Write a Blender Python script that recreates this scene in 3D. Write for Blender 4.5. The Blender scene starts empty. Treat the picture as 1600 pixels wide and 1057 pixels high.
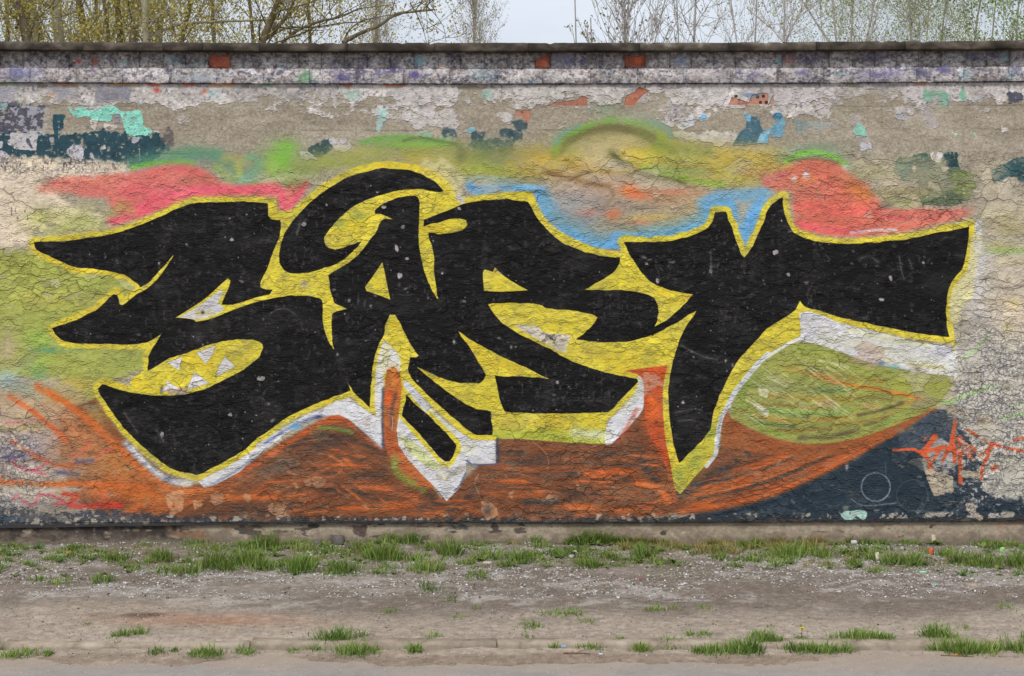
import bpy, math, random
import numpy as np
from mathutils import Vector
R = math.radians
scene = bpy.context.scene
COL = scene.collection
# ---------------------------------------------------------------------------
# CAMERA, SKY, SUN, EXPOSURE
# ---------------------------------------------------------------------------
CAM_D, CAM_Z, PXM, HOR = 8.0, 1.6, 300.0, 370.0     # metres to the wall, eye height, units per metre on the wall
FPX = CAM_D*PXM
cam = bpy.data.cameras.new('camera'); cam_o = bpy.data.objects.new('camera', cam); COL.objects.link(cam_o)
cam_o.location = (0, -CAM_D, CAM_Z); cam_o.rotation_euler = (R(90), 0, 0)
cam.sensor_fit = 'HORIZONTAL'; cam.sensor_width = 36.0; cam.lens = 36.0*FPX/1600
cam.shift_x = 0.0; cam.shift_y = -(528.5-HOR)/1600
cam.clip_start = 0.1; cam.clip_end = 2000
scene.camera = cam_o
SUN_EL, SUN_AZ = 47.0, 202.0       # azimuth clockwise from +Y: behind the camera, a little to its left
world = bpy.data.worlds.new('World'); scene.world = world; world.use_nodes = True
wn = world.node_tree.nodes; wl = world.node_tree.links; wn.clear()
wo = wn.new('ShaderNodeOutputWorld'); wb = wn.new('ShaderNodeBackground'); wb.inputs['Strength'].default_value = 0.1
sky = wn.new('ShaderNodeTexSky'); sky.sky_type = 'NISHITA'; sky.sun_disc = False
sky.sun_elevation = R(SUN_EL); sky.sun_rotation = R(SUN_AZ); sky.air_density = 1.0; sky.dust_density = 3.0; sky.ozone_density = 1.0
# thin cloud cover: the clear sky mixed with a pale, softly mottled cloud layer, brighter overhead as overcast skies are
tc = wn.new('ShaderNodeTexCoord'); sx_ = wn.new('ShaderNodeSeparateXYZ'); wl.new(tc.outputs['Generated'], sx_.inputs[0])
zr = wn.new('ShaderNodeMapRange'); zr.inputs['From Min'].default_value = 0.0; zr.inputs['From Max'].default_value = 1.0
wl.new(sx_.outputs['Z'], zr.inputs['Value'])
cr = wn.new('ShaderNodeMix'); cr.data_type = 'RGBA'; cr.inputs['A'].default_value = (6.7, 7.4, 8.4, 1); cr.inputs['B'].default_value = (12.0, 12.2, 12.6, 1)
wl.new(zr.outputs['Result'], cr.inputs['Factor'])
wno = wn.new('ShaderNodeTexNoise'); wno.inputs['Scale'].default_value = 3.0; wno.inputs['Detail'].default_value = 5.0
wmp = wn.new('ShaderNodeMapping'); wmp.inputs['Scale'].default_value = (1, 1, 3); wl.new(tc.outputs['Generated'], wmp.inputs['Vector']); wl.new(wmp.outputs['Vector'], wno.inputs['Vector'])
wmr = wn.new('ShaderNodeMapRange'); wmr.inputs['From Min'].default_value = .35; wmr.inputs['From Max'].default_value = .65; wmr.inputs['To Min'].default_value = .78; wmr.inputs['To Max'].default_value = .97
wl.new(wno.outputs['Fac'], wmr.inputs['Value'])
wm = wn.new('ShaderNodeMix'); wm.data_type = 'RGBA'
cmr = wn.new('ShaderNodeMapRange'); cmr.inputs['From Min'].default_value = .3; cmr.inputs['From Max'].default_value = .7; cmr.inputs['To Min'].default_value = .92; cmr.inputs['To Max'].default_value = 1.10; wl.new(wno.outputs['Fac'], cmr.inputs['Value'])
chs = wn.new('ShaderNodeHueSaturation'); wl.new(cmr.outputs['Result'], chs.inputs['Value']); wl.new(cr.outputs['Result'], chs.inputs['Color'])
wl.new(wmr.outputs['Result'], wm.inputs['Factor']); wl.new(sky.outputs['Color'], wm.inputs['A']); wl.new(chs.outputs['Color'], wm.inputs['B'])
wl.new(wm.outputs['Result'], wb.inputs['Color']); wl.new(wb.outputs['Background'], wo.inputs['Surface'])
sun = bpy.data.lights.new('sun', 'SUN'); sun.energy = 2.15; sun.angle = R(15); sun.color = (1.0, .96, .90)
sun_o = bpy.data.objects.new('sun', sun); COL.objects.link(sun_o)
_d = Vector((math.sin(R(SUN_AZ))*math.cos(R(SUN_EL)), math.cos(R(SUN_AZ))*math.cos(R(SUN_EL)), math.sin(R(SUN_EL))))
sun_o.rotation_euler = _d.to_track_quat('Z', 'Y').to_euler(); sun_o.location = (0, 0, 20)
vs = scene.view_settings
vs.view_transform = 'Standard'; vs.look = 'None'; vs.exposure = 0.0; vs.gamma = 1.0; vs.use_curve_mapping = False
ALB = 1.0/1.0                       # brightness of the place -> reflectance

# ---------------------------------------------------------------------------
# helpers
# ---------------------------------------------------------------------------
def lin(c):
    c = np.asarray(c, float)/255.0
    return np.where(c <= .04045, c/12.92, ((c+.055)/1.055)**2.4)
def tag(o, label=None, cat=None, group=None, kind=None):
    if label: o['label'] = label
    if cat: o['category'] = cat
    if group: o['group'] = group
    if kind: o['kind'] = kind
    return o
def empty(name, loc=(0, 0, 0), rz=0.0):
    o = bpy.data.objects.new(name, None); COL.objects.link(o); o.location = loc; o.rotation_euler.z = rz; o.empty_display_size = .1
    return o
def mesh_np(name, V, F, mat=None, parent=None, smooth=False, uv=None, col=None, mats=None):
    """V (n,3); F: (m,k) index array (k = 3 or 4) or list of such arrays"""
    Fs = F if isinstance(F, list) else [F]
    Fs = [np.asarray(f, np.int32) for f in Fs if len(f)]
    me = bpy.data.meshes.new(name); V = np.asarray(V, np.float32)
    me.vertices.add(len(V)); me.vertices.foreach_set('co', V.ravel())
    loops = np.concatenate([f.ravel() for f in Fs]); tot = np.concatenate([np.full(len(f), f.shape[1], np.int32) for f in Fs])
    start = np.concatenate([[0], np.cumsum(tot)[:-1]]).astype(np.int32)
    me.loops.add(len(loops)); me.loops.foreach_set('vertex_index', loops)
    me.polygons.add(len(tot)); me.polygons.foreach_set('loop_start', start)
    me.update(calc_edges=True)
    if smooth: me.polygons.foreach_set('use_smooth', np.ones(len(tot), bool))
    if uv is not None:
        l = me.uv_layers.new(name='UVMap'); l.data.foreach_set('uv', np.asarray(uv, np.float32)[loops].ravel())
    if col is not None:
        a = me.color_attributes.new('Col', 'FLOAT_COLOR', 'POINT'); c = np.ones((len(V), 4), np.float32); c[:, :3] = col; a.data.foreach_set('color', c.ravel())
    if mat: me.materials.append(mat)
    o = bpy.data.objects.new(name, me); COL.objects.link(o)
    if parent: o.parent = parent
    return o
def new_mat(name):
    m = bpy.data.materials.new(name); m.use_nodes = True
    n = m.node_tree.nodes; l = m.node_tree.links
    return m, n, l, n['Principled BSDF']
def noise_mat(name, cols, scale=8.0, rough=.9, bump=.3, bscale=40.0, spec=.3, rnd=.0, detail=6.0, stops=(.3, .5, .7), dist=.004, stretch=(1, 1, 1)):
    """procedural matter: noise through a colour ramp, finer noise as bump"""
    m, n, l, b = new_mat(name)
    tcn = n.new('ShaderNodeTexCoord'); mp = n.new('ShaderNodeMapping'); mp.inputs['Scale'].default_value = stretch
    l.new(tcn.outputs['Object'], mp.inputs['Vector'])
    oi = n.new('ShaderNodeObjectInfo'); vm = n.new('ShaderNodeVectorMath'); vm.operation = 'ADD'
    sc = n.new('ShaderNodeVectorMath'); sc.operation = 'SCALE'; sc.inputs[0].default_value = (37, 53, 71); l.new(oi.outputs['Random'], sc.inputs['Scale'])
    l.new(mp.outputs['Vector'], vm.inputs[0]); l.new(sc.outputs['Vector'], vm.inputs[1])
    t = n.new('ShaderNodeTexNoise'); t.inputs['Scale'].default_value = scale; t.inputs['Detail'].default_value = detail; t.inputs['Roughness'].default_value = .62
    l.new(vm.outputs['Vector'], t.inputs['Vector'])
    r = n.new('ShaderNodeValToRGB'); els = r.color_ramp.elements
    while len(els) < len(cols): els.new(.5)
    for e, c, p in zip(els, cols, stops): e.position = p; e.color = (*lin(c), 1)
    l.new(t.outputs['Fac'], r.inputs['Fac'])
    out = r.outputs['Color']
    if rnd:
        hs = n.new('ShaderNodeHueSaturation'); mr = n.new('ShaderNodeMapRange'); mr.inputs['To Min'].default_value = 1-rnd; mr.inputs['To Max'].default_value = 1+rnd
        l.new(oi.outputs['Random'], mr.inputs['Value']); l.new(mr.outputs['Result'], hs.inputs['Value']); l.new(out, hs.inputs['Color']); out = hs.outputs['Color']
    l.new(out, b.inputs['Base Color']); b.inputs['Roughness'].default_value = rough; b.inputs['Specular IOR Level'].default_value = spec
    if bump:
        t2 = n.new('ShaderNodeTexNoise'); t2.inputs['Scale'].default_value = bscale; t2.inputs['Detail'].default_value = 5.0; l.new(vm.outputs['Vector'], t2.inputs['Vector'])
        bp = n.new('ShaderNodeBump'); bp.inputs['Strength'].default_value = bump; bp.inputs['Distance'].default_value = dist
        l.new(t2.outputs['Fac'], bp.inputs['Height']); l.new(bp.outputs['Normal'], b.inputs['Normal'])
    return m
def WX(u, p=0.0): return (u-800)/PXM*(CAM_D-p)/CAM_D      # where a point drawn at (u, v) on the wall plane lies when it stands p metres proud
def WZ(v, p=0.0): return CAM_Z+(HOR-v)/PXM*(CAM_D-p)/CAM_D
# ---------------------------------------------------------------------------
# THE PAINTED WALL SKIN: colour, relief and gloss computed with numpy.
# Coordinates: u to the right, v downwards, in units of 1/300 m on the wall.
# ---------------------------------------------------------------------------
rng = np.random.default_rng(7)
U0, U1, V0, V1, RES = -700.0, 2300.0, 56.0, 872.0, 1.5
NW, NH = int((U1-U0)*RES), int((V1-V0)*RES)
f32 = np.float32
uu = (U0 + (np.arange(NW)+.5)/RES).astype(f32)
vv = (V0 + (np.arange(NH)+.5)/RES).astype(f32)

def lattice(su, sv, seed):
    r = np.random.default_rng(seed)
    gw, gh = int((U1-U0)/su)+4, int((V1-V0)/sv)+4
    G = r.random((gh, gw), dtype=f32)
    fx = (uu-U0)/su + 1; fy = (vv-V0)/sv + 1
    ix = fx.astype(int); iy = fy.astype(int)
    tx = fx-ix; ty = fy-iy
    tx = (tx*tx*(3-2*tx)).astype(f32); ty = (ty*ty*(3-2*ty)).astype(f32)
    R = G[iy]*(1-ty)[:, None] + G[iy+1]*ty[:, None]
    return R[:, ix]*(1-tx) + R[:, ix+1]*tx

def fbm(su, sv, octv, seed, gain=.55):
    a = 1.0; s = 0.0; tot = None
    for k in range(octv):
        n = lattice(su/2**k, sv/2**k, seed*101+k)*a
        tot = n if tot is None else tot+n
        s += a; a *= gain
    return tot/s            # mean .5

def smooth(lo, hi, x):
    t = np.clip((x-lo)/(hi-lo), 0, 1); return t*t*(3-2*t)

def blur(A, r):             # two box passes, r in pixels
    r = int(max(1, r))
    for _ in range(2):
        for ax in (0, 1):
            n = A.shape[ax]
            P = np.concatenate([np.repeat(A.take([0], ax), r+1, ax), A, np.repeat(A.take([-1], ax), r, ax)], ax)
            cs = np.cumsum(P, axis=ax, dtype=np.float64)
            A = ((cs[2*r+1:]-cs[:n]) if ax == 0 else (cs[:, 2*r+1:]-cs[:, :n]))/(2*r+1)
            A = A.astype(f32)
    return A

def box_of(pts, pad):
    p = np.asarray(pts, float)
    a = max(0, int((p[:, 0].min()-pad-U0)*RES)); b = min(NW, int((p[:, 0].max()+pad-U0)*RES)+2)
    c = max(0, int((p[:, 1].min()-pad-V0)*RES)); d = min(NH, int((p[:, 1].max()+pad-V0)*RES)+2)
    return (slice(c, d), slice(a, b))

def soften_corners(pts, it=2, lim=50):
    p = [np.array(q, float) for q in pts]
    for _ in range(it):
        out = []; n = len(p)
        for i in range(n):
            a, b, c = p[i-1], p[i], p[(i+1) % n]
            d1, d2 = b-a, c-b
            l1, l2 = np.hypot(*d1), np.hypot(*d2)
            if l1 < 1e-6 or l2 < 1e-6: continue
            ang = math.degrees(math.acos(max(-1, min(1, float(d1@d2)/(l1*l2)))))
            if ang > lim: out.append(b)
            else: out += [b-d1*.25, b+d2*.25]
        p = out
    return p

def fill(pts, rnd=True):
    """anti-aliased coverage of a polygon -> (box, mask)"""
    p = np.array(soften_corners(pts) if rnd else pts, float)
    bx = box_of(p, 1)
    h = bx[0].stop-bx[0].start; w = bx[1].stop-bx[1].start
    M = np.zeros((max(h, 0), max(w, 0)), f32)
    if h <= 0 or w <= 0: return bx, M
    X = (p[:, 0]-U0)*RES - bx[1].start; Y = (p[:, 1]-V0)*RES - bx[0].start
    X2, Y2 = np.roll(X, -1), np.roll(Y, -1)
    xs = np.arange(w, dtype=f32); SS = 4
    for r in range(h):
        acc = M[r]
        for s in range(SS):
            y = r+(s+.5)/SS
            m = ((Y <= y) & (Y2 > y)) | ((Y2 <= y) & (Y > y))
            if not m.any(): continue
            c = np.sort(X[m] + (y-Y[m])/(Y2[m]-Y[m])*(X2[m]-X[m]))
            for a, b in zip(c[0::2], c[1::2]):
                i0, i1 = max(0, int(a)), min(w, int(b)+1)
                if i1 > i0: acc[i0:i1] += np.clip(np.minimum(xs[i0:i1]+1, b)-np.maximum(xs[i0:i1], a), 0, 1)/SS
    return bx, np.minimum(M, 1)

def hand_edge(pts, amp=.7):
    """the same outline as a hand would spray it over rough plaster: short spans, slightly unsteady"""
    p = np.array(soften_corners(pts), float); q = np.roll(p, -1, 0); out = []
    for a, b in zip(p, q):
        k = max(1, int(np.hypot(*(b-a))/4.0))
        for t in np.arange(k)/k: out.append(a+(b-a)*t)
    o = np.array(out); n = len(o)
    iu = np.clip(((o[:, 0]-U0)*RES).astype(int), 0, NW-1); iv = np.clip(((o[:, 1]-V0)*RES).astype(int), 0, NH-1)
    d = np.roll(o, -1, 0)-np.roll(o, 1, 0); d /= np.hypot(d[:, 0], d[:, 1])[:, None]+1e-6
    s = ((rag_n[iv, iu]-.5)*5.0+(spray_n[iv, iu]-.5)*4.0)*amp
    return [tuple(x) for x in o+np.stack([d[:, 1], -d[:, 0]], -1)*s[:, None]]
def curve(pts, n=8):
    p = np.array(pts, float)
    if len(p) < 3: return p
    q = np.vstack([2*p[0]-p[1], p, 2*p[-1]-p[-2]]); out = []
    for i in range(1, len(q)-2):
        for t in np.linspace(0, 1, n, endpoint=False):
            a, b, c, d = q[i-1], q[i], q[i+1], q[i+2]
            out.append(.5*((2*b)+(c-a)*t+(2*a-5*b+4*c-d)*t*t+(3*b-a-3*c+d)*t**3))
    out.append(p[-1]); return np.array(out)

def dist_to(pts, pad, smoothc=True):
    """distance to a polyline (and parameter along it) -> (box, D, T)"""
    p = curve(pts) if smoothc else np.array(pts, float)
    bx = box_of(p, pad)
    x = uu[bx[1]][None, :]; y = vv[bx[0]][:, None]
    D = np.full((len(vv[bx[0]]), len(uu[bx[1]])), 1e6, f32); T = np.zeros_like(D)
    n = max(1, len(p)-1)
    for i in range(n):
        a = p[i]; b = p[min(i+1, len(p)-1)]; d = b-a; L = float(d@d)+1e-9
        sb = box_of([a, b], pad)
        ys = slice(max(0, sb[0].start-bx[0].start), max(0, sb[0].stop-bx[0].start)); xsl = slice(max(0, sb[1].start-bx[1].start), max(0, sb[1].stop-bx[1].start))
        if D[ys, xsl].size == 0: continue
        t = np.clip(((x[:, xsl]-a[0])*d[0]+(y[ys]-a[1])*d[1])/L, 0, 1)
        dd = np.hypot(x[:, xsl]-a[0]-t*d[0], y[ys]-a[1]-t*d[1]).astype(f32)
        m = dd < D[ys, xsl]
        D[ys, xsl] = np.where(m, dd, D[ys, xsl]); T[ys, xsl] = np.where(m, (i+t)/n, T[ys, xsl])
    return bx, D, T

def worley(su, sv, seed, warp=.35):
    r = np.random.default_rng(seed)
    gw, gh = int((U1-U0)/su)+6, int((V1-V0)/sv)+6
    jx = r.random((gh, gw), dtype=f32); jy = r.random((gh, gw), dtype=f32)
    ids = r.random((gh, gw, 3), dtype=f32)
    wx = (fbm(su*1.1, sv*1.1, 3, seed+1)-.5)*2*warp; wy = (fbm(su*1.1, sv*1.1, 3, seed+2)-.5)*2*warp
    px = ((uu-U0)/su+2)[None, :]+wx; py = ((vv-V0)/sv+2)[:, None]+wy
    ix = px.astype(np.int32); iy = py.astype(np.int32)
    F1 = np.full(px.shape, 9, f32); F2 = F1.copy(); bi = np.zeros(px.shape, np.int32); ox = np.zeros(px.shape, f32); oy = ox.copy()
    for dy in (-1, 0, 1):
        for dx in (-1, 0, 1):
            k = np.clip((iy+dy)*gw+ix+dx, 0, gw*gh-1)
            ex = px-(ix+dx)-jx.ravel()[k]; ey = py-(iy+dy)-jy.ravel()[k]
            d = np.sqrt(ex*ex+ey*ey)
            m = d < F1
            F2 = np.where(m, F1, np.minimum(F2, d))
            F1 = np.where(m, d, F1); bi = np.where(m, k, bi); ox = np.where(m, ex, ox); oy = np.where(m, ey, oy)
    R = ids.reshape(-1, 3)
    return dict(e=(F2-F1), r0=R[:, 0][bi], r1=R[:, 1][bi], r2=R[:, 2][bi], ox=ox, oy=oy)

C = np.zeros((NH, NW, 3), f32); C[:] = (163, 149, 128)
Hh = np.zeros((NH, NW), f32)          # relief in mm
FULL = (slice(0, NH), slice(0, NW))
NZ = {}
def nz(su, sv, o, seed):
    k = (su, sv, o, seed)
    if k not in NZ: NZ[k] = fbm(su, sv, o, seed)
    return NZ[k]
def gritty(m, bx):          # sprayed edges break up over the rough ground
    m = np.clip(m, 0, 1); return np.clip(m+(speck0[bx]*.6+rag_f[bx]*.4-.5)*1.5*m*(1-m)*2.2, 0, 1)
def put(bx, m, col, op=1.0):
    m = (m*op)[..., None]
    C[bx] += (np.array(col, f32)-C[bx])*m
rag_n = fbm(9, 9, 4, 11); rag_f = fbm(3, 3, 2, 12); spray_n = fbm(14, 10, 4, 13); big_n = fbm(120, 60, 4, 14); mid_n = fbm(40, 24, 4, 15)
hat_n = fbm(34, 2.2, 3, 16)           # brushed along
grain = fbm(2.2, 2.2, 2, 17); pit_n = fbm(6, 5, 3, 18); speck0 = fbm(4, 3, 3, 19)
yy = np.broadcast_to(vv[:, None], (NH, NW)); xx = np.broadcast_to(uu[None, :], (NH, NW))

def ragged(pts, col, op=1.0, rag=14, soft=.06, film=.0, coarse=0.0):
    rag = max(rag*1.5, 4.0)
    """patch with a torn edge; rag in units"""
    bx, m = fill(pts, False)
    pad = int(rag*RES)
    bx2 = box_of(pts, rag); M = np.zeros((bx2[0].stop-bx2[0].start, bx2[1].stop-bx2[1].start), f32)
    a = bx[0].start-bx2[0].start; b = bx[1].start-bx2[1].start
    M[a:a+m.shape[0], b:b+m.shape[1]] = m
    M = blur(M, max(1, rag*RES/3))
    n = rag_n[bx2]*.62+rag_f[bx2]*.06+spray_n[bx2]*.32
    k = smooth(.5-soft, .5+soft, M+(n-.5)*2.3)
    k *= smooth(0, .12, M)
    k = k*(1-.85*smooth(.70, .74, pit_n[bx2]))
    cc = np.array(col, f32)*(1+(speck0[bx2]-.5)*.30+(rag_n[bx2]-.5)*.25)[..., None]
    C[bx2] += (cc-C[bx2])*(k*op)[..., None]
    rim = np.zeros_like(k); rim[:-2] = np.clip(k[:-2]-k[2:], 0, 1); rim[:, 1:] = np.maximum(rim[:, 1:], .7*np.clip(k[:, 1:]-k[:, :-1], 0, 1))
    put(bx2, rim*smooth(.42, .55, spray_n[bx2]), (200, 194, 186), .55 if film > 0 or max(col) < 110 else .2)
    if film: Hh[bx2] += k*film*1.4+rim*film*.8
    return bx2, k

def soft_poly(pts, col, op=1.0, soft=6, n=.5, hard=None):
    bx, m = fill(pts)
    bx2 = box_of(pts, soft*2+2); M = np.zeros((bx2[0].stop-bx2[0].start, bx2[1].stop-bx2[1].start), f32)
    M[bx[0].start-bx2[0].start:, bx[1].start-bx2[1].start:][:m.shape[0], :m.shape[1]] = m
    M = blur(M, soft*RES/2) if soft*RES >= 1.4 else M
    put(bx2, gritty(M*(1-n+2*n*(spray_n[bx2]-.0)), bx2), col, op)
def blob(x, y, rx, ry, col, op=.8, rot=0.0, n=.6):
    R = max(rx, ry)*1.9
    bx = box_of([(x-R, y-R), (x+R, y+R)], 0)
    if bx[0].stop <= bx[0].start or bx[1].stop <= bx[1].start: return
    dx = uu[bx[1]][None, :]-x; dy = vv[bx[0]][:, None]-y
    c, s = math.cos(math.radians(rot)), math.sin(math.radians(rot))
    d = ((dx*c+dy*s)/rx)**2+((-dx*s+dy*c)/ry)**2
    m = np.exp(-d*1.1)*np.clip(1-n+2*n*spray_n[bx], 0, 1.3)
    put(bx, gritty(m, bx), col, op)
def spray(pts, w, col, op=.8, n=.4, taper=False, hatch=0.0, w1=None):
    """soft airbrushed stroke"""
    bx, D, T = dist_to(pts, max(w, w1 or w)*2.2)
    ww = w if w1 is None else w+(w1-w)*T
    if taper: ww = ww*np.clip(np.minimum(T, 1-T)*5+.15, .15, 1)
    m = np.exp(-(D/ww)**2*1.4)*np.clip(1-n+2*n*spray_n[bx], 0, 1.3)
    if hatch: m = m*np.clip(1-hatch+2*hatch*smooth(.35, .65, hat_n[bx]), 0, 1.2)
    put(bx, gritty(m, bx), col, op)
def line(pts, w, col, op=1.0, w1=None, edge=.9, smoothc=True, rough=0.0):
    """crisp stroke"""
    bx, D, T = dist_to(pts, max(w, w1 or 0)+3, smoothc)
    ww = (w if w1 is None else w+(w1-w)*T)/2
    if rough: ww = ww*(1-rough+2*rough*rag_n[bx])
    m = np.clip((ww-D)/edge+.5, 0, 1)
    put(bx, m, col, op); return bx, m
def flat(pts, col, op=1.0, rnd=True):
    bx, m = fill(pts, rnd); put(bx, m, col, op); return bx, m

def tile(ox, oy, pts, s=4.0): return [(ox+a/s, oy+b/s) for a, b in pts]
T1 = lambda *p: tile(0, 240, p); T2 = lambda *p: tile(400, 240, p); T3 = lambda *p: tile(800, 240, p); T4 = lambda *p: tile(1200, 240, p)
Q1 = lambda *p: tile(0, 500, p); Q2 = lambda *p: tile(400, 500, p); Q3 = lambda *p: tile(800, 500, p); Q4 = lambda *p: tile(1200, 500, p)
B1 = lambda *p: tile(0, 760, p, 3.56); B2 = lambda *p: tile(400, 760, p, 3.56); B3 = lambda *p: tile(800, 760, p, 3.56); B4 = lambda *p: tile(1200, 760, p, 3.56)
K1 = lambda *p: tile(0, 0, p); K2 = lambda *p: tile(400, 0, p); K3 = lambda *p: tile(800, 0, p); K4 = lambda *p: tile(1200, 0, p)

# --- outlines of the black letter shapes ------------------------------------
BLACK_S = (T1((215,555),(400,548),(520,535),(640,520),(760,490),(850,462),(960,415),(1080,360),(1160,325),(1220,308),(1400,303),(1590,303))
  + T2((75,312),(78,385),(95,412),(150,413),(158,430),(155,490),(130,560),(105,620),(95,660),(60,740),(30,800),(28,835),(45,850),(105,852),(85,885),(230,888),(330,887),(400,903),(420,930),(420,1056))
  + Q2((425,60),(450,130),(488,190),(585,440),(560,462),(480,482),(400,515),(300,555),(200,605),(130,655),(60,705),(0,745))
  + Q1((1560,790),(1500,830),(1420,880),(1330,925),(1240,970),(1225,972),(1170,960),(1100,940),(1040,910),(980,865),(900,800),(840,740),(790,690),(740,630),(690,560),(650,500),(615,450),(612,430),(640,400),(680,415),(740,435),(850,460),(950,472),(1060,472),(1170,465),(1250,445),(1320,415),(1400,375),(1480,335),(1550,290))
  + Q2((0,250),(30,215),(48,170),(38,145),(0,130))
  + Q1((1570,122),(1500,122),(1400,132),(1300,155),(1200,195),(1100,225),(1000,270),(960,300),(925,315),(925,250),(935,210),(960,170),(1010,90),(905,155),(700,152),(500,148),(430,140),(380,120),(345,80),(330,55),(400,25),(480,0))
  + T1((500,1030),(560,1000),(620,970),(690,900),(725,872),(742,878),(746,930),(765,950),(800,920),(855,868),(900,862),(990,780),(1085,640),(1045,680),(980,755),(920,820),(880,835),(860,810),(800,770),(740,745),(620,725),(520,718),(440,705),(370,670),(300,635),(240,610),(218,590)))
BLACK_C = T2((1175,235),(1130,180),(1060,140),(980,110),(900,95),(800,92),(720,105),(620,130),(540,165),(460,215),(380,270),(310,330),(250,400),(210,450),(180,500),(155,560),(145,620),(145,680),(165,720),(200,745),(250,755),(320,745),(400,725),(480,700),(540,670),(590,625),(630,590),(660,550),(600,570),(540,590),(490,600),(450,590),(425,560),(430,520),(460,470),(510,415),(560,370),(620,325),(690,290),(760,265),(840,240),(900,225),(1000,222),(1080,230),(1140,245))
BLACK_A = (T2((748,352),(800,310),(880,275),(960,262),(1005,270),(1022,290),(1020,400),(1015,500),(1022,600),(1040,690),(1065,780),(1100,850),(1135,915))
  + Q2((1265,75),(1320,150),(1380,250),(1440,345),(1430,375),(1400,395),(1340,398),(1240,392),(1150,360),(1080,325),(1000,293),(1060,340),(1130,400),(1220,470),(1300,520),(1370,560),(1440,565),(1465,575),(1475,610),(1478,720),(1370,720),(1300,670),(1200,580),(1100,490),(1020,420),(975,370),(955,330),(952,290),(960,260),(960,235),(1005,236),(1018,222),(970,160),(930,80),(890,0))
  + T2((888,1045),(870,1010),(838,1010),(822,1050)) + Q2((803,40),(810,80),(770,150),(740,230),(725,330),(718,430),(716,500),(712,548),(588,438),(488,190),(475,100),(472,0))
  + T2((475,1010),(490,992),(575,972),(490,938),(478,905),(465,850),(452,760),(520,720),(570,690),(620,650),(660,610),(700,560),(740,510),(765,460),(780,420),(805,408),(860,415),(800,382),(745,374)))
HOLE_A = T2((790,680),(805,740),(820,820),(840,915),(780,890),(690,860),(682,835),(730,770))
BLACK_R = (T2((1050,415),(1150,375),(1230,340),(1300,315),(1400,295),(1500,288),(1590,285))
  + T3((0,290),(100,300),(125,340),(150,400),(190,450),(240,500),(320,560),(420,605),(520,635),(600,648),(675,652),(670,700),(640,740),(560,790),(500,825),(455,852),(560,855),(680,855),(760,860),(830,875),(890,905),(915,950),(915,1000),(905,1056))
  + Q3((890,42),(880,95),(780,125),(680,140),(560,142),(400,122),(480,60),(520,10)) + T3((535,1025),(500,1000),(400,985),(215,970),(180,938),(0,935))
  + T2((1480,935),(1450,943),(1480,1000),(1530,1056)) + Q2((1590,60))
  + Q3((60,95),(130,130),(260,195),(320,235),(440,285),(560,325),(700,355),(780,370),(785,385),(700,480),(610,570),(590,578),(400,583),(200,587),(0,577))
  + Q2((1555,570),(1530,520),(1510,440),(1495,350),(1590,352)) + Q3((100,355),(235,370),(180,345),(100,300),(0,260))
  + Q2((1500,210),(1420,170),(1330,120),(1265,75)) + T2((1135,915),(1125,830),(1115,740),(1112,610),(1100,570),(1082,540),(1078,495),(1150,505),(1230,495),(1300,475),(1320,445),(1310,420),(1270,408),(1200,412),(1120,435),(1050,455)))
HOLE_R = T2((1415,740),(1430,725),(1480,740),(1495,712),(1540,760),(1600,800)) + T3((60,835),(100,855),(0,862)) + T2((1500,865),(1425,858))
BLACK_T = (T3((700,555),(850,555),(960,550),(1080,530),(1160,500),(1220,470),(1255,430),(1270,370),(1335,368),(1345,400),(1370,450),(1395,530),(1415,590),(1435,640),(1450,650),(1490,610),(1530,520),(1570,430))
  + T4((0,345),(40,305),(90,275),(95,330),(110,400),(130,460),(165,500),(200,520),(300,550),(400,565),(550,567),(700,555),(850,540),(1000,510),(1150,480),(1255,460),(1250,560),(1235,650),(1225,710),(1170,770),(1135,820),(1115,900),(1110,1000))
  + Q4((1120,60),(1128,105),(1000,95),(850,70),(700,40),(550,5)) + T4((430,1020),(330,985),(240,965),(215,950),(200,920),(180,960),(165,985),(120,1015))
  + Q4((0,50)) + Q3((1540,110),(1480,180),(1410,250),(1370,320),(1320,420),(1280,510),(1255,590),(1245,680),(1200,740),(1130,810),(1045,892),(1020,830),(1000,730),(985,620),(978,520),(978,420),(990,340),(1005,270),(1030,180),(1060,90),(1110,0))
  + T3((1130,1030),(1150,983),(1030,1056)) + Q3((960,55),(880,95),(890,42)) + T3((980,1040),(1060,960),(1130,880),(1000,860),(900,825),(850,790),(790,720),(740,640)))
BLACK_DROP = Q2((940,470),(1000,530),(1080,600),(1150,670),(1250,770),(1258,800),(1210,885),(1175,885),(1100,800),(1000,690),(910,600),(925,540))
LETTERS = [('S', BLACK_S), ('C', BLACK_C), ('A', BLACK_A), ('R', BLACK_R), ('T', BLACK_T), ('D', BLACK_DROP)]
# --- plaster and the remains of old paint ------------------------------------
t = np.clip(fbm(60, 22, 5, 21)*1.6-.3, 0, 1)[..., None]
C[:] = np.array((142, 132, 117), f32)*(1-t)+np.array((170, 160, 144), f32)*t
C += ((grain-.5)*44+(speck0-.5)*22)[..., None]
put(FULL, smooth(.62, .72, fbm(8, 5, 4, 33, .7)), (124, 112, 98), .45); put(FULL, smooth(.66, .74, fbm(10, 6, 4, 34, .7)), (188, 178, 164), .4)
Hh += (fbm(18, 12, 4, 22)-.5)*3.4+(grain-.5)*1.4+(fbm(7, 4, 3, 35)-.5)*1.6
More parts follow.
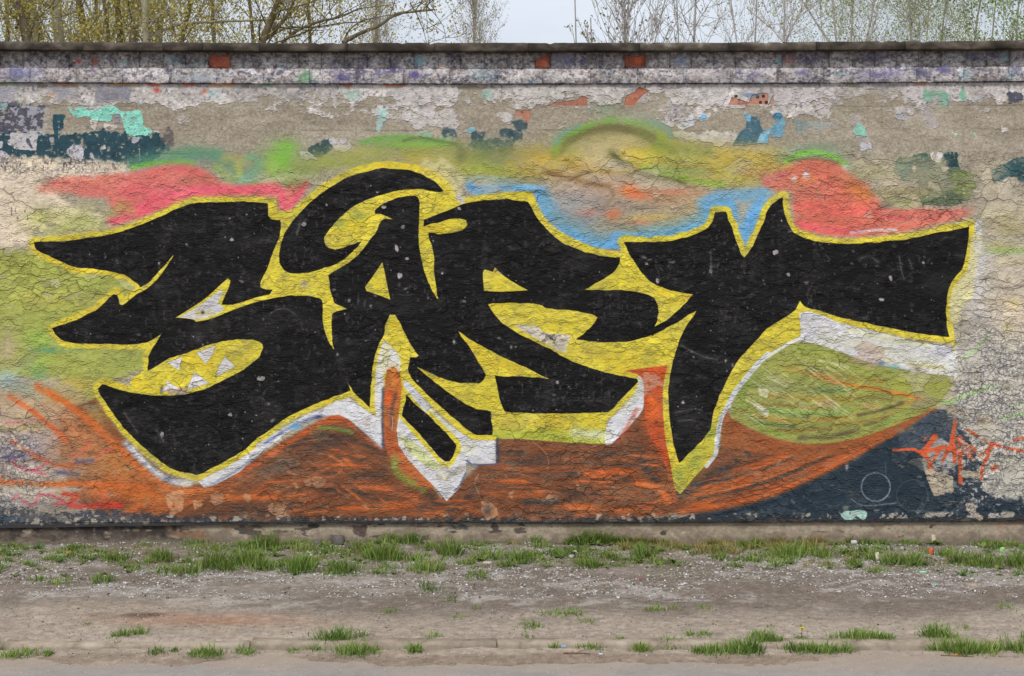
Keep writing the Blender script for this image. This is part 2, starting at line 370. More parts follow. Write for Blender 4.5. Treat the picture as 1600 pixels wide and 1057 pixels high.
# faint beds of the blockwork behind the plaster
for v, a, b in ((168, -700, 2300), (204.5, -700, 2300), (243, 1200, 2300), (243, 240, 430)):
    m = np.exp(-((yy-v-(mid_n-.5)*5)/1.6)**2)*((xx > a) & (xx < b))*smooth(.42, .6, big_n)
    Hh -= m*1.8; put(FULL, m*.35, (118, 106, 92))
for u, a, b in ((1282, 205, 243), (1378, 168, 204), (1510, 168, 204), (1585, 168, 204), (1505, 205, 240), (345, 168, 204), (262, 168, 232), (1660, 168, 204), (1760, 168, 204), (-120, 168, 204)):
    m = np.exp(-((xx-u-(mid_n-.5)*4)/2.2)**2)*((yy > a) & (yy < b)); Hh -= m*.9; put(FULL, m*.3, (120, 108, 94))
# pale, many times overpainted remains below the brick band
speck = fbm(5, 4, 3, 23); speck2 = fbm(4, 4, 3, 24); sp3 = fbm(7, 5, 3, 25)
band = smooth(182, 120, yy)*.245+smooth(225, 150, yy)*.16
leftsp = np.exp(-((xx-90)/190)**2)*smooth(205, 140, yy)*.05
cover = smooth(.50, .56, band+leftsp+fbm(70, 30, 5, 26)*.62+(rag_n-.5)*.25)
keep = smooth(.60, .52, np.abs(xx-330)/900+.2)*0+1
cover *= keep
for_col = np.array((184, 177, 174), f32)*np.ones((NH, NW, 1), f32)
for_col += ((speck-.5)*90)[..., None]; for_col *= (1+(mid_n-.5)*.5)[..., None]
k = smooth(.56, .72, speck2)[..., None]*smooth(.4, .6, spray_n)[..., None]; for_col = for_col*(1-k)+np.array((120, 116, 126), f32)*k
k = smooth(.68, .76, sp3)[..., None]*.5; for_col = for_col*(1-k)+np.array((134, 154, 156), f32)*k
C += (for_col-C)*(cover*.94)[..., None]
Hh += cover*2.8+cover*(smooth(.48, .52, fbm(12, 7, 4, 36))*.9+(speck-.5)*.9)
rim = np.zeros_like(cover); rim[:-2] = np.clip(cover[:-2]-cover[2:], 0, 1); put(FULL, rim, (206, 200, 194), .5); Hh += rim*1.6
# the brick band above (rows of headers and stretchers): painted over and over
bb = smooth(133.5, 131.5, yy)
base = np.array((150, 141, 139), f32)*np.ones((NH, NW, 1), f32)
n1 = fbm(16, 8, 5, 27, .72); n2 = fbm(13, 8, 5, 28, .75); n3 = fbm(8, 6, 4, 29, .7); n4 = fbm(30, 12, 4, 30)
lower = smooth(106, 109, yy)
for m, c, o in ((smooth(.50, .58, n1+lower*.06), (188, 182, 182), .85), (smooth(.60, .66, n2), (92, 90, 112), .7), (smooth(.64, .70, n3), (128, 132, 140), .6), (smooth(.73, .78, n4), (128, 160, 166), .5), (smooth(.72, .76, fbm(14, 8, 4, 31)), (196, 196, 208), .8)):
    base += (np.array(c, f32)-base)*(m*o)[..., None]
base += ((speck-.5)*104+(grain-.5)*56)[..., None]
k = smooth(.60, .64, fbm(5, 4, 3, 37))[..., None]*.6; base = base*(1-k)+np.array((206, 200, 200), f32)*k
k = smooth(.64, .70, speck2)[..., None]*.6; base = base*(1-k)+np.array((82, 78, 88), f32)*k
rbt = np.random.default_rng(77); tA = rbt.uniform(.86, 1.10, 200); tB = rbt.uniform(.92, 1.06, 100)
base *= np.where(yy < 106.8, tA[np.clip(((xx-U0)/35.4+.6).astype(int), 0, 199)], tB[np.clip(((xx-265+73*14)/73).astype(int), 0, 99)])[..., None]
base[(yy < 106.8)] *= .95
rb = random.Random(5)
JA = [36,72,108,144,180,218,255,290,326,360.5,395,431,467,502,538,574,610,647,685,719,757,793,836,859.5,898,936,975.5,1007.5,1046,1080,1115,1149,1187,1222,1259,1295,1331,1366,1400,1435,1470,1505,1541,1577,1612]
while JA[0] > U0+36: JA.insert(0, JA[0]-rb.uniform(34.6, 36.2))
while JA[-1] < U1-36: JA.append(JA[-1]+rb.uniform(34.6, 36.2))
JB = [265+73*k+(rb.uniform(-1, 1) if k else 0) for k in range(-13, 28)]
C += (base-C)*bb[..., None]
jl = np.zeros((NH, NW), f32)
for q in JA:
    a_ = int((q-3-U0)*RES); a_ = max(0, a_); jl[:, a_:a_+9] = np.maximum(jl[:, a_:a_+9], np.exp(-((xx[:, a_:a_+9]-q)/.9)**2)*((yy[:, a_:a_+9] < 107)))
for q in JB:
    a_ = max(0, int((q-3-U0)*RES)); jl[:, a_:a_+9] = np.maximum(jl[:, a_:a_+9], .6*np.exp(-((xx[:, a_:a_+9]-q)/.8)**2)*((yy[:, a_:a_+9] > 107)*(yy[:, a_:a_+9] < 131)))
jl = np.maximum(jl, np.exp(-((yy-106.8)/.9)**2)); put(FULL, jl*smooth(.38, .56, spray_n), (52, 52, 68), .32)
for x, y, rx, ry in ((575, 108, 50, 13), (617, 109, 12, 8), (535, 121, 18, 8), (648, 117, 12, 7), (30, 116, 26, 9), (1373, 117, 36, 9), (1440, 116, 14, 8), (1474, 112, 14, 7), (1268, 94, 30, 7), (1560, 92, 30, 7), (1160, 118, 30, 9), (900, 94, 30, 8)):
    bx = box_of([(x-2*rx, y-2*ry), (x+2*rx, y+2*ry)], 0); put(bx, np.exp(-((xx[bx]-x)/rx)**2-((yy[bx]-y)/ry)**2)*smooth(.47, .56, speck[bx]*.5+rag_n[bx]*.5), (86, 80, 116), .85)
Hh += bb*(smooth(.5, .56, n1)*1.0-smooth(.6, .66, n2)*.6)
for x, y, rx, ry, c in ((30, 116, 22, 9, (116, 118, 160)), (145, 112, 7, 4, (110, 100, 150)), (476, 122, 10, 9, (74, 148, 84)), (655, 95, 10, 8, (120, 176, 190)), (535, 121, 14, 7, (86, 80, 128)), (648, 117, 8, 6, (84, 76, 130)), (192, 99, 5, 4, (140, 190, 196)), (272, 94, 12, 5, (112, 150, 170)), (310, 124, 26, 5, (182, 196, 210)), (122, 97, 6, 4, (196, 70, 60)), (148, 100, 5, 8, (190, 90, 76)), (690, 101, 4, 3, (184, 100, 80)), (1006, 92, 9, 8, (150, 106, 92)), (1232, 94, 9, 8, (168, 96, 86)), (1217, 97, 5, 4, (110, 190, 200)), (1255, 115, 10, 5, (108, 104, 150)), (1368, 92, 20, 8, (92, 88, 118)), (1440, 116, 12, 8, (92, 94, 112)), (1474, 112, 10, 6, (98, 92, 140)), (1508, 119, 9, 7, (150, 190, 200)), (1585, 113, 8, 5, (98, 92, 140)), (1515, 90, 12, 5, (92, 88, 128)), (1570, 92, 8, 7, (130, 160, 165)), (875, 92, 20, 9, (126, 124, 150)), (1098, 118, 30, 9, (196, 188, 186)), (1065, 95, 12, 8, (128, 150, 176)), (1373, 117, 30, 8, (130, 126, 158)), (755, 118, 20, 8, (128, 168, 182))):
    blob(x, y, rx, ry, c, .62, n=1.0)
for x0, x1, c in ((88, 120, (206, 130, 50)), (172, 212, (214, 140, 60)), (232, 250, (200, 80, 60)), (285, 305, (206, 96, 70)), (330, 366, (220, 130, 50)), (0, 28, (110, 150, 90)), (600, 632, (206, 96, 50)), (536, 548, (206, 96, 50)), (408, 430, (100, 150, 100)), (1430, 1446, (190, 110, 70))):
    spray([(x0, 133), (x1, 133.5)], 2.2, c, .8, n=.6)
put(FULL, np.exp(-((yy-130.8)/1.1)**2)*smooth(.36, .5, big_n*.4+spray_n*.6), (44, 44, 62), .85)  # navy paint line, with the shade under the overhanging course painted in
# --- larger remains on the plaster --------------------------------------------
PALE = (192, 186, 184)
ragged(K2((860,540),(1190,530),(1270,570),(1275,640),(1230,665),(1150,670),(1100,640),(1060,655),(1010,655),(940,650),(860,620)), PALE, .9, 8, .1, 2.2)
ragged(K2((920,690),(1260,680),(1270,790),(1240,840),(1130,800),(1010,810),(930,760)), PALE, .8, 10, .1, 1.6)
ragged(K2((1480,690),(1590,690),(1600,770),(1530,760)), PALE, .85, 8, .1, 1.5)
ragged(K3((0,535),(480,530),(700,560),(700,640),(560,660),(480,640),(440,600),(360,625),(240,640),(100,680),(0,680)), (190, 184, 180), .9, 8, .1, 2.4)
ragged(K3((820,540),(1360,535),(1350,620),(1290,660),(1040,660),(940,600)), (196, 190, 188), .85, 8, .12, 2.0)
ragged(K3((1000,830),(1400,830),(1430,870),(1300,920),(1240,890),(1030,870)), (196, 190, 182), .8, 9, .14, 1.6)
ragged(K3((1040,740),(1130,730),(1130,780),(1060,810),(1030,790)), (190, 192, 200), .85, 5, .1, 1.4)
ragged(K3((1180,720),(1215,720),(1210,750),(1180,750)), (110, 170, 214), .9, 3, .1, 1)
ragged(K4((40,560),(400,560),(420,630),(240,640),(40,670)), (188, 182, 182), .85, 8, .12, 2.0)
ragged(K4((290,660),(400,660),(400,720),(350,755),(300,730)), (186, 180, 178), .85, 7, .12, 1.6)
ragged(K4((800,560),(970,560),(960,640),(840,620)), (190, 182, 182), .75, 8, .12, 1.6)
ragged(K4((1370,560),(1500,560),(1490,640),(1430,665)), (198, 190, 188), .85, 7, .1, 1.6)
ragged(K4((1480,590),(1590,590),(1590,650),(1500,650)), (66, 70, 86), .85, 6, .1, 1.0)
for q in (K4((970,570),(1040,575),(1030,640),(975,640)), K4((1195,570),(1240,570),(1235,640),(1200,650)), K4((1050,580),(1130,590),(1110,690),(1060,650))): ragged(q, (106, 168, 138), .7, 6, .2)
ragged(K4((940,660),(1010,670),(1075,800),(1010,810),(960,740)), (168, 160, 162), .7, 7, .15, 1.2)
ragged(K4((790,710),(860,710),(880,760),(800,760)), (160, 164, 176), .7, 6, .2, 1.2)
ragged(K4((515,720),(560,730),(600,800),(640,860),(650,930),(590,950),(545,850),(515,790)), (168, 160, 158), .8, 5, .1, 1.6)
ragged(K4((560,770),(600,800),(625,860),(555,860),(530,820)), (130, 186, 168), .9, 4, .1, 1.6)
for q in (K4((580,900),(650,900),(640,950),(580,950)),): ragged(q, (190, 190, 200), .8, 4, .1, 1.2)
ragged(K4((1150,842),(1190,842),(1180,858),(1152,858)), (170, 206, 190), .9, 3, .1); ragged(K4((1275,838),(1310,838),(1300,856),(1280,856)), (150, 196, 180), .9, 3, .1)
ragged(K4((160,740),(230,740),(260,790),(180,840)), (116, 136, 138), .7, 8, .2, .8); ragged(K4((230,770),(430,780),(420,810),(260,810)), (140, 156, 160), .55, 8, .2, .8)
ragged(K2((760,680),(820,680),(815,770),(800,760),(775,830),(752,820)), (160, 192, 188), .9, 3, .1, 1.4)
ragged(K2((1300,810),(1350,795),(1380,815),(1345,838),(1305,830)), (120, 170, 186), .9, 4, .1, 1.2)
ragged(K2((1010,830),(1120,830),(1110,860),(1040,860)), (130, 176, 150), .7, 5, .15, 1.0); ragged(K2((1130,860),(1230,855),(1225,915),(1140,910)), (120, 180, 140), .7, 6, .15, 1.0)
ragged(K2((1390,570),(1460,560),(1460,610),(1400,610)), (130, 176, 160), .6, 7, .2, .8); ragged(K2((520,570),(650,560),(680,600),(580,620)), (140, 178, 164), .6, 8, .25, .6)
# upper left: dark blue-green field, grey speckle, turquoise
TEAL = (36, 66, 78)
ragged([(-260, 196), (0, 200), (15, 206), (90, 208), (170, 205), (255, 210), (268, 232), (220, 258), (120, 258), (60, 248), (0, 246), (-260, 240)], TEAL, .95, 12, .1, 1.2)
ragged([(-200, 150), (4, 160), (70, 168), (72, 196), (66, 206), (20, 208), (-200, 205)], (74, 74, 88), .9, 9, .15, 1.4)
bx = box_of([(-220, 145), (80, 212)], 0); put(bx, smooth(.5, .6, speck[bx])*smooth(-260, 0, xx[bx])*smooth(84, 66, xx[bx])*smooth(158, 168, yy[bx]), (176, 176, 184), .75)
ragged([(82, 180), (101, 180), (100, 204), (84, 212)], (34, 70, 84), .95, 3, .1)
ragged([(250, 205), (270, 200), (272, 232), (252, 228)], (84, 80, 84), .8, 8, .2, 1)
sx, sy = 240/1586, 160/1057
L1 = lambda *p: [(a*sx, 130+b*sy) for a, b in p]
ragged(L1((690,260),(730,265),(760,310),(810,260),(880,255),(920,300),(1040,260),(1080,240),(1200,235),(1240,290),(1370,290),(1440,285),(1470,320),(1475,450),(1580,490),(1560,545),(1440,545),(1340,560),(1280,460),(1240,320),(1170,330),(1150,410),(1000,390),(940,380),(900,340),(800,390),(760,350)), (132, 206, 188), .95, 3, .1, 1.6)
ragged(L1((1170,330),(1240,330),(1255,440),(1180,420)), (120, 116, 130), .7, 4, .2)
ragged(L1((990,60),(1370,50),(1340,210),(1180,190),(1090,230),(990,190)), (126, 124, 136), .8, 8, .2, 1.4)
ragged(L1((0,40),(180,40),(180,140),(80,200),(0,210)), (150, 150, 164), .75, 10, .2, 1.2); ragged(L1((450,60),(760,50),(740,170),(560,150)), (150, 148, 158), .6, 10, .25, 1)
ragged(L1((925,390),(1030,400),(1000,430),(985,500),(960,500)), (200, 188, 182), .9, 3, .1, 1.4); ragged(L1((1070,420),(1240,460),(1150,500),(1090,490)), (200, 190, 186), .9, 3, .1, 1.4)
ragged(L1((110,520),(410,530),(375,600),(385,710),(280,700),(150,690),(80,640)), (192, 186, 188), .95, 3, .1, 1.8)
ragged(L1((275,560),(300,600),(350,690),(330,690),(270,610)), (64, 66, 86), .9, 2, .1)
ragged(L1((690,690),(760,650),(850,640),(865,740),(850,830),(760,790),(690,740)), (190, 186, 196), .95, 3, .1, 1.8)
ragged(L1((930,720),(960,720),(970,820),(920,830)), (176, 172, 176), .9, 3, .1, 1.2); ragged(L1((0,690),(60,720),(120,780),(100,830),(0,830)), (196, 190, 196), .9, 5, .1, 1.4); ragged(L1((0,600),(30,610),(25,680),(0,690)), (190, 186, 190), .9, 3, .1, 1)
ragged(L1((1030,660),(1090,630),(1090,690),(1040,690)), (190, 180, 176), .9, 2, .1, 1); ragged(L1((510,570),(560,560),(560,620),(520,620)), (180, 172, 168), .8, 2, .1, 1)
ragged(L1((1340,560),(1450,560),(1440,610),(1360,630)), (184, 180, 184), .85, 4, .1, 1); ragged(L1((0,225),(90,215),(75,300),(0,300)), (150, 186, 176), .7, 4, .2, 1)
ragged(K1((130,600),(150,610),(130,650),(110,640)), (140, 176, 110), .6, 4, .2); blob(245, 142, 5, 4, (196, 66, 54), .9); blob(320, 144, 4, 4, (200, 96, 74), .8); blob(80, 150, 5, 3, (206, 140, 80), .7); blob(333, 148, 9, 6, (150, 186, 190), .6, n=.8)
# blue and dark rags above the right cloud
R1 = lambda *p: [(1100+a*sx, 130+b*sy) for a, b in p]
ragged(R1((410,300),(500,350),(560,370),(580,450),(620,490),(680,490),(660,620),(540,620),(430,650),(290,640),(360,520),(440,440)), (62, 98, 116), .9, 5, .12, 1.8)
ragged(R1((410,300),(490,345),(470,390),(430,410)), (124, 176, 206), .9, 3, .1); ragged(R1((600,500),(690,490),(660,620),(550,620)), (126, 182, 212), .9, 4, .1, 1)
ragged(R1((680,330),(800,310),(830,430),(820,560),(690,560),(690,450),(760,400)), (104, 158, 184), .9, 4, .1, 1.8); ragged(R1((690,330),(800,320),(800,380),(720,380)), (60, 104, 128), .8, 4, .15)
ragged(R1((640,220),(640,220),(640,220)), TEAL, 0, 2)
# dark patches right
ragged(K4((790,1000),(840,990),(900,985),(970,955),(1030,980),(1060,1040),(1100,960),(1185,950),(1190,1056)) + T4((1190,100),(1270,140),(1310,220),(1240,290),(1150,330),(1000,330),(900,290),(960,220),(920,160),(850,190),(800,130)), (86, 104, 78), .92, 5, .12, 1.4)
ragged(T4((790,50),(900,60),(890,140),(840,180),(800,130)), (42, 84, 82), .85, 5, .15); ragged(T4((900,20),(980,10),(1040,60),(1010,120),(930,90)), (50, 76, 68), .8, 5, .2)
ragged(T4((1095,10),(1185,-10),(1185,95),(1100,90)), (34, 62, 70), .95, 3, .1); ragged(T4((1010,0),(1090,0),(1080,70),(1040,70)), (200, 198, 200), .9, 4, .1, 1)
ragged(T4((1080,90),(1130,85),(1120,130),(1085,120)), (196, 180, 164), .9, 3, .1); ragged(T4((1130,120),(1270,140),(1310,220),(1240,280),(1150,240)), (136, 146, 78), .6, 7, .3)
for q in (((905,90),(920,90),(915,160)), ((950,140),(965,150),(960,180)), ((1060,190),(1110,180),(1100,200)), ((880,250),(930,260),(960,310),(900,300)), ((1000,170),(1040,190),(1050,220),(1000,220)), ((1210,220),(1225,220),(1225,260)), ((1095,270),(1110,270),(1105,300))): ragged(T4(*q), (190, 176, 150), .9, 2, .1)
ragged([(1548, 268), (1572, 256), (1600, 243), (1750, 236), (1780, 262), (1700, 286), (1600, 288), (1575, 275), (1560, 292), (1550, 290)], (42, 74, 80), .92, 5, .1, 1.2); ragged([(1552, 284), (1590, 278), (1575, 318), (1562, 316)], (186, 176, 162), .8, 4, .15, 1)
ragged(T4((1430,470),(1600,420),(1600,520),(1500,520)), (168, 162, 162), .8, 7, .15, 1.2)
for x, y in ((700, 205), (745, 212), (790, 207), (805, 212), (812, 195)): ragged([(x-12, y-6), (x+10, y-8), (x+12, y+8), (x-8, y+9)], (48, 70, 78), .8, 7, .2)
ragged([(735, 218), (770, 214), (806, 218), (800, 240), (760, 244), (735, 234)], (62, 88, 84), .75, 8, .25)
ragged([(478, 228), (515, 218), (520, 234), (500, 246), (480, 246)], (50, 74, 78), .9, 4, .12, 1); ragged([(515, 218), (540, 216), (552, 230), (535, 240), (522, 232)], (192, 186, 190), .9, 3, .1, 1.2); ragged([(465, 236), (482, 236), (492, 244), (498, 252), (478, 252), (470, 250)], (196, 190, 192), .9, 3, .1, 1.2)
# --- sprayed background of the piece -----------------------------------------
CREAM = (224, 207, 184)
# a skim of smooth paint under everything from v = 240 down
gf_top = 252+18*np.sin(xx/260.0)+(rag_n-.5)*26
GF = smooth(0, 10, yy-gf_top)*smooth(817, 812, yy)
put(FULL, GF*smooth(.35, .6, fbm(50, 26, 4, 40)+.08*smooth(300, 420, yy)), (182, 172, 146), .55)
# far left and far right walls outside the main piece
soft_poly([(-720, 250), (20, 246), (120, 262), (215, 268), (150, 276), (70, 286), (110, 325), (160, 335), (150, 372), (60, 380), (40, 386), (-720, 390)], CREAM, .95, 6, .1)
ragged([(-700, 246), (10, 250), (60, 246), (160, 250), (215, 258), (215, 268), (100, 262), (-700, 262)], CREAM, .8, 8, .3)
soft_poly([(-720, 384), (40, 388), (60, 400), (110, 418), (200, 436), (222, 450), (190, 470), (120, 502), (80, 515), (100, 530), (228, 545), (230, 575), (160, 600), (150, 640), (120, 600), (60, 585), (-720, 600)], (158, 164, 80), .97, 8, .1)
for a in (((75, 342), 40, 18, (168, 170, 92), .75), ((130, 350), 40, 22, (166, 172, 96), .8), ((95, 362), 50, 9, (170, 170, 96), .6), ((30, 420), 40, 20, (150, 152, 68), .6), ((60, 465), 40, 12, (190, 178, 84), .5), ((105, 470), 36, 16, (176, 170, 74), .5), ((20, 500), 30, 22, (170, 176, 92), .5), ((60, 530), 30, 20, (140, 176, 74), .6), ((75, 547), 22, 6, (92, 140, 104), .8), ((120, 545), 18, 6, (110, 152, 96), .7), ((55, 572), 20, 12, (140, 180, 80), .7), ((62, 586), 14, 9, (110, 150, 104), .7), ((10, 545), 22, 34, (176, 160, 128), .8), ((8, 592), 24, 14, (160, 188, 186), .8), ((45, 612), 34, 12, (150, 168, 140), .6), ((120, 600), 34, 12, (180, 160, 74), .8), ((105, 622), 40, 12, (178, 152, 84), .7), ((190, 560), 36, 20, (150, 158, 82), .8), ((-200, 430), 120, 40, (172, 168, 90), .6), ((-300, 540), 90, 30, (120, 150, 90), .5), ((-160, 330), 80, 26, (206, 150, 120), .5)):
    blob(a[0][0], a[0][1], a[1], a[2], a[3], a[4])
# greens above the red cloud on the left
for p, w, c, o in (([(205, 255), (260, 246), (330, 244), (365, 262), (380, 285)], 13, (88, 138, 116), .75), ([(265, 240), (300, 236), (345, 240)], 9, (96, 142, 108), .6), ([(340, 262), (372, 288), (400, 288)], 10, (140, 160, 100), .8), ([(372, 262), (378, 283)], 9, (176, 178, 92), .8), ([(375, 286), (398, 270), (405, 255)], 9, (108, 160, 146), .75), ([(352, 248), (384, 250)], 9, (164, 160, 92), .7), ([(386, 246), (398, 246)], 6, (90, 170, 120), .6)):
    spray(p, w, c, o)
spray([(207, 263), (238, 256), (275, 253), (300, 256)], 5, (112, 182, 70), .75, n=.7)
# red cloud, left
RED = [(70, 281), (140, 276), (180, 273), (215, 268), (245, 261), (275, 257), (305, 260), (325, 270), (345, 285), (362, 293), (400, 288), (436, 284), (442, 310), (447, 288), (485, 283), (470, 310), (450, 332), (436, 328), (434, 308), (300, 310), (262, 326), (210, 345), (172, 352), (166, 345), (190, 335), (172, 322), (166, 310), (130, 308), (100, 300), (60, 300)]
soft_poly(RED, (214, 112, 104), .94, 7, .22)
for p, w, c, o in (([(200, 300), (260, 296), (320, 292)], 13, (222, 100, 106), .8), ([(215, 325), (260, 305), (330, 298), (436, 296)], 9, (226, 92, 112), .9), ([(175, 348), (205, 338), (262, 318)], 7, (224, 90, 110), .9), ([(440, 300), (444, 318), (452, 322), (476, 290)], 7, (224, 92, 110), .95), ([(240, 272), (290, 266), (322, 280)], 9, (196, 96, 90), .5), ([(290, 286), (325, 280)], 7, (176, 120, 90), .5), ([(190, 322), (205, 330)], 11, (188, 142, 92), .7), ([(175, 335), (190, 325)], 8, (186, 150, 96), .6), ([(90, 285), (170, 283)], 7, (224, 138, 112), .6), ([(60, 297), (110, 300)], 8, (222, 160, 132), .5)):
    spray(p, w, c, o)
# yellow-green mist over the first letters
for x, y, rx, ry, c, o in ((440, 250, 28, 24, (120, 182, 66), .95), (450, 228, 18, 12, (126, 176, 74), .8), (425, 262, 16, 14, (150, 184, 80), .8), (400, 262, 16, 20, (120, 150, 110), .7), (480, 262, 34, 16, (132, 146, 76), .85), (460, 285, 20, 10, (124, 138, 78), .8), (520, 250, 40, 14, (150, 160, 84), .8), (570, 238, 40, 12, (176, 172, 100), .7), (620, 225, 44, 9, (124, 160, 78), .85), (680, 228, 50, 10, (140, 160, 80), .85), (655, 226, 50, 5, (118, 180, 70), .7), (700, 250, 40, 18, (176, 170, 100), .8), (650, 245, 30, 12, (188, 168, 72), .8), (735, 250, 34, 16, (140, 150, 72), .85), (745, 268, 50, 13, (150, 160, 72), .9), (720, 246, 10, 18, (96, 100, 70), .8), (776, 252, 44, 20, (124, 138, 84), .8), (765, 280, 50, 7, (160, 162, 124), .6), (820, 268, 40, 20, (130, 132, 90), .7), (752, 262, 40, 6, (142, 178, 60), .7)):
    blob(x, y, rx, ry, c, o)
spray([(565, 222), (620, 214), (690, 222)], 5, (104, 158, 74), .8); spray([(630, 220), (660, 216), (715, 226)], 3, (96, 104, 60), .6)
for x, y, rx, ry, c, o in ((560, 252, 60, 12, (150, 156, 78), .7), (640, 238, 70, 10, (140, 146, 72), .6), (800, 242, 60, 18, (126, 130, 78), .7), (780, 270, 60, 12, (150, 152, 66), .7), (860, 285, 50, 10, (150, 140, 96), .5), (700, 262, 60, 16, (168, 160, 84), .6)):
    blob(x, y, rx, ry, c, o, n=.9)
# second cloud, middle
for x, y, rx, ry, c, o in ((1130, 262, 110, 26, (172, 156, 66), .9), (1060, 258, 60, 20, (160, 150, 62), .8), (900, 262, 70, 16, (184, 150, 70), .8), (940, 215, 70, 16, (134, 128, 72), .75), (945, 238, 52, 26, (192, 178, 128), .95), (985, 215, 30, 16, (186, 172, 124), .8), (860, 250, 46, 17, (206, 166, 70), .95), (845, 262, 34, 10, (212, 170, 54), .8), (830, 240, 30, 14, (168, 152, 80), .6), (1000, 243, 32, 14, (206, 178, 52), .95), (1025, 238, 26, 16, (190, 178, 60), .8), (1060, 236, 50, 16, (160, 160, 82), .85), (1090, 250, 44, 14, (150, 164, 96), .7), (1130, 250, 60, 20, (186, 166, 82), .95), (1185, 255, 50, 20, (182, 160, 76), .9), (1160, 275, 50, 18, (174, 166, 78), .9), (930, 285, 60, 24, (182, 156, 132), .95), (905, 300, 50, 16, (176, 150, 134), .8), (975, 275, 30, 12, (180, 160, 140), .8), (1000, 305, 60, 18, (176, 140, 110), .85), (1060, 310, 50, 14, (180, 142, 104), .8), (1090, 330, 40, 16, (170, 148, 106), .8), (930, 330, 60, 24, (160, 146, 140), .85), (890, 320, 40, 20, (150, 152, 156), .8), (1040, 345, 60, 14, (170, 152, 112), .8), (960, 350, 40, 14, (150, 146, 126), .8), (905, 345, 34, 18, (136, 148, 152), .8), (1000, 350, 20, 8, (198, 120, 90), .8), (958, 336, 12, 10, (214, 116, 76), .9), (920, 332, 18, 7, (196, 130, 116), .7), (1050, 300, 40, 7, (206, 134, 104), .7), (1010, 340, 40, 6, (182, 158, 88), .6)):
    blob(x, y, rx, ry, c, o)
blob(985, 297, 17, 9, (224, 118, 64), .95, n=.3); blob(1000, 306, 18, 6, (218, 112, 76), .8, n=.3)
spray([(850, 265), (875, 275), (915, 285), (950, 292)], 5, (140, 106, 66), .85); spray([(885, 250), (905, 270), (900, 280)], 6, (150, 120, 60), .6); spray([(950, 290), (958, 305), (948, 320)], 5, (132, 112, 86), .6)
spray([(955, 240), (968, 252), (985, 264), (1030, 278), (1060, 285)], 8, (108, 102, 62), .85, n=.5); spray([(960, 244), (980, 262), (1020, 276), (1070, 286)], 5, (92, 90, 50), .7, n=.5); spray([(868, 242), (890, 216), (925, 203), (960, 200), (1000, 208), (1020, 220)], 9, (104, 100, 58), .7, n=.5); spray([(1030, 214), (1034, 236), (1012, 256), (985, 252)], 7, (170, 156, 56), .7, n=.8); spray([(870, 240), (900, 262), (960, 268), (1010, 262)], 7, (178, 150, 76), .6, n=.8)
spray([(1005, 262), (1040, 272), (1080, 282), (1130, 290)], 5.5, (140, 170, 66), .9); spray([(1020, 262), (1060, 268), (1100, 270)], 6, (140, 166, 96), .7)
spray([(878, 236), (888, 222), (915, 205), (955, 199), (1000, 206), (1022, 214)], 7, (112, 106, 68), .85)
spray([(866, 235), (878, 218), (905, 203), (940, 190), (962, 187)], 7, (118, 170, 70), .62, n=1); spray([(978, 188), (1000, 194), (1022, 202), (1032, 216), (1028, 232)], 8, (118, 170, 70), .62, n=1); blob(880, 238, 26, 16, (150, 156, 74), .6, n=1); blob(1040, 226, 30, 20, (160, 162, 70), .6, n=1); spray([(1000, 206), (1030, 226), (1060, 236), (1110, 240)], 9, (120, 128, 70), .6, n=1)
spray([(868, 222), (880, 208), (905, 196)], 7, (116, 156, 138), .7, w1=4); spray([(1015, 190), (1040, 200), (1048, 214)], 6, (112, 156, 134), .6); blob(946, 172, 22, 10, (130, 150, 118), .7); blob(1000, 182, 26, 8, (150, 158, 138), .5)
# blue
for p, w, c, o in (([(846, 305), (866, 340), (905, 366), (962, 384)], 14, (96, 158, 206), .9), ([(975, 374), (1040, 364), (1088, 346), (1110, 322)], 13, (94, 162, 216), .92), ([(1128, 316), (1158, 372), (1190, 312)], 15, (98, 162, 214), .97), ([(1110, 312), (1160, 304), (1200, 300)], 9, (108, 164, 206), .85), ([(732, 290), (770, 292), (830, 296)], 7, (110, 168, 214), .85), ([(1000, 362), (1060, 356)], 7, (120, 158, 180), .7), ([(806, 292), (850, 296)], 6, (120, 176, 214), .85), ([(842, 300), (848, 322), (870, 350), (905, 372), (940, 384), (966, 388)], 7, (98, 160, 206), .95), ([(852, 312), (880, 350)], 12, (110, 150, 170), .7), ([(950, 380), (965, 368), (1040, 366), (1085, 356), (1108, 335), (1113, 318)], 8, (96, 164, 218), .95), ([(980, 360), (1050, 352), (1095, 340)], 9, (138, 158, 140), .7), ([(1095, 318), (1130, 308), (1170, 310)], 9, (112, 162, 196), .9), ([(1140, 322), (1158, 375), (1185, 318)], 11, (98, 162, 216), .95), ([(1120, 305), (1190, 305)], 8, (120, 160, 184), .85), ([(735, 292), (745, 300), (770, 297)], 7, (104, 164, 212), .9), ([(728, 282), (750, 278), (800, 283)], 6, (140, 158, 150), .7), ([(690, 300), (712, 306)], 5, (190, 190, 200), .8), ([(865, 335), (920, 366), (950, 372)], 8, (120, 148, 146), .6)):
    spray(p, w, c, o)
spray([(1038, 372), (1075, 366), (1105, 352)], 1.6, (170, 70, 90), .6); spray([(948, 391), (968, 391)], 1.6, (170, 70, 90), .7)
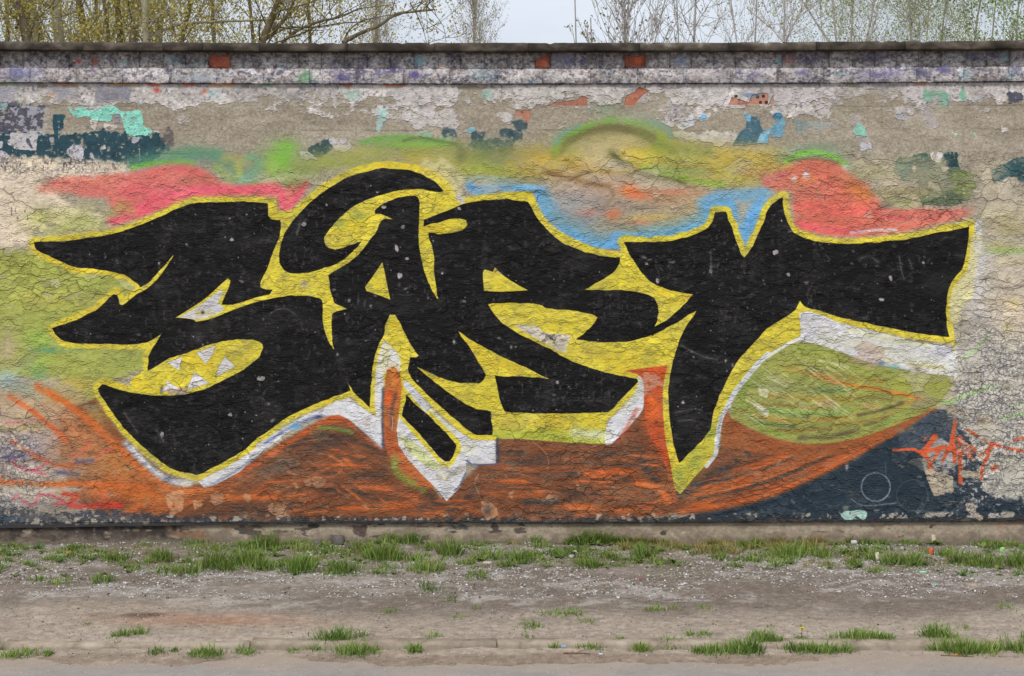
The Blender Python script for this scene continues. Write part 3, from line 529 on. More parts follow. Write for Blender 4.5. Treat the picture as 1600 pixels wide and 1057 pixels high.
# red cloud, right
spray([(1222, 252), (1250, 243), (1285, 244), (1310, 252), (1322, 262)], 11, (108, 142, 116), .7); blob(1270, 234, 50, 10, (124, 150, 122), .6)
RED2 = [(1190, 288), (1205, 276), (1230, 262), (1262, 248), (1295, 252), (1318, 262), (1340, 282), (1358, 296), (1376, 318), (1410, 330), (1440, 326), (1470, 330), (1520, 324), (1532, 330), (1510, 342), (1460, 352), (1400, 366), (1330, 372), (1260, 364), (1244, 352), (1236, 320), (1238, 298), (1215, 300), (1205, 296)]
soft_poly(RED2, (216, 108, 90), .94, 7, .22)
for p, w, c, o in (([(1240, 268), (1275, 256), (1310, 262)], 9, (198, 112, 88), .7), ([(1245, 285), (1270, 280)], 10, (214, 128, 76), .6), ([(1330, 292), (1350, 305)], 12, (220, 130, 68), .85), ([(1300, 275), (1315, 285), (1350, 290)], 9, (192, 110, 80), .7), ([(1245, 350), (1290, 360), (1340, 362)], 8, (226, 96, 100), .9), ([(1250, 320), (1300, 330), (1370, 330)], 9, (224, 98, 92), .6), ([(1380, 340), (1450, 340), (1520, 328)], 5, (206, 88, 92), .8), ([(1400, 352), (1430, 342), (1480, 338)], 6, (196, 132, 112), .5), ([(1195, 280), (1225, 272)], 8, (200, 110, 110), .85), ([(1200, 262), (1232, 258)], 9, (190, 150, 84), .6), ([(1160, 268), (1196, 274)], 10, (190, 120, 110), .4)):
    spray(p, w, c, o)
spray([(1330, 364), (1370, 360), (1400, 360)], 3, (206, 196, 200), .8)
for x, y in ((1320, 260), (1259, 274), (1240, 280)): blob(x, y, 5, 6, (206, 204, 206), .9, n=.8)
spray([(1228, 252), (1246, 243), (1270, 239), (1296, 244), (1320, 256)], 5, (124, 186, 66), .8, n=.7); spray([(1232, 252), (1260, 249), (1300, 252)], 2.5, (110, 100, 66), .6)
for x, y, rx, ry, c, o in ((1360, 270, 40, 14, (150, 146, 104), .6), (1400, 302, 50, 8, (140, 128, 76), .6), (1405, 318, 26, 6, (146, 152, 76), .8), (1385, 322, 16, 6, (110, 104, 96), .8), (1450, 300, 30, 10, (150, 140, 110), .5)):
    blob(x, y, rx, ry, c, o)
# right margin: old plaster, pale crackle
put(FULL, smooth(1500, 1536, xx+(rag_n-.5)*30)*smooth(300, 335, yy)*smooth(815, 806, yy)*smooth(2700, 1900, xx), (184, 176, 162), .9)
put(FULL, smooth(1488, 1500, xx+(rag_n-.5)*14)*smooth(528, 545, yy)*smooth(812, 800, yy), (190, 184, 172), .95)
for x, y, rx, ry, c, o in ((1560, 340, 60, 22, (176, 164, 132), .9), (1580, 360, 30, 14, (166, 156, 110), .8), (1570, 392, 50, 6, (142, 176, 90), .9), (1560, 385, 30, 8, (156, 152, 94), .8), (1575, 410, 60, 8, (206, 192, 150), .8), (1540, 420, 16, 30, (206, 200, 200), .9), (1560, 440, 50, 26, (180, 168, 148), .8), (1525, 470, 20, 40, (196, 192, 192), .85), (1585, 475, 14, 10, (196, 174, 72), .7), (1555, 470, 30, 10, (160, 148, 124), .7), (1590, 500, 30, 30, (222, 200, 176), .85), (1530, 545, 20, 30, (178, 172, 166), .7), (1575, 510, 10, 12, (190, 176, 90), .5), (1750, 480, 160, 80, (206, 190, 168), .6), (1800, 640, 160, 80, (196, 186, 172), .6), (2050, 400, 200, 60, (150, 158, 100), .6), (2000, 300, 140, 30, (206, 120, 100), .6), (2100, 700, 200, 60, (60, 76, 88), .6)):
    blob(x, y, rx, ry, c, o)
spray([(1470, 632), (1500, 622), (1540, 606)], 4, (150, 190, 110), .8); spray([(1565, 654), (1600, 645)], 4, (150, 196, 120), .8); spray([(1505, 560), (1526, 545), (1545, 525)], 4, (150, 184, 120), .6); spray([(1575, 636), (1598, 630)], 3, (160, 196, 130), .6); spray([(1536, 604), (1560, 608)], 3, (150, 190, 120), .6)
# --- lower band: rust, brown and dark blue -------------------------------------
OR = (190, 94, 42); BR = (118, 70, 45); NAVY = (36, 50, 62); DK = (62, 52, 46)
soft_poly([(-720, 610), (20, 606), (70, 630), (110, 650), (160, 680), (120, 800), (-720, 806)], (178, 152, 122), .9, 10, .15)
ragged([(-300, 640), (60, 640), (120, 690), (110, 750), (-300, 760)], (170, 150, 140), .8, 14, .3)
soft_poly([(1050, 812), (1130, 792), (1210, 770), (1300, 728), (1390, 672), (1440, 640), (1478, 640), (1486, 700), (1500, 740), (1530, 770), (1620, 800), (1620, 820), (1040, 820)], NAVY, .97, 2, .03)
soft_poly([(95, 640), (130, 632), (152, 620), (200, 690), (250, 735), (292, 756), (320, 756), (360, 742), (440, 690), (500, 656), (535, 648), (560, 665), (595, 700), (604, 640), (618, 580), (622, 640), (640, 710), (690, 780), (730, 745), (778, 700), (778, 684), (950, 690), (990, 660), (1004, 640), (1004, 574), (1042, 568), (1046, 680), (1068, 765), (1120, 700), (1142, 655), (1200, 690), (1270, 700), (1340, 688), (1410, 660), (1462, 632), (1450, 646), (1380, 692), (1290, 742), (1200, 782), (1120, 800), (1060, 806), (900, 813), (300, 815), (150, 806), (110, 770), (90, 700)], BR, .97, 4, .08)
soft_poly([(1050, 812), (1130, 801), (1210, 782), (1300, 742), (1390, 690), (1448, 650), (1478, 640), (1486, 700), (1500, 740), (1530, 770), (1620, 800), (1620, 820), (1040, 820)], NAVY, .97, 3, .06)
ragged([(1440, 655), (1486, 640), (1520, 700), (1540, 770), (1560, 806), (1440, 806)], NAVY, .95, 14, .15)
ragged([(1405, 668), (1440, 640), (1500, 636), (1496, 690), (1450, 706), (1410, 700)], (104, 110, 122), .4, 12, .4); ragged([(1450, 690), (1500, 690), (1496, 735), (1440, 740)], (176, 170, 166), .8, 12, .2)
put(FULL, smooth(1470, 1520, xx)*smooth(772, 790, yy+(rag_n-.5)*40)*smooth(818, 812, yy), NAVY, .9)
ragged([(-400, 786), (20, 790), (60, 800), (160, 798), (300, 806), (420, 812), (420, 816), (-400, 820)], (58, 60, 70), .9, 8, .2); blob(10, 812, 26, 6, (60, 90, 116), .7); blob(100, 790, 60, 8, (92, 96, 108), .6)
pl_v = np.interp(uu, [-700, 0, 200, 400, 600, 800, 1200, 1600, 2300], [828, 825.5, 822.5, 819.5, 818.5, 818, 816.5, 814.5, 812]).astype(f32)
put(FULL, smooth(-13, -5, yy-pl_v[None, :]+(rag_n-.5)*18), (46, 46, 50), .92)  # dark paint at the foot; also paints the shadow line above the plinth
k_ = smooth(-19, -12, yy-pl_v[None, :])*smooth(-4, -7, yy-pl_v[None, :])*smooth(.55, .63, rag_n*.6+spray_n*.4+.05*smooth(1150, 1300, xx)-.03*smooth(300, 600, xx))
put(FULL, k_, (182, 172, 158), .85)
# left corner of the band: orange sprays over pale, red and violet scribbles
for x, y, rx, ry, c, o in ((60, 650, 60, 14, (178, 160, 118), .8), (40, 668, 50, 8, (196, 176, 100), .6), (95, 655, 40, 16, (176, 132, 112), .7), (150, 650, 20, 20, (178, 146, 84), .7), (60, 690, 60, 14, (172, 160, 158), .85), (30, 705, 40, 14, (130, 130, 152), .8), (120, 690, 40, 24, (184, 124, 84), .85), (150, 720, 50, 26, (178, 116, 70), .85), (185, 725, 40, 26, (180, 118, 62), .8), (110, 725, 30, 18, (168, 144, 118), .6), (40, 735, 60, 9, (206, 188, 174), .8), (60, 742, 60, 6, (212, 196, 180), .7), (200, 745, 50, 14, (186, 112, 60), .8), (170, 765, 60, 14, (190, 104, 50), .9), (230, 775, 60, 16, (194, 104, 46), .9), (30, 770, 70, 14, (196, 188, 178), .9), (20, 785, 50, 10, (160, 162, 168), .8), (-150, 700, 120, 60, (178, 160, 150), .5), (-120, 760, 80, 20, (190, 120, 90), .5)):
    blob(x, y, rx, ry, c, o)
for p, w, c, o in (([(15, 620), (50, 642), (90, 675), (105, 690)], 5, (206, 98, 52), .95), ([(60, 605), (95, 625), (130, 650), (175, 690), (230, 740), (262, 762)], 8, (208, 106, 48), .95), ([(20, 690), (45, 706), (75, 722), (100, 728), (130, 722)], 5, (190, 96, 60), .85), ([(0, 752), (60, 757), (150, 756), (230, 760)], 5, (206, 104, 50), .9), ([(-300, 770), (-100, 752), (0, 750)], 6, (200, 104, 54), .7), ([(100, 655), (150, 700), (200, 745)], 10, (190, 120, 70), .5), ([(70, 630), (110, 650)], 8, (200, 150, 110), .5)):
    spray(p, w, c, o, n=.5)
for p, c in (([(15, 715), (30, 730), (55, 735), (75, 720)], (206, 84, 100)), ([(50, 736), (75, 742)], (206, 90, 110)), ([(110, 712), (128, 708), (140, 690)], (206, 84, 70)), ([(150, 715), (160, 705), (175, 702)], (206, 86, 80)), ([(20, 782), (28, 774), (36, 784), (55, 788), (60, 775), (80, 774), (100, 784)], (206, 80, 96)), ([(10, 660), (40, 660), (55, 655)], (196, 110, 130)), ([(85, 788), (112, 788)], (206, 74, 76))): spray(p, 2.6, c, .75, n=.8)
spray([(100, 772), (120, 776), (112, 790), (190, 790)], 5, (196, 62, 48), .85); spray([(150, 786), (190, 788)], 4, (190, 48, 42), .7)
for p in ([(120, 722), (145, 720)], [(85, 738), (122, 741)], [(5, 715), (40, 712)]): spray(p, 4, (86, 84, 118), .8, n=.7)
blob(116, 765, 14, 3, (176, 180, 176), .9); blob(165, 773, 16, 8, (222, 106, 62), .8, n=.3)
# brush strokes in the rust field
stk = [([(200, 800), (260, 770), (330, 762), (420, 712), (500, 665), (535, 658)], 6, OR, .8), ([(360, 752), (440, 700), (505, 660), (533, 652), (552, 668), (590, 700), (606, 716)], 4.5, (204, 92, 48), .95),
 ([(240, 800), (300, 785), (400, 775)], 6, (190, 100, 50), .9), ([(240, 782), (300, 768), (360, 768)], 7, (196, 110, 56), .9), ([(400, 780), (470, 772), (540, 745)], 5, (184, 92, 46), .8), ([(450, 700), (500, 680), (560, 690), (610, 715)], 5, DK, .8), ([(440, 722), (500, 700), (570, 718)], 5, (82, 62, 50), .8), ([(505, 698), (540, 708), (570, 714)], 3, (204, 96, 46), .9), ([(490, 727), (540, 727), (580, 730)], 2.6, (206, 96, 50), .85),
 ([(430, 735), (520, 740), (600, 745)], 4, DK, .6), ([(420, 755), (520, 748), (600, 762), (650, 775)], 5, (174, 86, 44), .8), ([(560, 760), (610, 766), (650, 780)], 4, (200, 104, 56), .8), ([(440, 765), (540, 768), (620, 785), (680, 800)], 5, DK, .8), ([(480, 800), (560, 792), (640, 800), (690, 806)], 7, (192, 98, 46), .9), ([(600, 790), (650, 790), (690, 800)], 8, (202, 100, 48), .8), ([(300, 805), (400, 800), (470, 790)], 5, (72, 58, 52), .8), ([(400, 804), (430, 812), (500, 806)], 4, (60, 54, 54), .7), ([(640, 745), (690, 790), (720, 790), (745, 760)], 6, DK, .75), ([(320, 790), (400, 790)], 5, (96, 62, 46), .8)]
for i in range(15):
    y0 = 700+i*7.4; c = (OR, (88, 62, 48), (150, 84, 48), (66, 62, 62), (166, 88, 48))[i % 5]
    stk.append(([(775+9*math.sin(i*3), y0), (850, y0+3+4*math.sin(i)), (930, y0-1+i*.3+3*math.cos(i*2)), (1010-14*math.sin(i*5)**2, y0+6-i*.4)], 2.6+1.2*math.sin(i*2.3)**2, c, .5))
stk += [([(780, 706), (815, 706)], 5, (48, 58, 66), .9), ([(800, 742), (900, 738)], 2.2, (50, 54, 60), .8), ([(915, 740), (980, 738), (990, 750)], 6, (206, 98, 46), .85), ([(870, 790), (990, 795), (1050, 780)], 6, (200, 98, 44), .85), ([(995, 755), (1030, 765), (1045, 780)], 6, (214, 106, 46), .9), ([(1008, 580), (1036, 576)], 7, (206, 84, 44), .9), ([(1022, 585), (1024, 640), (1020, 690)], 11, (196, 86, 46), .9), ([(1024, 630), (1024, 650)], 8, (222, 104, 44), .85), ([(1030, 690), (1046, 740), (1056, 780)], 5, (206, 96, 48), .85), ([(1000, 705), (1010, 735), (1025, 750)], 6, (58, 62, 68), .85), ([(985, 690), (1000, 720)], 6, (86, 66, 56), .7), ([(820, 785), (870, 786)], 4, (52, 60, 68), .8), ([(1062, 772), (1110, 745), (1150, 722)], 7, (44, 48, 54), .9), ([(1140, 690), (1160, 700), (1170, 712)], 4, (46, 52, 58), .9), ([(1135, 660), (1150, 690), (1200, 700)], 6, (160, 84, 46), .7)]
for p, w, c, o in stk: spray(p, w, c, o, n=.7, hatch=.85)
rq = np.random.default_rng(31)
for k in range(230):
    if k < 165:
        x = rq.uniform(330, 1040); y = rq.uniform(668, 805); s_ = (-.55 if x < 520 else (.75 if x < 700 else .03))*(1 if y < 786 else .4)
        if y < 690+max(0, 60-abs(x-530)*.5) and x < 620 and y < 742-(x-330)*.35: continue
        if 560 < x < 760 and y < 780: continue
        if x > 770 and y < 700: continue
    else:
        x = rq.uniform(1070, 1400); y = 790-(x-1070)*.36+rq.uniform(-18, 10); s_ = -.36
    L = rq.uniform(18, 70); c = ((200, 98, 44), (186, 90, 42), (66, 58, 54), (82, 60, 48), (210, 110, 52), (196, 100, 50), (152, 84, 48))[rq.integers(7)]
    spray([(x-L/2, y-s_*L/2), (x, y+rq.uniform(-2, 2)), (x+L/2, y+s_*L/2)], rq.uniform(1.2, 3.2), c, rq.uniform(.4, .85), n=.8, taper=True, hatch=.6)
for i in range(9):
    o = i*6.3
    spray([(1070+o*.4, 795-o*.9), (1180+o*.2, 770-o*.95), (1290, 725-o*.75), (1400, 670-o*.45), (1455, 640-o*.1)], 2.0+.7*(i % 3), ((188, 92, 44), (206, 100, 46), (62, 56, 54), (176, 86, 44))[(i*3) % 4], .8, n=.5, taper=True, hatch=.5)
spray([(1085, 796), (1190, 775), (1290, 733), (1380, 684), (1455, 638)], 4.5, (202, 96, 44), .9, n=.4); spray([(1340, 690), (1400, 668), (1458, 636)], 5, (206, 104, 50), .9)
for q in (((258, 772), (290, 768), (285, 800), (268, 806)), ((375, 770), (395, 774), (388, 792)), ((300, 780), (318, 786), (305, 800)), ((455, 752), (470, 756), (462, 766)), ((750, 782), (770, 788), (782, 806), (760, 812), (752, 800)), ((897, 755), (907, 757), (903, 768))): ragged(q, (190, 138, 100), .8, 4, .15)
blob(762, 798, 7, 8, (70, 66, 68), .8)
for q in (((470, 745), (500, 742), (510, 756), (478, 762)), ((420, 790), (450, 786), (446, 802), (424, 804)), ((560, 790), (575, 786), (580, 800)), ((330, 772), (350, 768), (352, 784), (336, 788)), ((850, 775), (872, 772), (868, 786)), ((790, 770), (802, 768), (800, 782))): ragged(q, (176, 132, 100), .7, 6, .2, -1)
for q in ((520, 690, 60, 12), (440, 730, 40, 10), (660, 795, 40, 8), (560, 745, 60, 8), (830, 720, 50, 9), (940, 712, 40, 8), (380, 795, 40, 7), (900, 775, 50, 8), (1120, 742, 40, 9)): blob(*q, (64, 56, 54), .6, -12, n=1)
spray([(500, 668), (530, 671), (550, 676)], 3.5, (112, 150, 64), .85); spray([(615, 716), (622, 740), (650, 758), (665, 766)], 6, (128, 134, 58), .9, n=.3)
blob(618, 725, 6, 10, (110, 130, 56), .6)
# thin pale loops scribbled in the rust
for p in ([(455, 694), (490, 688), (520, 686)], [(480, 704), (515, 712), (535, 725), (530, 738), (515, 745), (480, 745), (440, 735)], [(832, 690), (850, 705), (857, 720), (855, 735)], [(748, 740), (742, 755), (750, 775)], [(800, 738), (830, 745)], [(1290, 728), (1330, 710)]): line(p, 1.3, (196, 150, 130), .45, edge=1.2)
for k in range(26):
    x0 = rng.uniform(380, 780); y0 = rng.uniform(690, 800); line([(x0, y0), (x0+rng.uniform(6, 22), y0+rng.uniform(-3, 6))], .9, (176, 136, 112), .3, edge=1.2)
# leaf shape under the crossbar
LEAF = [(1248, 530), (1330, 550), (1400, 570), (1482, 588), (1488, 602), (1470, 630), (1440, 648), (1400, 664), (1340, 686), (1280, 695), (1230, 691), (1180, 674), (1140, 652), (1148, 620), (1165, 590), (1200, 556)]
soft_poly([(1120, 640), (1180, 660), (1240, 680), (1290, 684), (1340, 676), (1400, 655), (1462, 626), (1450, 646), (1380, 692), (1280, 720), (1130, 700)], (150, 84, 46), .9, 2, .1)
soft_poly(LEAF, (148, 152, 76), .98, 2, .05)
for p, w, c, o in (([(1250, 545), (1300, 560), (1360, 590)], 9, (144, 154, 68), .6), ([(1225, 575), (1290, 586), (1380, 596)], 6, (150, 128, 62), .8), ([(1175, 600), (1240, 606), (1300, 612)], 5, (104, 116, 62), .6), ([(1170, 630), (1230, 634), (1300, 640)], 4, (128, 104, 60), .7), ([(1330, 618), (1400, 626), (1440, 634)], 4, (140, 118, 62), .7), ([(1300, 664), (1370, 655), (1430, 638)], 3, (150, 104, 56), .7), ([(1270, 586), (1320, 600), (1380, 610), (1450, 626)], 3.4, (196, 118, 48), .95), ([(1200, 618), (1260, 622), (1330, 625)], 5, (168, 138, 64), .8), ([(1160, 640), (1210, 655), (1290, 656), (1360, 645), (1440, 625)], 3.6, (166, 128, 58), .85), ([(1190, 672), (1250, 673), (1310, 668)], 4, (140, 116, 60), .85), ([(1250, 684), (1300, 682), (1340, 670)], 5, (92, 82, 58), .8), ([(1340, 650), (1380, 640), (1410, 630)], 3, (70, 78, 60), .8), ([(1350, 665), (1390, 654)], 3, (92, 96, 60), .8), ([(1215, 645), (1260, 652)], 5, (92, 112, 62), .7), ([(1280, 605), (1320, 612)], 4, (98, 124, 72), .7), ([(1180, 660), (1240, 668)], 4, (84, 98, 62), .7), ([(1200, 640), (1260, 645), (1330, 643)], 4, (128, 166, 78), .7), ([(1280, 630), (1300, 630)], 5, (186, 142, 120), .6), ([(1350, 632), (1370, 636)], 6, (196, 158, 112), .6), ([(1160, 625), (1180, 660), (1220, 680)], 5, (128, 160, 70), .7), ([(1145, 640), (1170, 600)], 5, (146, 166, 76), .6), ([(1400, 598), (1470, 606)], 8, (156, 158, 60), .7), ([(1380, 660), (1450, 625)], 4, (132, 160, 80), .7), ([(1155, 612), (1190, 585)], 4, (110, 134, 66), .5)):
    spray(p, w, c, o, n=.5, hatch=.3)
for k in range(90):
    x0 = rng.uniform(1160, 1320); y0 = 560+rng.uniform(0, 1)*90
    if abs((y0-610)/60) > 1: continue
    L = rng.uniform(14, 34); line([(x0, y0), (x0+L*.8, y0+L*.55)], 1.2, (206, 206, 176), rng.uniform(.25, .7), edge=1.3)
ragged(Q3((1540,420),(1600,440),(1590,490),(1530,470)), (200, 196, 168), .8, 3, .2); ragged(Q3((1510,520),(1600,560),(1600,610),(1510,545)), (206, 206, 190), .7, 3, .25)
for p in ([(1280, 563), (1325, 574)], [(1200, 590), (1230, 604)], [(1165, 625), (1200, 645)]): spray(p, 2, (206, 206, 188), .6, n=.6)
# --- yellow ground, white shines, black letters ---------------------------------
YE = (213, 196, 62)
pre = C.copy()
gm = np.zeros((NH, NW), f32)          # where the piece itself lies
def yel(bx, m, op=1.0):
    put(bx, m, YE, op); gm[bx] = np.maximum(gm[bx], m)
# greenish overspray around the outline
for nm, P in LETTERS:
    bx, D, T = dist_to(P+[P[0]], 16, False)
    put(bx, np.exp(-(np.maximum(D-8, 0)/4.0)**2)*np.clip(.3+spray_n[bx]*.7, 0, 1), (186, 176, 84), .45)
for nm, P in LETTERS:
    bx, D, T = dist_to(P+[P[0]], 12, False)
    w = {'S': 7.6, 'C': 10, 'A': 6.8, 'R': 11.5 if False else 8.5, 'T': 8.6, 'D': 6.0}[nm]
    yel(bx, np.clip((w+(rag_n[bx]-.5)*5.0+(spray_n[bx]-.5)*3.0-D)/1.6+.5, 0, 1))
MAIN = (T2((75,312),(125,272),(135,345),(150,360),(210,358),(250,335),(330,270),(400,205),(470,165),(560,120),(660,80),(740,60),(850,52),(950,62),(1040,80),(1110,105),(1180,150),(1235,205),(1250,250),(1250,290),(1300,290),(1400,270),(1500,250),(1600,240))
  + T3((110,235),(140,270),(160,330),(200,400),(260,460),(340,510),(420,550),(520,590),(600,605),(670,612),(690,605),(660,545),(700,530),(760,540),(1000,700),(1150,990))
  + Q3((1060,100),(1000,270),(970,285),(790,310),(700,320),(785,385),(640,560),(610,570),(590,650),(590,775),(400,770),(200,755),(0,742)) + Q2((1500,742),(1440,735),(1370,735),(1300,690),(1100,500),(1000,200),(600,160),(488,190)) + T2((300,900),(90,890),(28,835)))
yel(*fill(MAIN, False))
yel(*fill(Q1((625,372),(660,365),(740,395),(820,418),(815,385),(850,350),(905,318),(925,300),(1000,270),(1300,150),(1590,110)) + Q2((70,150),(0,260)) + Q1((1320,425),(900,480),(612,440)), False))
yel(*fill(Q3((1600,40),(1600,215),(1540,285),(1460,365),(1390,445),(1340,525),(1300,605),(1282,680),(1278,760),(1280,830),(1230,890),(1160,960),(1100,1030)) + B3((935,45),(905,10)) + Q3((1000,965),(985,870),(960,780),(940,650),(1100,500),(1300,200)), False))
yel(*fill(T4((200,920),(215,950),(330,985),(320,1005),(250,985),(195,1000)) + Q4((210,0),(212,80),(190,108),(100,150),(0,215),(0,30),(100,-40)), False))
# the flame between the legs of the A
yel(*fill(Q2((803,40),(835,-15),(870,-60),(900,10),(970,160),(1018,222),(960,260),(955,330),(975,370),(940,450),(905,600),(880,700),(760,640),(745,600),(712,548),(725,330),(740,230),(770,150)), False))
# shading of the yellow: greener and duller worn zones
gy = gm*smooth(.52, .62, fbm(26, 16, 4, 44)); put(FULL, gy, (182, 170, 66), .7)
put(FULL, gm*smooth(.6, .7, fbm(60, 30, 3, 45)), (214, 186, 48), .6); put(FULL, gm*smooth(.64, .7, fbm(8, 6, 3, 46)), (160, 152, 70), .55)
put(FULL, gm*((xx > 770) & (xx < 960))*smooth(664, 678, yy), (160, 172, 66), .7)
spray([(800, 560), (900, 545), (1000, 570)], 14, (196, 178, 64), .5)
for x, y, rx, ry in ((1085, 715, 16, 26), (1110, 680, 14, 20), (1060, 745, 10, 18), (530, 350, 14, 9), (560, 338, 14, 8), (486, 460, 5, 5)): blob(x, y, rx, ry, (150, 160, 70), .8)
blob(1075, 466, 7, 7, (186, 140, 64), .7); blob(1380, 300, 1, 1, YE, 0)
# pale halo where the old outline shows
spray([(665, 255), (695, 270), (712, 295)], 9, (206, 196, 140), .8); spray([(690, 250), (720, 280), (716, 305)], 6, (200, 190, 150), .7); flat(T2((1250,260),(1310,270),(1300,320),(1265,310)), (200, 196, 190), .8)
flat(T4((1310,410),(1335,425),(1335,515),(1300,510),(1285,460)), (214, 214, 222), .9); soft_poly(T4((1285,490),(1335,520),(1330,620),(1310,720),(1290,800),(1285,900),(1200,960),(1190,1056),(1135,1056),(1130,930),(1160,830),(1250,740),(1265,560)), (212, 204, 154), .95, 3, .1)
spray(T4((1310,560),(1330,690),(1300,790),(1320,870)), 7, (202, 198, 198), .8, n=.8)
WH = (212, 212, 218)
def white(P, op=.97): 
    bx, m = fill(P, False); put(bx, m*np.clip(.82+.3*rag_n[bx], 0, 1), WH, op); return bx, m
gm2 = np.zeros((NH, NW), f32)
# white under the first letter
spray(Q1((790,775),(900,890),(1000,970),(1090,1010),(1180,1020)), 6, (196, 204, 222), .95, n=.2); spray(Q1((830,800),(930,910),(1010,965)), 3, (216, 220, 232), .9, n=.2)
blob(262, 748, 9, 4, (60, 80, 110), .6); blob(290, 756, 12, 4, (206, 204, 180), .9)
white(Q1((1240,1010),(1290,985),(1400,930),(1500,870),(1600,800)) + Q2((0,785),(100,720),(200,660),(300,600),(400,560),(500,510),(580,488),(660,545),(740,600),(790,600),(792,805),(730,750),(650,680),(580,620),(520,595),(420,600),(300,640),(200,700),(100,780),(0,855)) + Q1((1500,950),(1350,1030),(1280,1050)))
spray(Q1((1300,1040),(1400,990),(1500,930),(1600,860)), 3.0, (120, 128, 150), .6, n=.6); spray(Q2((60,770),(200,680),(280,640),(400,602)), 3.2, (84, 100, 150), .7, n=.6); blob(462, 667, 10, 5, (96, 160, 200), .8); blob(498, 651, 8, 3, (60, 60, 110), .8)
spray(Q2((640,660),(700,720),(780,795)), 3, (160, 166, 186), .5); spray(Q2((793,560),(795,650),(795,800)), 2.4, (88, 96, 130), .7)
# flame
soft_poly(Q2((800,120),(830,150),(870,190),(905,230),(905,320),(800,330),(800,600),(750,600),(742,560),(740,440),(748,330),(760,240),(785,160)), (214, 212, 206), .92, 2.5, .1)
spray(Q2((775,330),(770,450),(775,590)), 4, (216, 216, 224), .9, n=.2); spray(Q2((855,200),(860,260)), 5, (222, 222, 226), .8); spray(Q2((830,160),(800,280)), 6, (200, 192, 120), .5)
soft_poly(Q2((820,310),(860,295),(895,320),(908,380),(908,450),(890,600),(878,700),(890,790),(940,860),(1040,970),(1120,1050),(980,1040),(870,920),(810,810),(795,700),(790,560),(800,420)), (176, 92, 48), .97, 1.6, .05)
spray(Q2((860,310),(865,420)), 7, (206, 128, 50), .8); spray(Q2((830,450),(832,510)), 6, (226, 92, 40), .9, n=.2); spray(Q2((880,460),(850,560),(850,660)), 4, (84, 62, 66), .8); spray(Q2((870,340),(900,420),(880,540)), 3.5, (200, 110, 50), .8); spray(Q2((830,700),(840,790),(900,850)), 8, (168, 80, 42), .7)
spray(Q2((795,430),(790,600),(795,780)), 2.6, (70, 70, 84), .8, n=.5); spray(Q2((870,870),(880,950),(980,1020)), 7, (134, 138, 60), .85, n=.3); spray(Q2((910,860),(980,930),(1090,1020)), 6, (188, 98, 44), .9, n=.3); line(Q2((850,600),(855,640),(850,690)), 1.4, (190, 170, 150), .8, rough=.8)
# white bars right of the flame
white(Q2((905,600),(890,620),(880,690),(890,780),(940,860),(1040,970),(1130,1056)) + B2((1060,84),(1140,0)) + Q2((1270,1030),(1310,960),(1312,890),(1345,905),(1500,898),(1500,755),(1350,752),(1300,720),(1200,650),(1100,560),(1010,460),(950,385),(920,378),(925,420),(1280,760),(1258,820),(1200,910)))
soft_poly(Q2((890,720),(960,740),(1060,830),(1170,930),(1110,940),(1040,900),(930,800)), (196, 202, 132), .85, 4, .4); spray(Q2((960,420),(1100,580),(1250,700)), 3, (206, 208, 200), .7); spray(Q2((1000,470),(1150,620),(1240,720)), 5, (206, 204, 140), .4); blob(732, 700, 14, 10, (206, 204, 160), .5); spray(Q2((1318,880),(1350,903),(1420,906),(1500,902)), 2.0, (70, 84, 120), .8, n=.5); spray(Q2((1310,960),(1270,1040),(1240,1070)), 1.8, (80, 90, 130), .8); spray(Q2((1508,745),(1512,890)), 4, (50, 60, 80), .8)
for p in (Q2((905,600),(1000,715),(1170,905),(1192,918),(1225,890),(1272,805),(1262,765),(1080,580),(940,450),(905,600)),): line(p, 6.2, YE, 1, smoothc=False)
line(Q2((940,380),(975,385),(1080,500),(1200,610),(1300,700),(1375,738),(1490,738)), 6.5, YE, 1, smoothc=False)
flat(Q2((920,378),(955,385),(1010,455),(1100,550),(1060,580),(940,440)), (206, 210, 220), .9)
# R: white tail; T: white edges
soft_poly(Q3((585,640),(700,545),(785,440),(790,352),(812,352),(824,380),(826,540),(810,578),(640,768),(600,780),(580,775)), WH, .97, .8, .05); spray(Q3((390,705),(480,715),(585,720)), 9, (206, 208, 180), .8, n=.2); spray(Q3((700,560),(770,470)), 7, (206, 210, 180), .6)
line(Q3((600,600),(620,590),(710,490),(780,400)), 5.5, YE, 1, smoothc=False)
flat(Q3((700,320),(790,306),(970,284),(945,390),(940,500),(945,640),(960,760),(1000,960),(840,700),(826,540),(824,380),(790,340)), (190, 82, 42), .95)
for p, w, c, o in ((Q3((830,330),(900,320),(950,310)), 6, (206, 84, 42), .9), (Q3((880,400),(890,470)), 10, (186, 78, 44), .8), (Q3((870,500),(900,560),(870,600)), 9, (216, 100, 42), .9), (Q3((830,640),(920,700)), 10, (178, 82, 46), .8), (Q3((900,640),(900,640)), 3, (60, 50, 50), .8), (Q3((780,560),(700,700),(660,760)), 4, (200, 84, 60), .6), (Q3((840,360),(930,370)), 4, (150, 70, 40), .5)): spray(p, w, c, o, hatch=.3)
line(Q3((1600,215),(1540,270),(1460,365),(1390,455),(1345,540),(1305,620),(1290,700),(1278,770),(1270,840),(1215,915)), 8.5, (206, 210, 214), .96, w1=6); spray(Q3((1310,600),(1292,700),(1290,800)), 2.5, (150, 160, 180), .6); line(Q4((0,228),(100,165),(190,118),(205,110)), 5, (212, 212, 206), .95)
bx, m = white(T4((190,1000),(250,985),(330,1008),(440,1056)) + Q4((500,32),(700,82),(850,117),(950,147),(1050,157),(1130,168),(1180,170),(1170,350),(1080,345),(900,320),(740,290),(600,255),(450,200),(330,160),(200,125),(205,60)))
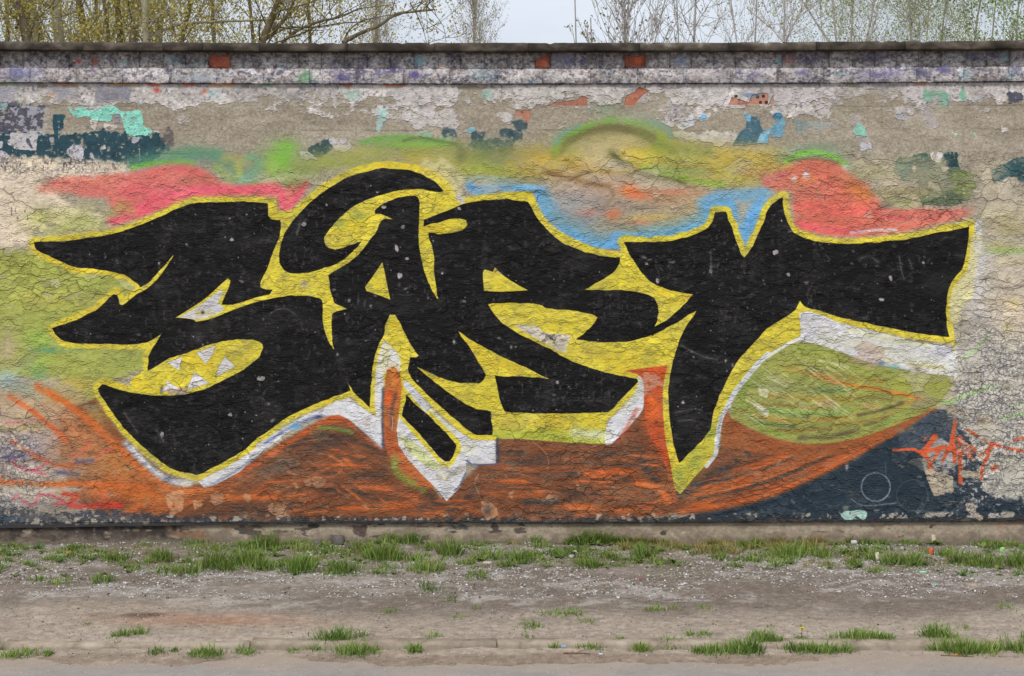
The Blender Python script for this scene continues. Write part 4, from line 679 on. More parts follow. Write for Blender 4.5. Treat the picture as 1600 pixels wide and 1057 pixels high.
spray(Q4((350,110),(600,150),(900,230),(1100,300)), 13, (206, 202, 164), .5, n=.9); spray(Q4((800,200),(1000,230)), 10, (200, 198, 194), .6, n=.9); spray(Q4((500,60),(800,130),(1000,160)), 5, (206, 204, 150), .6); spray(Q4((700,240),(900,280),(1080,300)), 4, (206, 198, 130), .6, n=.8); blob(1376, 568, 9, 4, (70, 90, 140), .7); blob(1396, 573, 9, 4, (90, 170, 160), .7); blob(1434, 578, 4, 4, (90, 60, 60), .9); flat(Q4((1130,170),(1182,168),(1182,352),(1120,350)), (208, 207, 206), .6); spray(Q4((550,255),(740,290),(900,320)), 2, (130, 140, 150), .5); blob(1473, 550, 10, 8, (214, 214, 224), .9)
spray(Q4((1170,170),(1175,350)), 3.5, (206, 204, 190), .8)
line(Q4((1143,60),(1150,120),(1160,170)), 5, (206, 190, 80), .95, smoothc=False)
# face in the first letter and the mouth
# --- black -----------------------------------------------------------------------
BK = (22, 21, 21)
lab = np.zeros((NH, NW), np.uint8); bm = np.zeros((NH, NW), f32)
HOLES = {'A': HOLE_A, 'R': HOLE_R}
for i, (nm, P) in enumerate(LETTERS):
    bx, m = fill(hand_edge(P, .55), False)
    if nm in HOLES:
        hb, hm = fill(HOLES[nm]); t = np.zeros((NH, NW), f32); t[hb] = hm; m = m*(1-t[bx])
    put(bx, m, BK); bm[bx] = np.maximum(bm[bx], m)
    lab[bx][m > .5] = i+1
put(FULL, blur((blur(bm, 4) > .6).astype(f32)*(gm > .2)*0, 1), BK)
for p in (Q2((488,186),(520,280),(560,370),(586,438)), T2((1135,912),(1180,990),(1230,1060))+Q2((1262,72)), Q3((888,44),(884,70),(879,96))):
    bx, m = line(p, 2.6, BK, 1, smoothc=False); bm[bx] = np.maximum(bm[bx], m)
# things drawn on top of the black
def over(P, col, rnd=True):
    bx, m = fill(P, rnd); put(bx, m, col); bm[bx] *= (1-m); lab[bx][m > .5] = 0
def over_line(P, w, col, w1=None):
    bx, m = line(P, w, col, 1, w1); bm[bx] *= (1-m); lab[bx][m > .5] = 0
over_line(T1((850,865),(890,850),(930,825),(985,775),(1030,715),(1082,642)), 7, YE, 1.6)
over_line(T1((715,868),(742,876),(752,900)), 6, YE); over(T1((742,872),(754,930),(830,865),(870,868),(775,945),(752,945)), YE, False)
over(T1((1100,1025),(1200,965),(1300,895),(1380,820),(1425,780),(1442,795),(1432,840),(1402,900),(1385,945),(1440,948),(1480,940),(1600,900)) + T2((90,878),(230,884),(60,915),(0,928)) + T1((1520,955),(1440,985),(1370,1015),(1300,1040),(1225,1052),(1210,1035)), YE)
over(T1((1125,1022),(1240,958),(1330,890),(1385,850),(1395,880),(1360,930),(1400,965),(1390,990),(1290,1030),(1230,1040)), (204, 202, 206)); blob(317, 489, 2.6, 2.6, (20, 18, 18), 1, n=0); blob(313, 490, 8, 5, (206, 180, 70), .6); blob(330, 492, 5, 8, (206, 190, 90), .5); blob(316.5, 488.5, 2.3, 2.3, (16, 15, 15), 1, n=0)
for q in (((1045,265),(1140,232),(1120,318)), ((1225,205),(1345,162),(1332,215),(1285,278)), ((1405,228),(1472,290),(1348,362),(1365,300)), ((1215,322),(1308,395),(1168,442)), ((1035,375),(1128,430),(1060,440),(1010,455),(1005,425),(1045,410))):
    flat(Q1(*q), (206, 204, 212), .95, False)
    line(Q1(*q, q[0]), 1.0, (150, 140, 70), .6, smoothc=False)
ragged(Q1((1045,430),(1100,440),(1170,425),(1168,465),(1050,468)), (170, 150, 140), .9, 3, .1); blob(253, 607, 3, 6, (30, 28, 28), .8); blob(312, 528, 8, 5, (196, 192, 200), .3)
# worn lilac-white patches inside the R
ragged(Q3((20,35),(150,32),(200,80),(370,95),(345,150),(340,205),(300,200),(180,130),(80,80)), (196, 188, 180), .95, 3, .12); bx = box_of([(840, 516), (885, 545)], 0); put(bx, smooth(.52, .6, speck[bx])*np.exp(-((xx[bx]-862)/16)**2-((yy[bx]-530)/11)**2), (70, 64, 60), .9)
ragged(Q2((1115,945),(1180,915),(1240,940),(1290,900),(1310,930),(1250,980),(1180,1000),(1130,990)), (178, 172, 166), .95, 2, .1); ragged(Q2((1165,980),(1200,985),(1195,1005),(1165,1000)), (214, 206, 170), .9, 1.5, .1)
blob(475, 443, 3, 7, (150, 140, 150), .8); spray(T2((280,820),(320,815)), 2.5, (120, 110, 120), .6)
# the small orange signature
TAG = (214, 90, 50)
for p, a, b in ((((780,815),(900,808),(960,825),(1100,795)), 3, 5), (((1040,730),(1000,785),(955,825)), 7.5, 4.5), (((950,825),(1000,870),(1020,945)), 5, 5), (((1075,810),(1045,850),(1030,880)), 4, 2.5), (((1172,630),(1150,760),(1150,800)), 4, 8), (((1160,780),(1165,890)), 5, 4), (((1140,790),(1110,840),(1090,880)), 5, 3), (((1200,740),(1202,900),(1202,1015)), 6.5, 5.5), (((1190,745),(1240,785),(1290,815),(1200,820),(1100,800)), 6, 5.5), (((1240,830),(1265,855),(1282,875)), 4.5, 3), (((1245,688),(1330,740),(1450,790),(1600,820),(1680,815)), 3.5, 3.5), (((1398,780),(1360,870),(1335,940),(1330,1000)), 6, 4), (((1320,850),(1370,810),(1410,775)), 3, 4), (((1398,925),(1430,915),(1405,940)), 4.5, 3), (((1535,752),(1600,738),(1660,735)), 4, 4), (((970,755),(985,735)), 2, 2)):
    line(Q4(*p), a*1.3, TAG, .95, w1=b*1.3, edge=1.6, rough=.25)
# chalky loops on the dark blue
for cx, cy, r, o in ((1368, 761, 22, .75), (1425, 774, 24, .2)):
    a = np.linspace(0, 6.28, 26); line([(cx+r*math.cos(t)*1.02, cy+r*math.sin(t)) for t in a], 2.0, (150, 160, 176), o, edge=1.6, rough=.5)
line([(1383, 724), (1384, 742)], 1.6, (150, 160, 176), .25); line([(1330, 780), (1350, 790), (1400, 786)], 1.6, (140, 150, 166), .5); blob(1323, 730, 3, 5, (196, 170, 180), .9)
for q in (((1440, 725), (1460, 735), (1490, 745), (1490, 770), (1460, 774), (1450, 755)), ((1505, 785), (1522, 788), (1525, 800), (1512, 800)), ((1500, 735), (1530, 736), (1530, 748), (1502, 746)), ((1480, 636), (1510, 640), (1505, 650), (1478, 646)), ((1520, 650), (1550, 648), (1548, 664), (1525, 664)), ((1520, 803), (1540, 806), (1530, 812))): ragged(q, (172, 158, 138), .95, 4, .1, -1.2)
ragged(B4((400,150),(440,135),(550,140),(540,185),(420,185)), (160, 196, 186), .9, 3, .1)
PLm_0 = (yy > pl_v[None, :]).astype(f32); rim_all = np.zeros((NH, NW), f32)
# --- crackle, curled flakes, chips, plinth, exposed brick --------------------------
gfz = smooth(-4, 8, yy-gf_top)*smooth(818, 816, yy)           # graffiti-painted zone
W1c = worley(17, 12, 51, .75); W4 = worley(36, 24, 95, .6)
zz_ = smooth(.46, .54, fbm(150, 90, 3, 96)+.10*smooth(420, 330, yy)-.06*smooth(600, 660, yy))
for k_ in ('e', 'r0', 'r1', 'r2', 'ox', 'oy'): W1c[k_] = np.where(zz_ > .5, W4[k_]*(2.0 if k_ == 'e' else 1), W1c[k_])
del W4; W2c = worley(8.5, 5.5, 61, .6)
px1 = W1c['e']*13; px2 = W2c['e']*6
openn = smooth(.44, .60, fbm(90, 50, 4, 52)); openn2 = smooth(.45, .6, fbm(50, 36, 4, 53))
wv_ = fbm(24, 24, 3, 67)
crk = np.exp(-(px1/(.25+1.3*smooth(.3, .75, wv_)))**2)*openn*gfz*smooth(.45, .62, fbm(14, 14, 3, 58))
crk2 = np.exp(-(px2/.7)**2)*openn2*gfz*smooth(.4, .6, fbm(18, 18, 3, 59))
curl = np.exp(-np.maximum(px1-.6, 0)/2.6)*openn
# plates lean: lower edges stand off the wall
Hh += gfz*(1.5+W1c['r0']*1.6*openn+np.clip(W1c['oy'], -.6, .6)*(4.2+3.4*W1c['r1'])*(.14+.86*openn)+np.clip(W1c['ox'], -.6, .6)*(W1c['r2']-.5)*5+curl*1.9-crk*2.6-crk2*.9+(W2c['r0']-.5)*.7*openn2+np.clip(W2c['oy'], -.6, .6)*1.3*(.5+.5*openn2))
wr = fbm(16, 6, 4, 54)-.5
lay = fbm(34, 24, 5, 91, .62); st = 0
for q in (.40, .455, .51, .565):
    e_ = smooth(q-.006, q+.006, lay); st = st+e_*1.0
    up = np.zeros_like(e_); up[:-2] = np.clip(e_[:-2]-e_[2:], 0, 1); Hh += (gfz*.9+.3)*up*1.5
    rim_all = np.maximum(rim_all, up*smooth(.4, .6, spray_n)); put(FULL, up*gfz*(1-bm)*smooth(.35, .6, spray_n), (206, 200, 186), .16)
Hh += st*(gfz*1.0+.35*(1-PLm_0))
Hh += gfz*wr*2.6*(.5+1.3*bm)
# darker dirt in the open cracks, slight tone change from plate to plate
dirty = np.clip(crk*.75+crk2*.22, 0, 1)*(1-.6*bm)
tone = 1+gfz*((W1c['r1']-.5)*.09*(.4+openn)+(W2c['r1']-.5)*.05+(mid_n-.5)*.12+(grain-.5)*.10)
C *= tone[..., None]
C *= (1-dirty*.34)[..., None]
# lost plates: older paint comes through
lost = ((W1c['r2'] > .93) & (big_n+rag_n*.3 > .58)) | ((W2c['r2'] > .985) & (mid_n > .5))
lost = blur((lost & (px1 > .5)).astype(f32), 1)*gfz*(1-bm)*(1-.75*smooth(640, 700, yy)*smooth(1250, 1150, xx)*smooth(200, 320, xx))*(1-.8*gm)
oldc = np.stack([np.interp(W1c['r0'], [0, .3, .5, .7, 1], c) for c in ((176, 196, 150, 120, 190), (166, 188, 150, 124, 150), (140, 180, 110, 110, 130))], -1).astype(f32)
C += (oldc*.55+C*.45-C)*(lost*.8)[..., None]; Hh -= lost*1.2
# fine crazing of the pale margins and corners
W3c = worley(5.5, 8.0, 71, .7); p3 = np.exp(-(W3c['e']*5/.9)**2)
cz = np.clip(smooth(1486, 1502, xx)*smooth(470, 560, yy)*smooth(815, 800, yy)+smooth(100, 40, xx+(rag_n-.5)*50)*smooth(640, 690, yy)*smooth(812, 800, yy)*.9+smooth(190, 120, xx)*smooth(300, 262, yy)*smooth(240, 250, yy)*.8, 0, 1)*smooth(.34, .5, fbm(30, 22, 4, 72))
put(FULL, cz*p3, (70, 70, 82), .62); Hh += cz*(-p3*1.2+W3c['r0']*.8)
put(FULL, cz*smooth(.55, .65, speck2)*smooth(.45, .6, sp3), (104, 104, 116), .5); put(FULL, cz*smooth(.6, .7, speck), (226, 218, 206), .6)
sprk = smooth(.60, .68, fbm(2.4, 5, 2, 73))*smooth(235, 150, xx+(rag_n-.5)*60)*smooth(244, 250, yy)*smooth(280, 256, yy)+smooth(.80, .86, fbm(2.4, 11, 2, 74))*smooth(150, 60, xx)*smooth(250, 260, yy)*smooth(400, 330, yy)
put(FULL, np.clip(sprk, 0, 1), (70, 68, 74), .7)
# black paint: grey scuffs, tiny chips
wn_ = smooth(.56, .66, fbm(5, 3, 4, 64, .7)*.5+fbm(60, 30, 3, 65)*.5)*gfz*(1-bm)
put(FULL, wn_, (172, 160, 138), .2)
put(FULL, smooth(.6, .7, fbm(9, 5, 4, 66, .7))*gfz*(1-bm), (120, 110, 96), .13)
put(FULL, bm*smooth(.5, .75, fbm(46, 30, 5, 55)), (47, 46, 46), .5); put(FULL, bm*smooth(.58, .74, fbm(9, 5, 4, 56, .7)), (70, 67, 68), .55); put(FULL, bm*smooth(.55, .7, fbm(14, 60, 4, 97))*smooth(.5, .62, big_n), (54, 53, 53), .4); put(FULL, bm*smooth(.68, .74, fbm(4, 9, 3, 68))*smooth(.5, .62, fbm(80, 40, 3, 69)), (84, 82, 84), .5); put(FULL, bm*rim_all, (60, 58, 58), .45)
chip = (W2c['r2'] > .965) & (W2c['e']*6 > 2.2+3.0*W2c['r1']) & (fbm(90, 60, 3, 57)+(W2c['r0']-.5)*.3 > .5)
chip = blur(chip.astype(f32), 1)*bm; put(FULL, chip, (150, 146, 146), .6); Hh -= chip*.8
for x, y, rx, ry in ((620, 388, 4, 7), (637, 404, 4.5, 3), (625, 431, 5, 6), (595, 367, 1.8, 3), (629, 354, 2.5, 2.5), (601, 324, 6, 3), (591, 301, 4, 3), (717, 326, 4, 4), (475, 350, 4, 5), (486, 377, 3, 3), (511, 321, 3, 2.5), (385, 336, 4, 2), (370, 333, 4, 2), (360, 341, 3, 2), (379, 344, 2, 2), (669, 466, 3, 4), (546, 470, 2, 3), (1027, 440, 3, 5), (1011, 413, 5, 2), (1110, 420, 2, 10), (1212, 395, 6, 5), (1231, 429, 4, 4), (1392, 436, 3, 8), (1442, 410, 3, 4), (1420, 335, 1, 1), (1376, 468, 8, 2), (1415, 497, 4, 3), (1358, 398, 3, 3), (1413, 434, 2, 3), (408, 592, 8, 6), (360, 648, 4, 3), (272, 660, 4, 3), (253, 680, 3, 5), (365, 620, 4, 3), (872, 598, 4, 3), (1084, 559, 3, 2), (1066, 628, 3, 2), (492, 519, 5, 2), (1125, 503, 2, 5), (362, 375, 4, 3), (293, 382, 2, 2), (220, 460, 2, 2), (652, 595, 3, 4)):
    rx *= .72; ry *= .72
    ragged([(x-rx, y-ry), (x+rx*.8, y-ry*.9), (x+rx, y+ry*.6), (x+rx*.1, y+ry), (x-rx*.9, y+ry*.7)], (178, 172, 172) if rx > 1.9 else (130, 127, 128), .82, max(1.2, rx*.5), .15, -.6)
rs_ = np.random.default_rng(99)
for k in range(480):
    x = rs_.uniform(60, 1510); y = rs_.uniform(270, 740)
    if bm[min(NH-1, int((y-V0)*RES)), int((x-U0)*RES)] > .9:
        s = rs_.uniform(.5, 1.0)+(rs_.random() < .12)*rs_.uniform(.3, 1.2); c_ = rs_.uniform(110, 205); blob(x, y, s, s*rs_.uniform(.7, 1.8), (c_, c_*.98, c_*.98), .9, n=0)
for p, o in (([(1405, 402), (1408, 420), (1412, 436)], .4), ([(1420, 406), (1425, 420)], .35), ([(1345, 404), (1358, 400), (1372, 410)], .4), ([(1064, 540), (1095, 556), (1120, 562)], .4), ([(1055, 645), (1080, 640), (1095, 640)], .4), ([(1060, 658), (1085, 656)], .35), ([(195, 645), (210, 668), (215, 676)], .35), ([(470, 345), (464, 368)], .4), ([(422, 490), (435, 484), (450, 484), (462, 492)], .35), ([(245, 672), (256, 690)], .4), ([(1110, 395), (1112, 430)], .35)):
    line(p, 1.8, (140, 138, 142), o, edge=1.6, rough=.8); spray(p, 5, (90, 88, 90), o*.7, n=1)
# --- plinth ----------------------------------------------------------------------
PLm = (yy > pl_v[None, :]).astype(f32)
t = fbm(50, 14, 4, 81)[..., None]; plc = np.array((150, 136, 118), f32)*(1-t)+np.array((174, 160, 142), f32)*t + ((grain-.5)*24)[..., None]
bt = smooth(330, 230, xx+(rag_n-.5)*90)*smooth(852, 842, yy+(rag_n-.5)*20)
k = (bt*smooth(.2, .4, fbm(16, 9, 4, 82)))[..., None]; plc = plc*(1-k)+np.array((58, 52, 49), f32)*k
k = (smooth(290, 200, xx)*smooth(.62, .7, fbm(9, 6, 4, 83)))[..., None]*.6; plc = plc*(1-k)+np.array((150, 140, 130), f32)*k
k = (smooth(.62, .68, fbm(22, 8, 5, 84)+smooth(660, 420, xx)*.05-smooth(760, 900, xx)*.08))[..., None]*.85; plc = plc*(1-k)+np.array((70, 62, 60), f32)*k
k = (np.exp(-((xx-300)/60)**2)*smooth(.5, .6, fbm(20, 12, 3, 85)))[..., None]*.7; plc = plc*(1-k)+np.array((146, 96, 66), f32)*k
k = (smooth(1535, 1560, xx)*smooth(.52, .6, fbm(14, 9, 3, 86)))[..., None]*.6; plc = plc*(1-k)+np.array((176, 128, 114), f32)*k
k = (smooth(828, 850, yy+(rag_n-.5)*26+(spray_n-.5)*16))[..., None]*.75; plc = plc*(1-k)+np.array((112, 101, 88), f32)*k
k = smooth(.56, .66, fbm(30, 12, 4, 98))[..., None]*.5; plc = plc*(1-k)+np.array((120, 106, 92), f32)*k; plc *= (1+(speck0-.5)*.25)[..., None]
C += (plc-C)*PLm[..., None]; Hh = Hh*(1-PLm)+PLm*((rag_n-.5)*2+(grain-.5)*.8)
ragged([(700, 822), (736, 822), (730, 830), (705, 830)], (62, 70, 72), .8, 4, .15); ragged([(548, 822), (575, 824), (568, 840), (552, 838)], (80, 64, 62), .8, 4, .2)
# --- brick showing where the plaster has fallen -----------------------------------------
brk = np.zeros((NH, NW), f32)
BRP = [(K1((1310,346),(1438,346),(1438,426),(1310,428)), (168, 86, 66)), (K3((148,378),(205,345),(238,348),(232,424),(145,424)), (176, 88, 64)), (K3((706,350),(828,350),(828,420),(708,422)), (160, 84, 64)),
 (K3((215,662),(260,645),(400,625),(440,600),(470,610),(470,662)), (160, 104, 84)), (K3((700,660),(715,600),(770,575),(795,545),(860,570),(815,600),(790,625),(762,664)), (172, 104, 80)), (K3((1355,660),(1375,610),(1420,625),(1480,645),(1500,600),(1560,585),(1600,590),(1600,668)) + K4((35,590),(30,655)), (176, 124, 104)), (K3((25,690),(115,690),(118,735),(95,770),(60,730),(20,725)), (172, 116, 96))]
for P, c in BRP:
    bx, m = fill(P, False); m = np.clip(m, 0, 1)*smooth(.2, .3, blur(m, 1))
    put(bx, m*(.8+.3*rag_f[bx]), c, .96); Hh[bx] = Hh[bx]*(1-m)+m*(-2.0+(rag_n[bx]-.5)*.8); brk[bx] = np.maximum(brk[bx], m)
    put(bx, m*smooth(.55, .7, speck[bx]), (196, 150, 126), .35); put(bx, m*smooth(.6, .7, rag_n[bx]), (132, 72, 58), .5)
flat(K3((765,360),(815,350),(812,390),(770,400)), (196, 100, 66), .9, False)
for x, y in ((1150, 151.5), (1184, 152.5), (1193, 151.5), (1188.5, 161), (1197.5, 161), (1155, 158)):
    bx = box_of([(x-6, y-6), (x+6, y+6)], 0); d = np.hypot(xx[bx]-x, yy[bx]-y); m = smooth(2.7, 1.8, d); deep = 1 if (x, y) != (1155, 158) else .3
    Hh[bx] -= m*9*deep; put(bx, m, (52, 38, 34), .85*deep)
for x, y in ((816, 175), (822, 193)): blob(x, y, 2, 1.6, (70, 50, 44), .8, n=0)
ragged([(1160, 148), (1180, 145), (1192, 148), (1180, 154), (1168, 153)], (110, 130, 160), .8, 3, .15, 1)
C = np.clip(C, 8, 250)
# ---------------------------------------------------------------------------
# THE WALL
# ---------------------------------------------------------------------------
cimg = bpy.data.images.new('wall_paint', NW, NH, alpha=False, float_buffer=False)
px = np.ones((NH, NW, 4), f32); 
_l = lin(np.arange(0, 256, .25)); 
Clin = np.interp(C, np.arange(0, 256, .25), _l)*ALB
Cs = np.where(Clin <= .0031308, Clin*12.92, 1.055*np.power(np.maximum(Clin, 1e-6), 1/2.4)-.055)
px[..., :3] = np.clip(Cs[::-1], 0, 1)
cimg.pixels.foreach_set(px.ravel()); cimg.update()
Hlow = blur(Hh, 2)
# height kept for the bump: what the mesh itself cannot show, in mm; gloss in the green channel
himg = bpy.data.images.new('wall_relief', NW, NH, alpha=False, float_buffer=True); himg.colorspace_settings.name = 'Non-Color'
px[..., 0] = (Hh-Hlow)[::-1]*.05+.5; px[..., 1] = bm[::-1]; px[..., 2] = gfz[::-1]
himg.pixels.foreach_set(px.ravel()); himg.update()
del px, Clin, Cs
MW, n, l, b = new_mat('painted_wall')
uvn = n.new('ShaderNodeUVMap'); uvn.uv_map = 'UVMap'
ti = n.new('ShaderNodeTexImage'); ti.image = cimg; ti.extension = 'EXTEND'; l.new(uvn.outputs['UV'], ti.inputs['Vector'])
th = n.new('ShaderNodeTexImage'); th.image = himg; th.extension = 'EXTEND'; l.new(uvn.outputs['UV'], th.inputs['Vector'])
sp = n.new('ShaderNodeSeparateColor'); l.new(th.outputs['Color'], sp.inputs['Color'])
tco = n.new('ShaderNodeTexCoord'); gn = n.new('ShaderNodeTexNoise'); gn.inputs['Scale'].default_value = 160; gn.inputs['Detail'].default_value = 4; l.new(tco.outputs['Object'], gn.inputs['Vector'])
gm_ = n.new('ShaderNodeMath'); gm_.operation = 'MULTIPLY_ADD'; gm_.inputs[1].default_value = .05; l.new(gn.outputs['Fac'], gm_.inputs[0]); l.new(sp.outputs['Red'], gm_.inputs[2])
bp = n.new('ShaderNodeBump'); bp.inputs['Strength'].default_value = 1.0; bp.inputs['Distance'].default_value = .020
l.new(gm_.outputs['Value'], bp.inputs['Height']); l.new(bp.outputs['Normal'], b.inputs['Normal'])
hv = n.new('ShaderNodeMapRange'); hv.inputs['From Min'].default_value = .3; hv.inputs['From Max'].default_value = .7; hv.inputs['To Min'].default_value = .93; hv.inputs['To Max'].default_value = 1.07; l.new(gn.outputs['Fac'], hv.inputs['Value'])
hs = n.new('ShaderNodeHueSaturation'); l.new(hv.outputs['Result'], hs.inputs['Value']); l.new(ti.outputs['Color'], hs.inputs['Color']); l.new(hs.outputs['Color'], b.inputs['Base Color'])
rr = n.new('ShaderNodeMapRange'); rr.inputs['To Min'].default_value = .88; rr.inputs['To Max'].default_value = .62; sr = n.new('ShaderNodeMapRange'); sr.inputs['To Min'].default_value = .3; sr.inputs['To Max'].default_value = .12; l.new(sp.outputs['Green'], sr.inputs['Value']); l.new(sr.outputs['Result'], b.inputs['Specular IOR Level']); l.new(sp.outputs['Green'], rr.inputs['Value']); l.new(rr.outputs['Result'], b.inputs['Roughness'])

wall = empty('graffiti_wall', (0, 0.12, 0))
tag(wall, 'long weathered masonry wall under peeling graffiti letters in black and yellow', 'wall')
def off_top(u): return np.interp(u, [-700, 0, 400, 800, 1200, 1600, 2300], [-3.5, -1.6, 0, .6, -.6, -3.2, -7])
def UVof(u, v): return np.stack([(u-U0)/(U1-U0), 1-(v-V0)/(V1-V0)], -1)
# --- face of the wall: a relief grid, cut into the painted letters, their outline and the bare render
us = np.unique(np.concatenate([np.arange(-700, -150, 6.0), np.arange(-150, 1750, 2.0), np.arange(1750, 2301, 6.0)]))
tt = np.linspace(0, 1, 345)
Ug, Tg = np.meshgrid(us, tt)
Vb = np.interp(Ug, uu, pl_v)
Vg = 131.0+(Vb-131.0)*Tg
jx_ = np.clip(((Ug-U0)*RES).astype(int), 0, NW-1); jy_ = np.clip(((Vg-V0)*RES).astype(int), 0, NH-1)
Dg = Hlow[jy_, jx_]*1e-3
fade = np.clip(1-(Vg-131)/260, 0, 1)
X = WX(Ug, 0); Z = WZ(Vg+off_top(Ug)*fade, 0); Y = -(Dg)-.003*smooth(.985, 1.0, Tg)
W_, H_ = len(us), len(tt)
Pv = np.stack([X, Y, Z], -1)
gx = np.gradient(Pv, axis=1); gy = np.gradient(Pv, axis=0)
Nn = np.cross(gy, gx); Nn /= np.linalg.norm(Nn, axis=-1, keepdims=True)+1e-12
if Nn[..., 1].mean() > 0: Nn = -Nn
idx = np.arange(W_*H_).reshape(H_, W_)
Q = np.stack([idx[:-1, :-1], idx[1:, :-1], idx[1:, 1:], idx[:-1, 1:]], -1).reshape(-1, 4)
uc = ((Ug[:-1, :-1]+Ug[1:, 1:])/2).ravel(); vc = ((Vg[:-1, :-1]+Vg[1:, 1:])/2).ravel()
fx_ = np.clip(((uc-U0)*RES).astype(int), 0, NW-1); fy_ = np.clip(((vc-V0)*RES).astype(int), 0, NH-1)
FL = lab[fy_, fx_].astype(int)
isy = (gm[fy_, fx_] > .5) & (FL == 0) & (C[fy_, fx_, 0]-C[fy_, fx_, 2] > 70); FL[isy] = 20
bl = brk[fy_, fx_] > .5
for k, (a, c) in enumerate(((850, 922), (972, 1018), (1136, 1212), (800, 832))): FL[bl & (uc > a) & (uc < c) & ((vc < 168) if k < 3 else (vc >= 168))] = 30+k
Pf = Pv.reshape(-1, 3); Nf = Nn.reshape(-1, 3); Uf = UVof(Ug.ravel(), Vg.ravel())
def cut(name, ids, label=None):
    m = np.isin(FL, ids)
    if not m.any(): return None
    q = Q[m]; used, inv = np.unique(q, return_inverse=True); q = inv.reshape(-1, 4)
    o = mesh_np(name, Pf[used]-np.array(wall.location), q, MW, wall, True, Uf[used])
    o.data.normals_split_custom_set_from_vertices(Nf[used].tolist())
    if label: o['label'] = label
    return o
cut('render_coat', [0])
for k, lb in enumerate(('black first letter with a toothed mouth', 'black hooked swoosh over the second letter', 'black second letter with a triangular hole', 'black third letter with a curled foot', 'black last letter with a long crossbar', 'small black slanting bar under the second letter')):
    cut('painted_letter', [k+1], lb)
cut('painted_outline', [20], 'yellow outline around the black letters')
for k in range(4): cut('brick', [30+k])
# lower edge of the render coat (a drip lip standing over the plinth) and the plinth
ub = us; vb = np.interp(ub, uu, pl_v)
yl = Y[-1]
Vl = np.concatenate([np.stack([WX(ub), yl, WZ(vb)], -1), np.stack([WX(ub), np.full(len(ub), .03), WZ(vb-.6)], -1)])
nb = len(ub); ii = np.arange(nb-1)
mesh_np('drip_lip', Vl-np.array(wall.location), np.stack([ii, nb+ii, nb+ii+1, ii+1], -1), MW, wall, True, np.concatenate([UVof(ub, vb-1.5)]*2))
t2 = np.linspace(0, 1, 26); Up, Tp = np.meshgrid(us[::2], t2); Vp = np.interp(Up, uu, pl_v)-2+(872-np.interp(Up, uu, pl_v)+2)*Tp
jx2 = np.clip(((Up-U0)*RES).astype(int), 0, NW-1); jy2 = np.clip(((Vp-V0)*RES).astype(int), 0, NH-1)
jyp = np.maximum(jy2, np.clip(((np.interp(Up, uu, pl_v)+2-V0)*RES).astype(int), 0, NH-1))
Pp = np.stack([WX(Up), .016-Hlow[jyp, jx2]*1e-3-.004*Tp, WZ(Vp)], -1).reshape(-1, 3)
i3 = np.arange(Up.size).reshape(Up.shape); q3 = np.stack([i3[:-1, :-1], i3[1:, :-1], i3[1:, 1:], i3[:-1, 1:]], -1).reshape(-1, 4)
mesh_np('plinth', Pp-np.array(wall.location), q3, MW, wall, True, UVof(Up.ravel(), np.maximum(Vp, np.interp(Up, uu, pl_v)+1).ravel()))
# back and ends of the wall
M_OLD = noise_mat('old_render', ((120, 108, 96), (150, 138, 122), (172, 160, 142)), 3.0, .95, .5, 30)
xa, xb = WX(U0), WX(U1); zt = WZ(82)-.0
Vk = np.array([(xa, 0, -.2), (xb, 0, -.2), (xb, .24, -.2), (xa, .24, -.2), (xa, 0, zt), (xb, 0, zt), (xb, .24, zt), (xa, .24, zt)])
Vk[:, 1] = np.where(Vk[:, 1] == 0, .035, Vk[:, 1])
mesh_np('wall_core', Vk-np.array(wall.location), np.array([(1, 2, 6, 5), (2, 3, 7, 6), (3, 0, 4, 7), (4, 5, 6, 7), (0, 1, 5, 4)]), M_OLD, wall)
# --- the two brick courses under the coping --------------------------------------------
M_MORT = noise_mat('mortar', ((70, 64, 64), (104, 98, 96), (136, 128, 122)), 14, .95, .5, 60)
def brick(u0, u1, v0, v1, proud, g, gr=None):
    """one brick: chamfered front, worn corners, sides running back into the wall"""
    u0 += g; u1 -= gr if gr is not None else g*.4
    nu = max(3, int((u1-u0)/9)); fr = np.linspace(0, 1, nu+1)
    rows = [(v0, .0), (v0+1.3, 1), ((v0+v1)/2, 1), (v1-1.3, 1), (v1, .0)]
    tilt = rb.uniform(-.0015, .0015); pr = proud+rb.uniform(-.0015, .002)
    V = []; T = []
    for v, k in rows:
        for f in fr:
            e = k*(1 if 0 < f < 1 else 0)
            u = u0+(u1-u0)*f; d = pr-(.0035 if not e else 0)+tilt*(f-.5)+rb.uniform(-.0006, .0006)
            vj = v+rb.uniform(-.35, .35)*(1 if not e else .5)
            uj = u+rb.uniform(-.3, .3)
            V.append((WX(uj, d), -d, WZ(vj+float(off_top(u)), d))); T.append((uj, vj))
    w = nu+1; F = [(r*w+i, (r+1)*w+i, (r+1)*w+i+1, r*w+i+1) for r in range(4) for i in range(nu)]
    ring = list(range(w))+[r*w+nu for r in range(1, 5)]+[4*w+i for i in range(nu-1, -1, -1)]+[r*w for r in range(3, 0, -1)]
    n0 = len(V)
    for k in ring: x, y, z = V[k]; V.append((x, .03, z)); T.append(T[k])
    L = len(ring); F += [(ring[(i+1) % L], ring[i], n0+i, n0+(i+1) % L) for i in range(L)]
    T = np.array(T)
    return mesh_np('brick', np.array(V)-np.array(wall.location), np.array(F), MW, wall, False, UVof(T[:, 0], T[:, 1]))
for a, c in zip(JA[:-1], JA[1:]): brick(a, c, 82.0, 106.3, -.001+(.002 if (a, c) not in ((326, 360.5), (975.5, 1007.5)) else -.002), .4)
for k, (a, c) in enumerate(zip(JB[:-1], JB[1:])): brick(a, c, 107.2, 130.4, .028, .4 if abs(a-265) > 1 else 1.6, None if abs(c-265) > 1 else 1.2)
mm = []
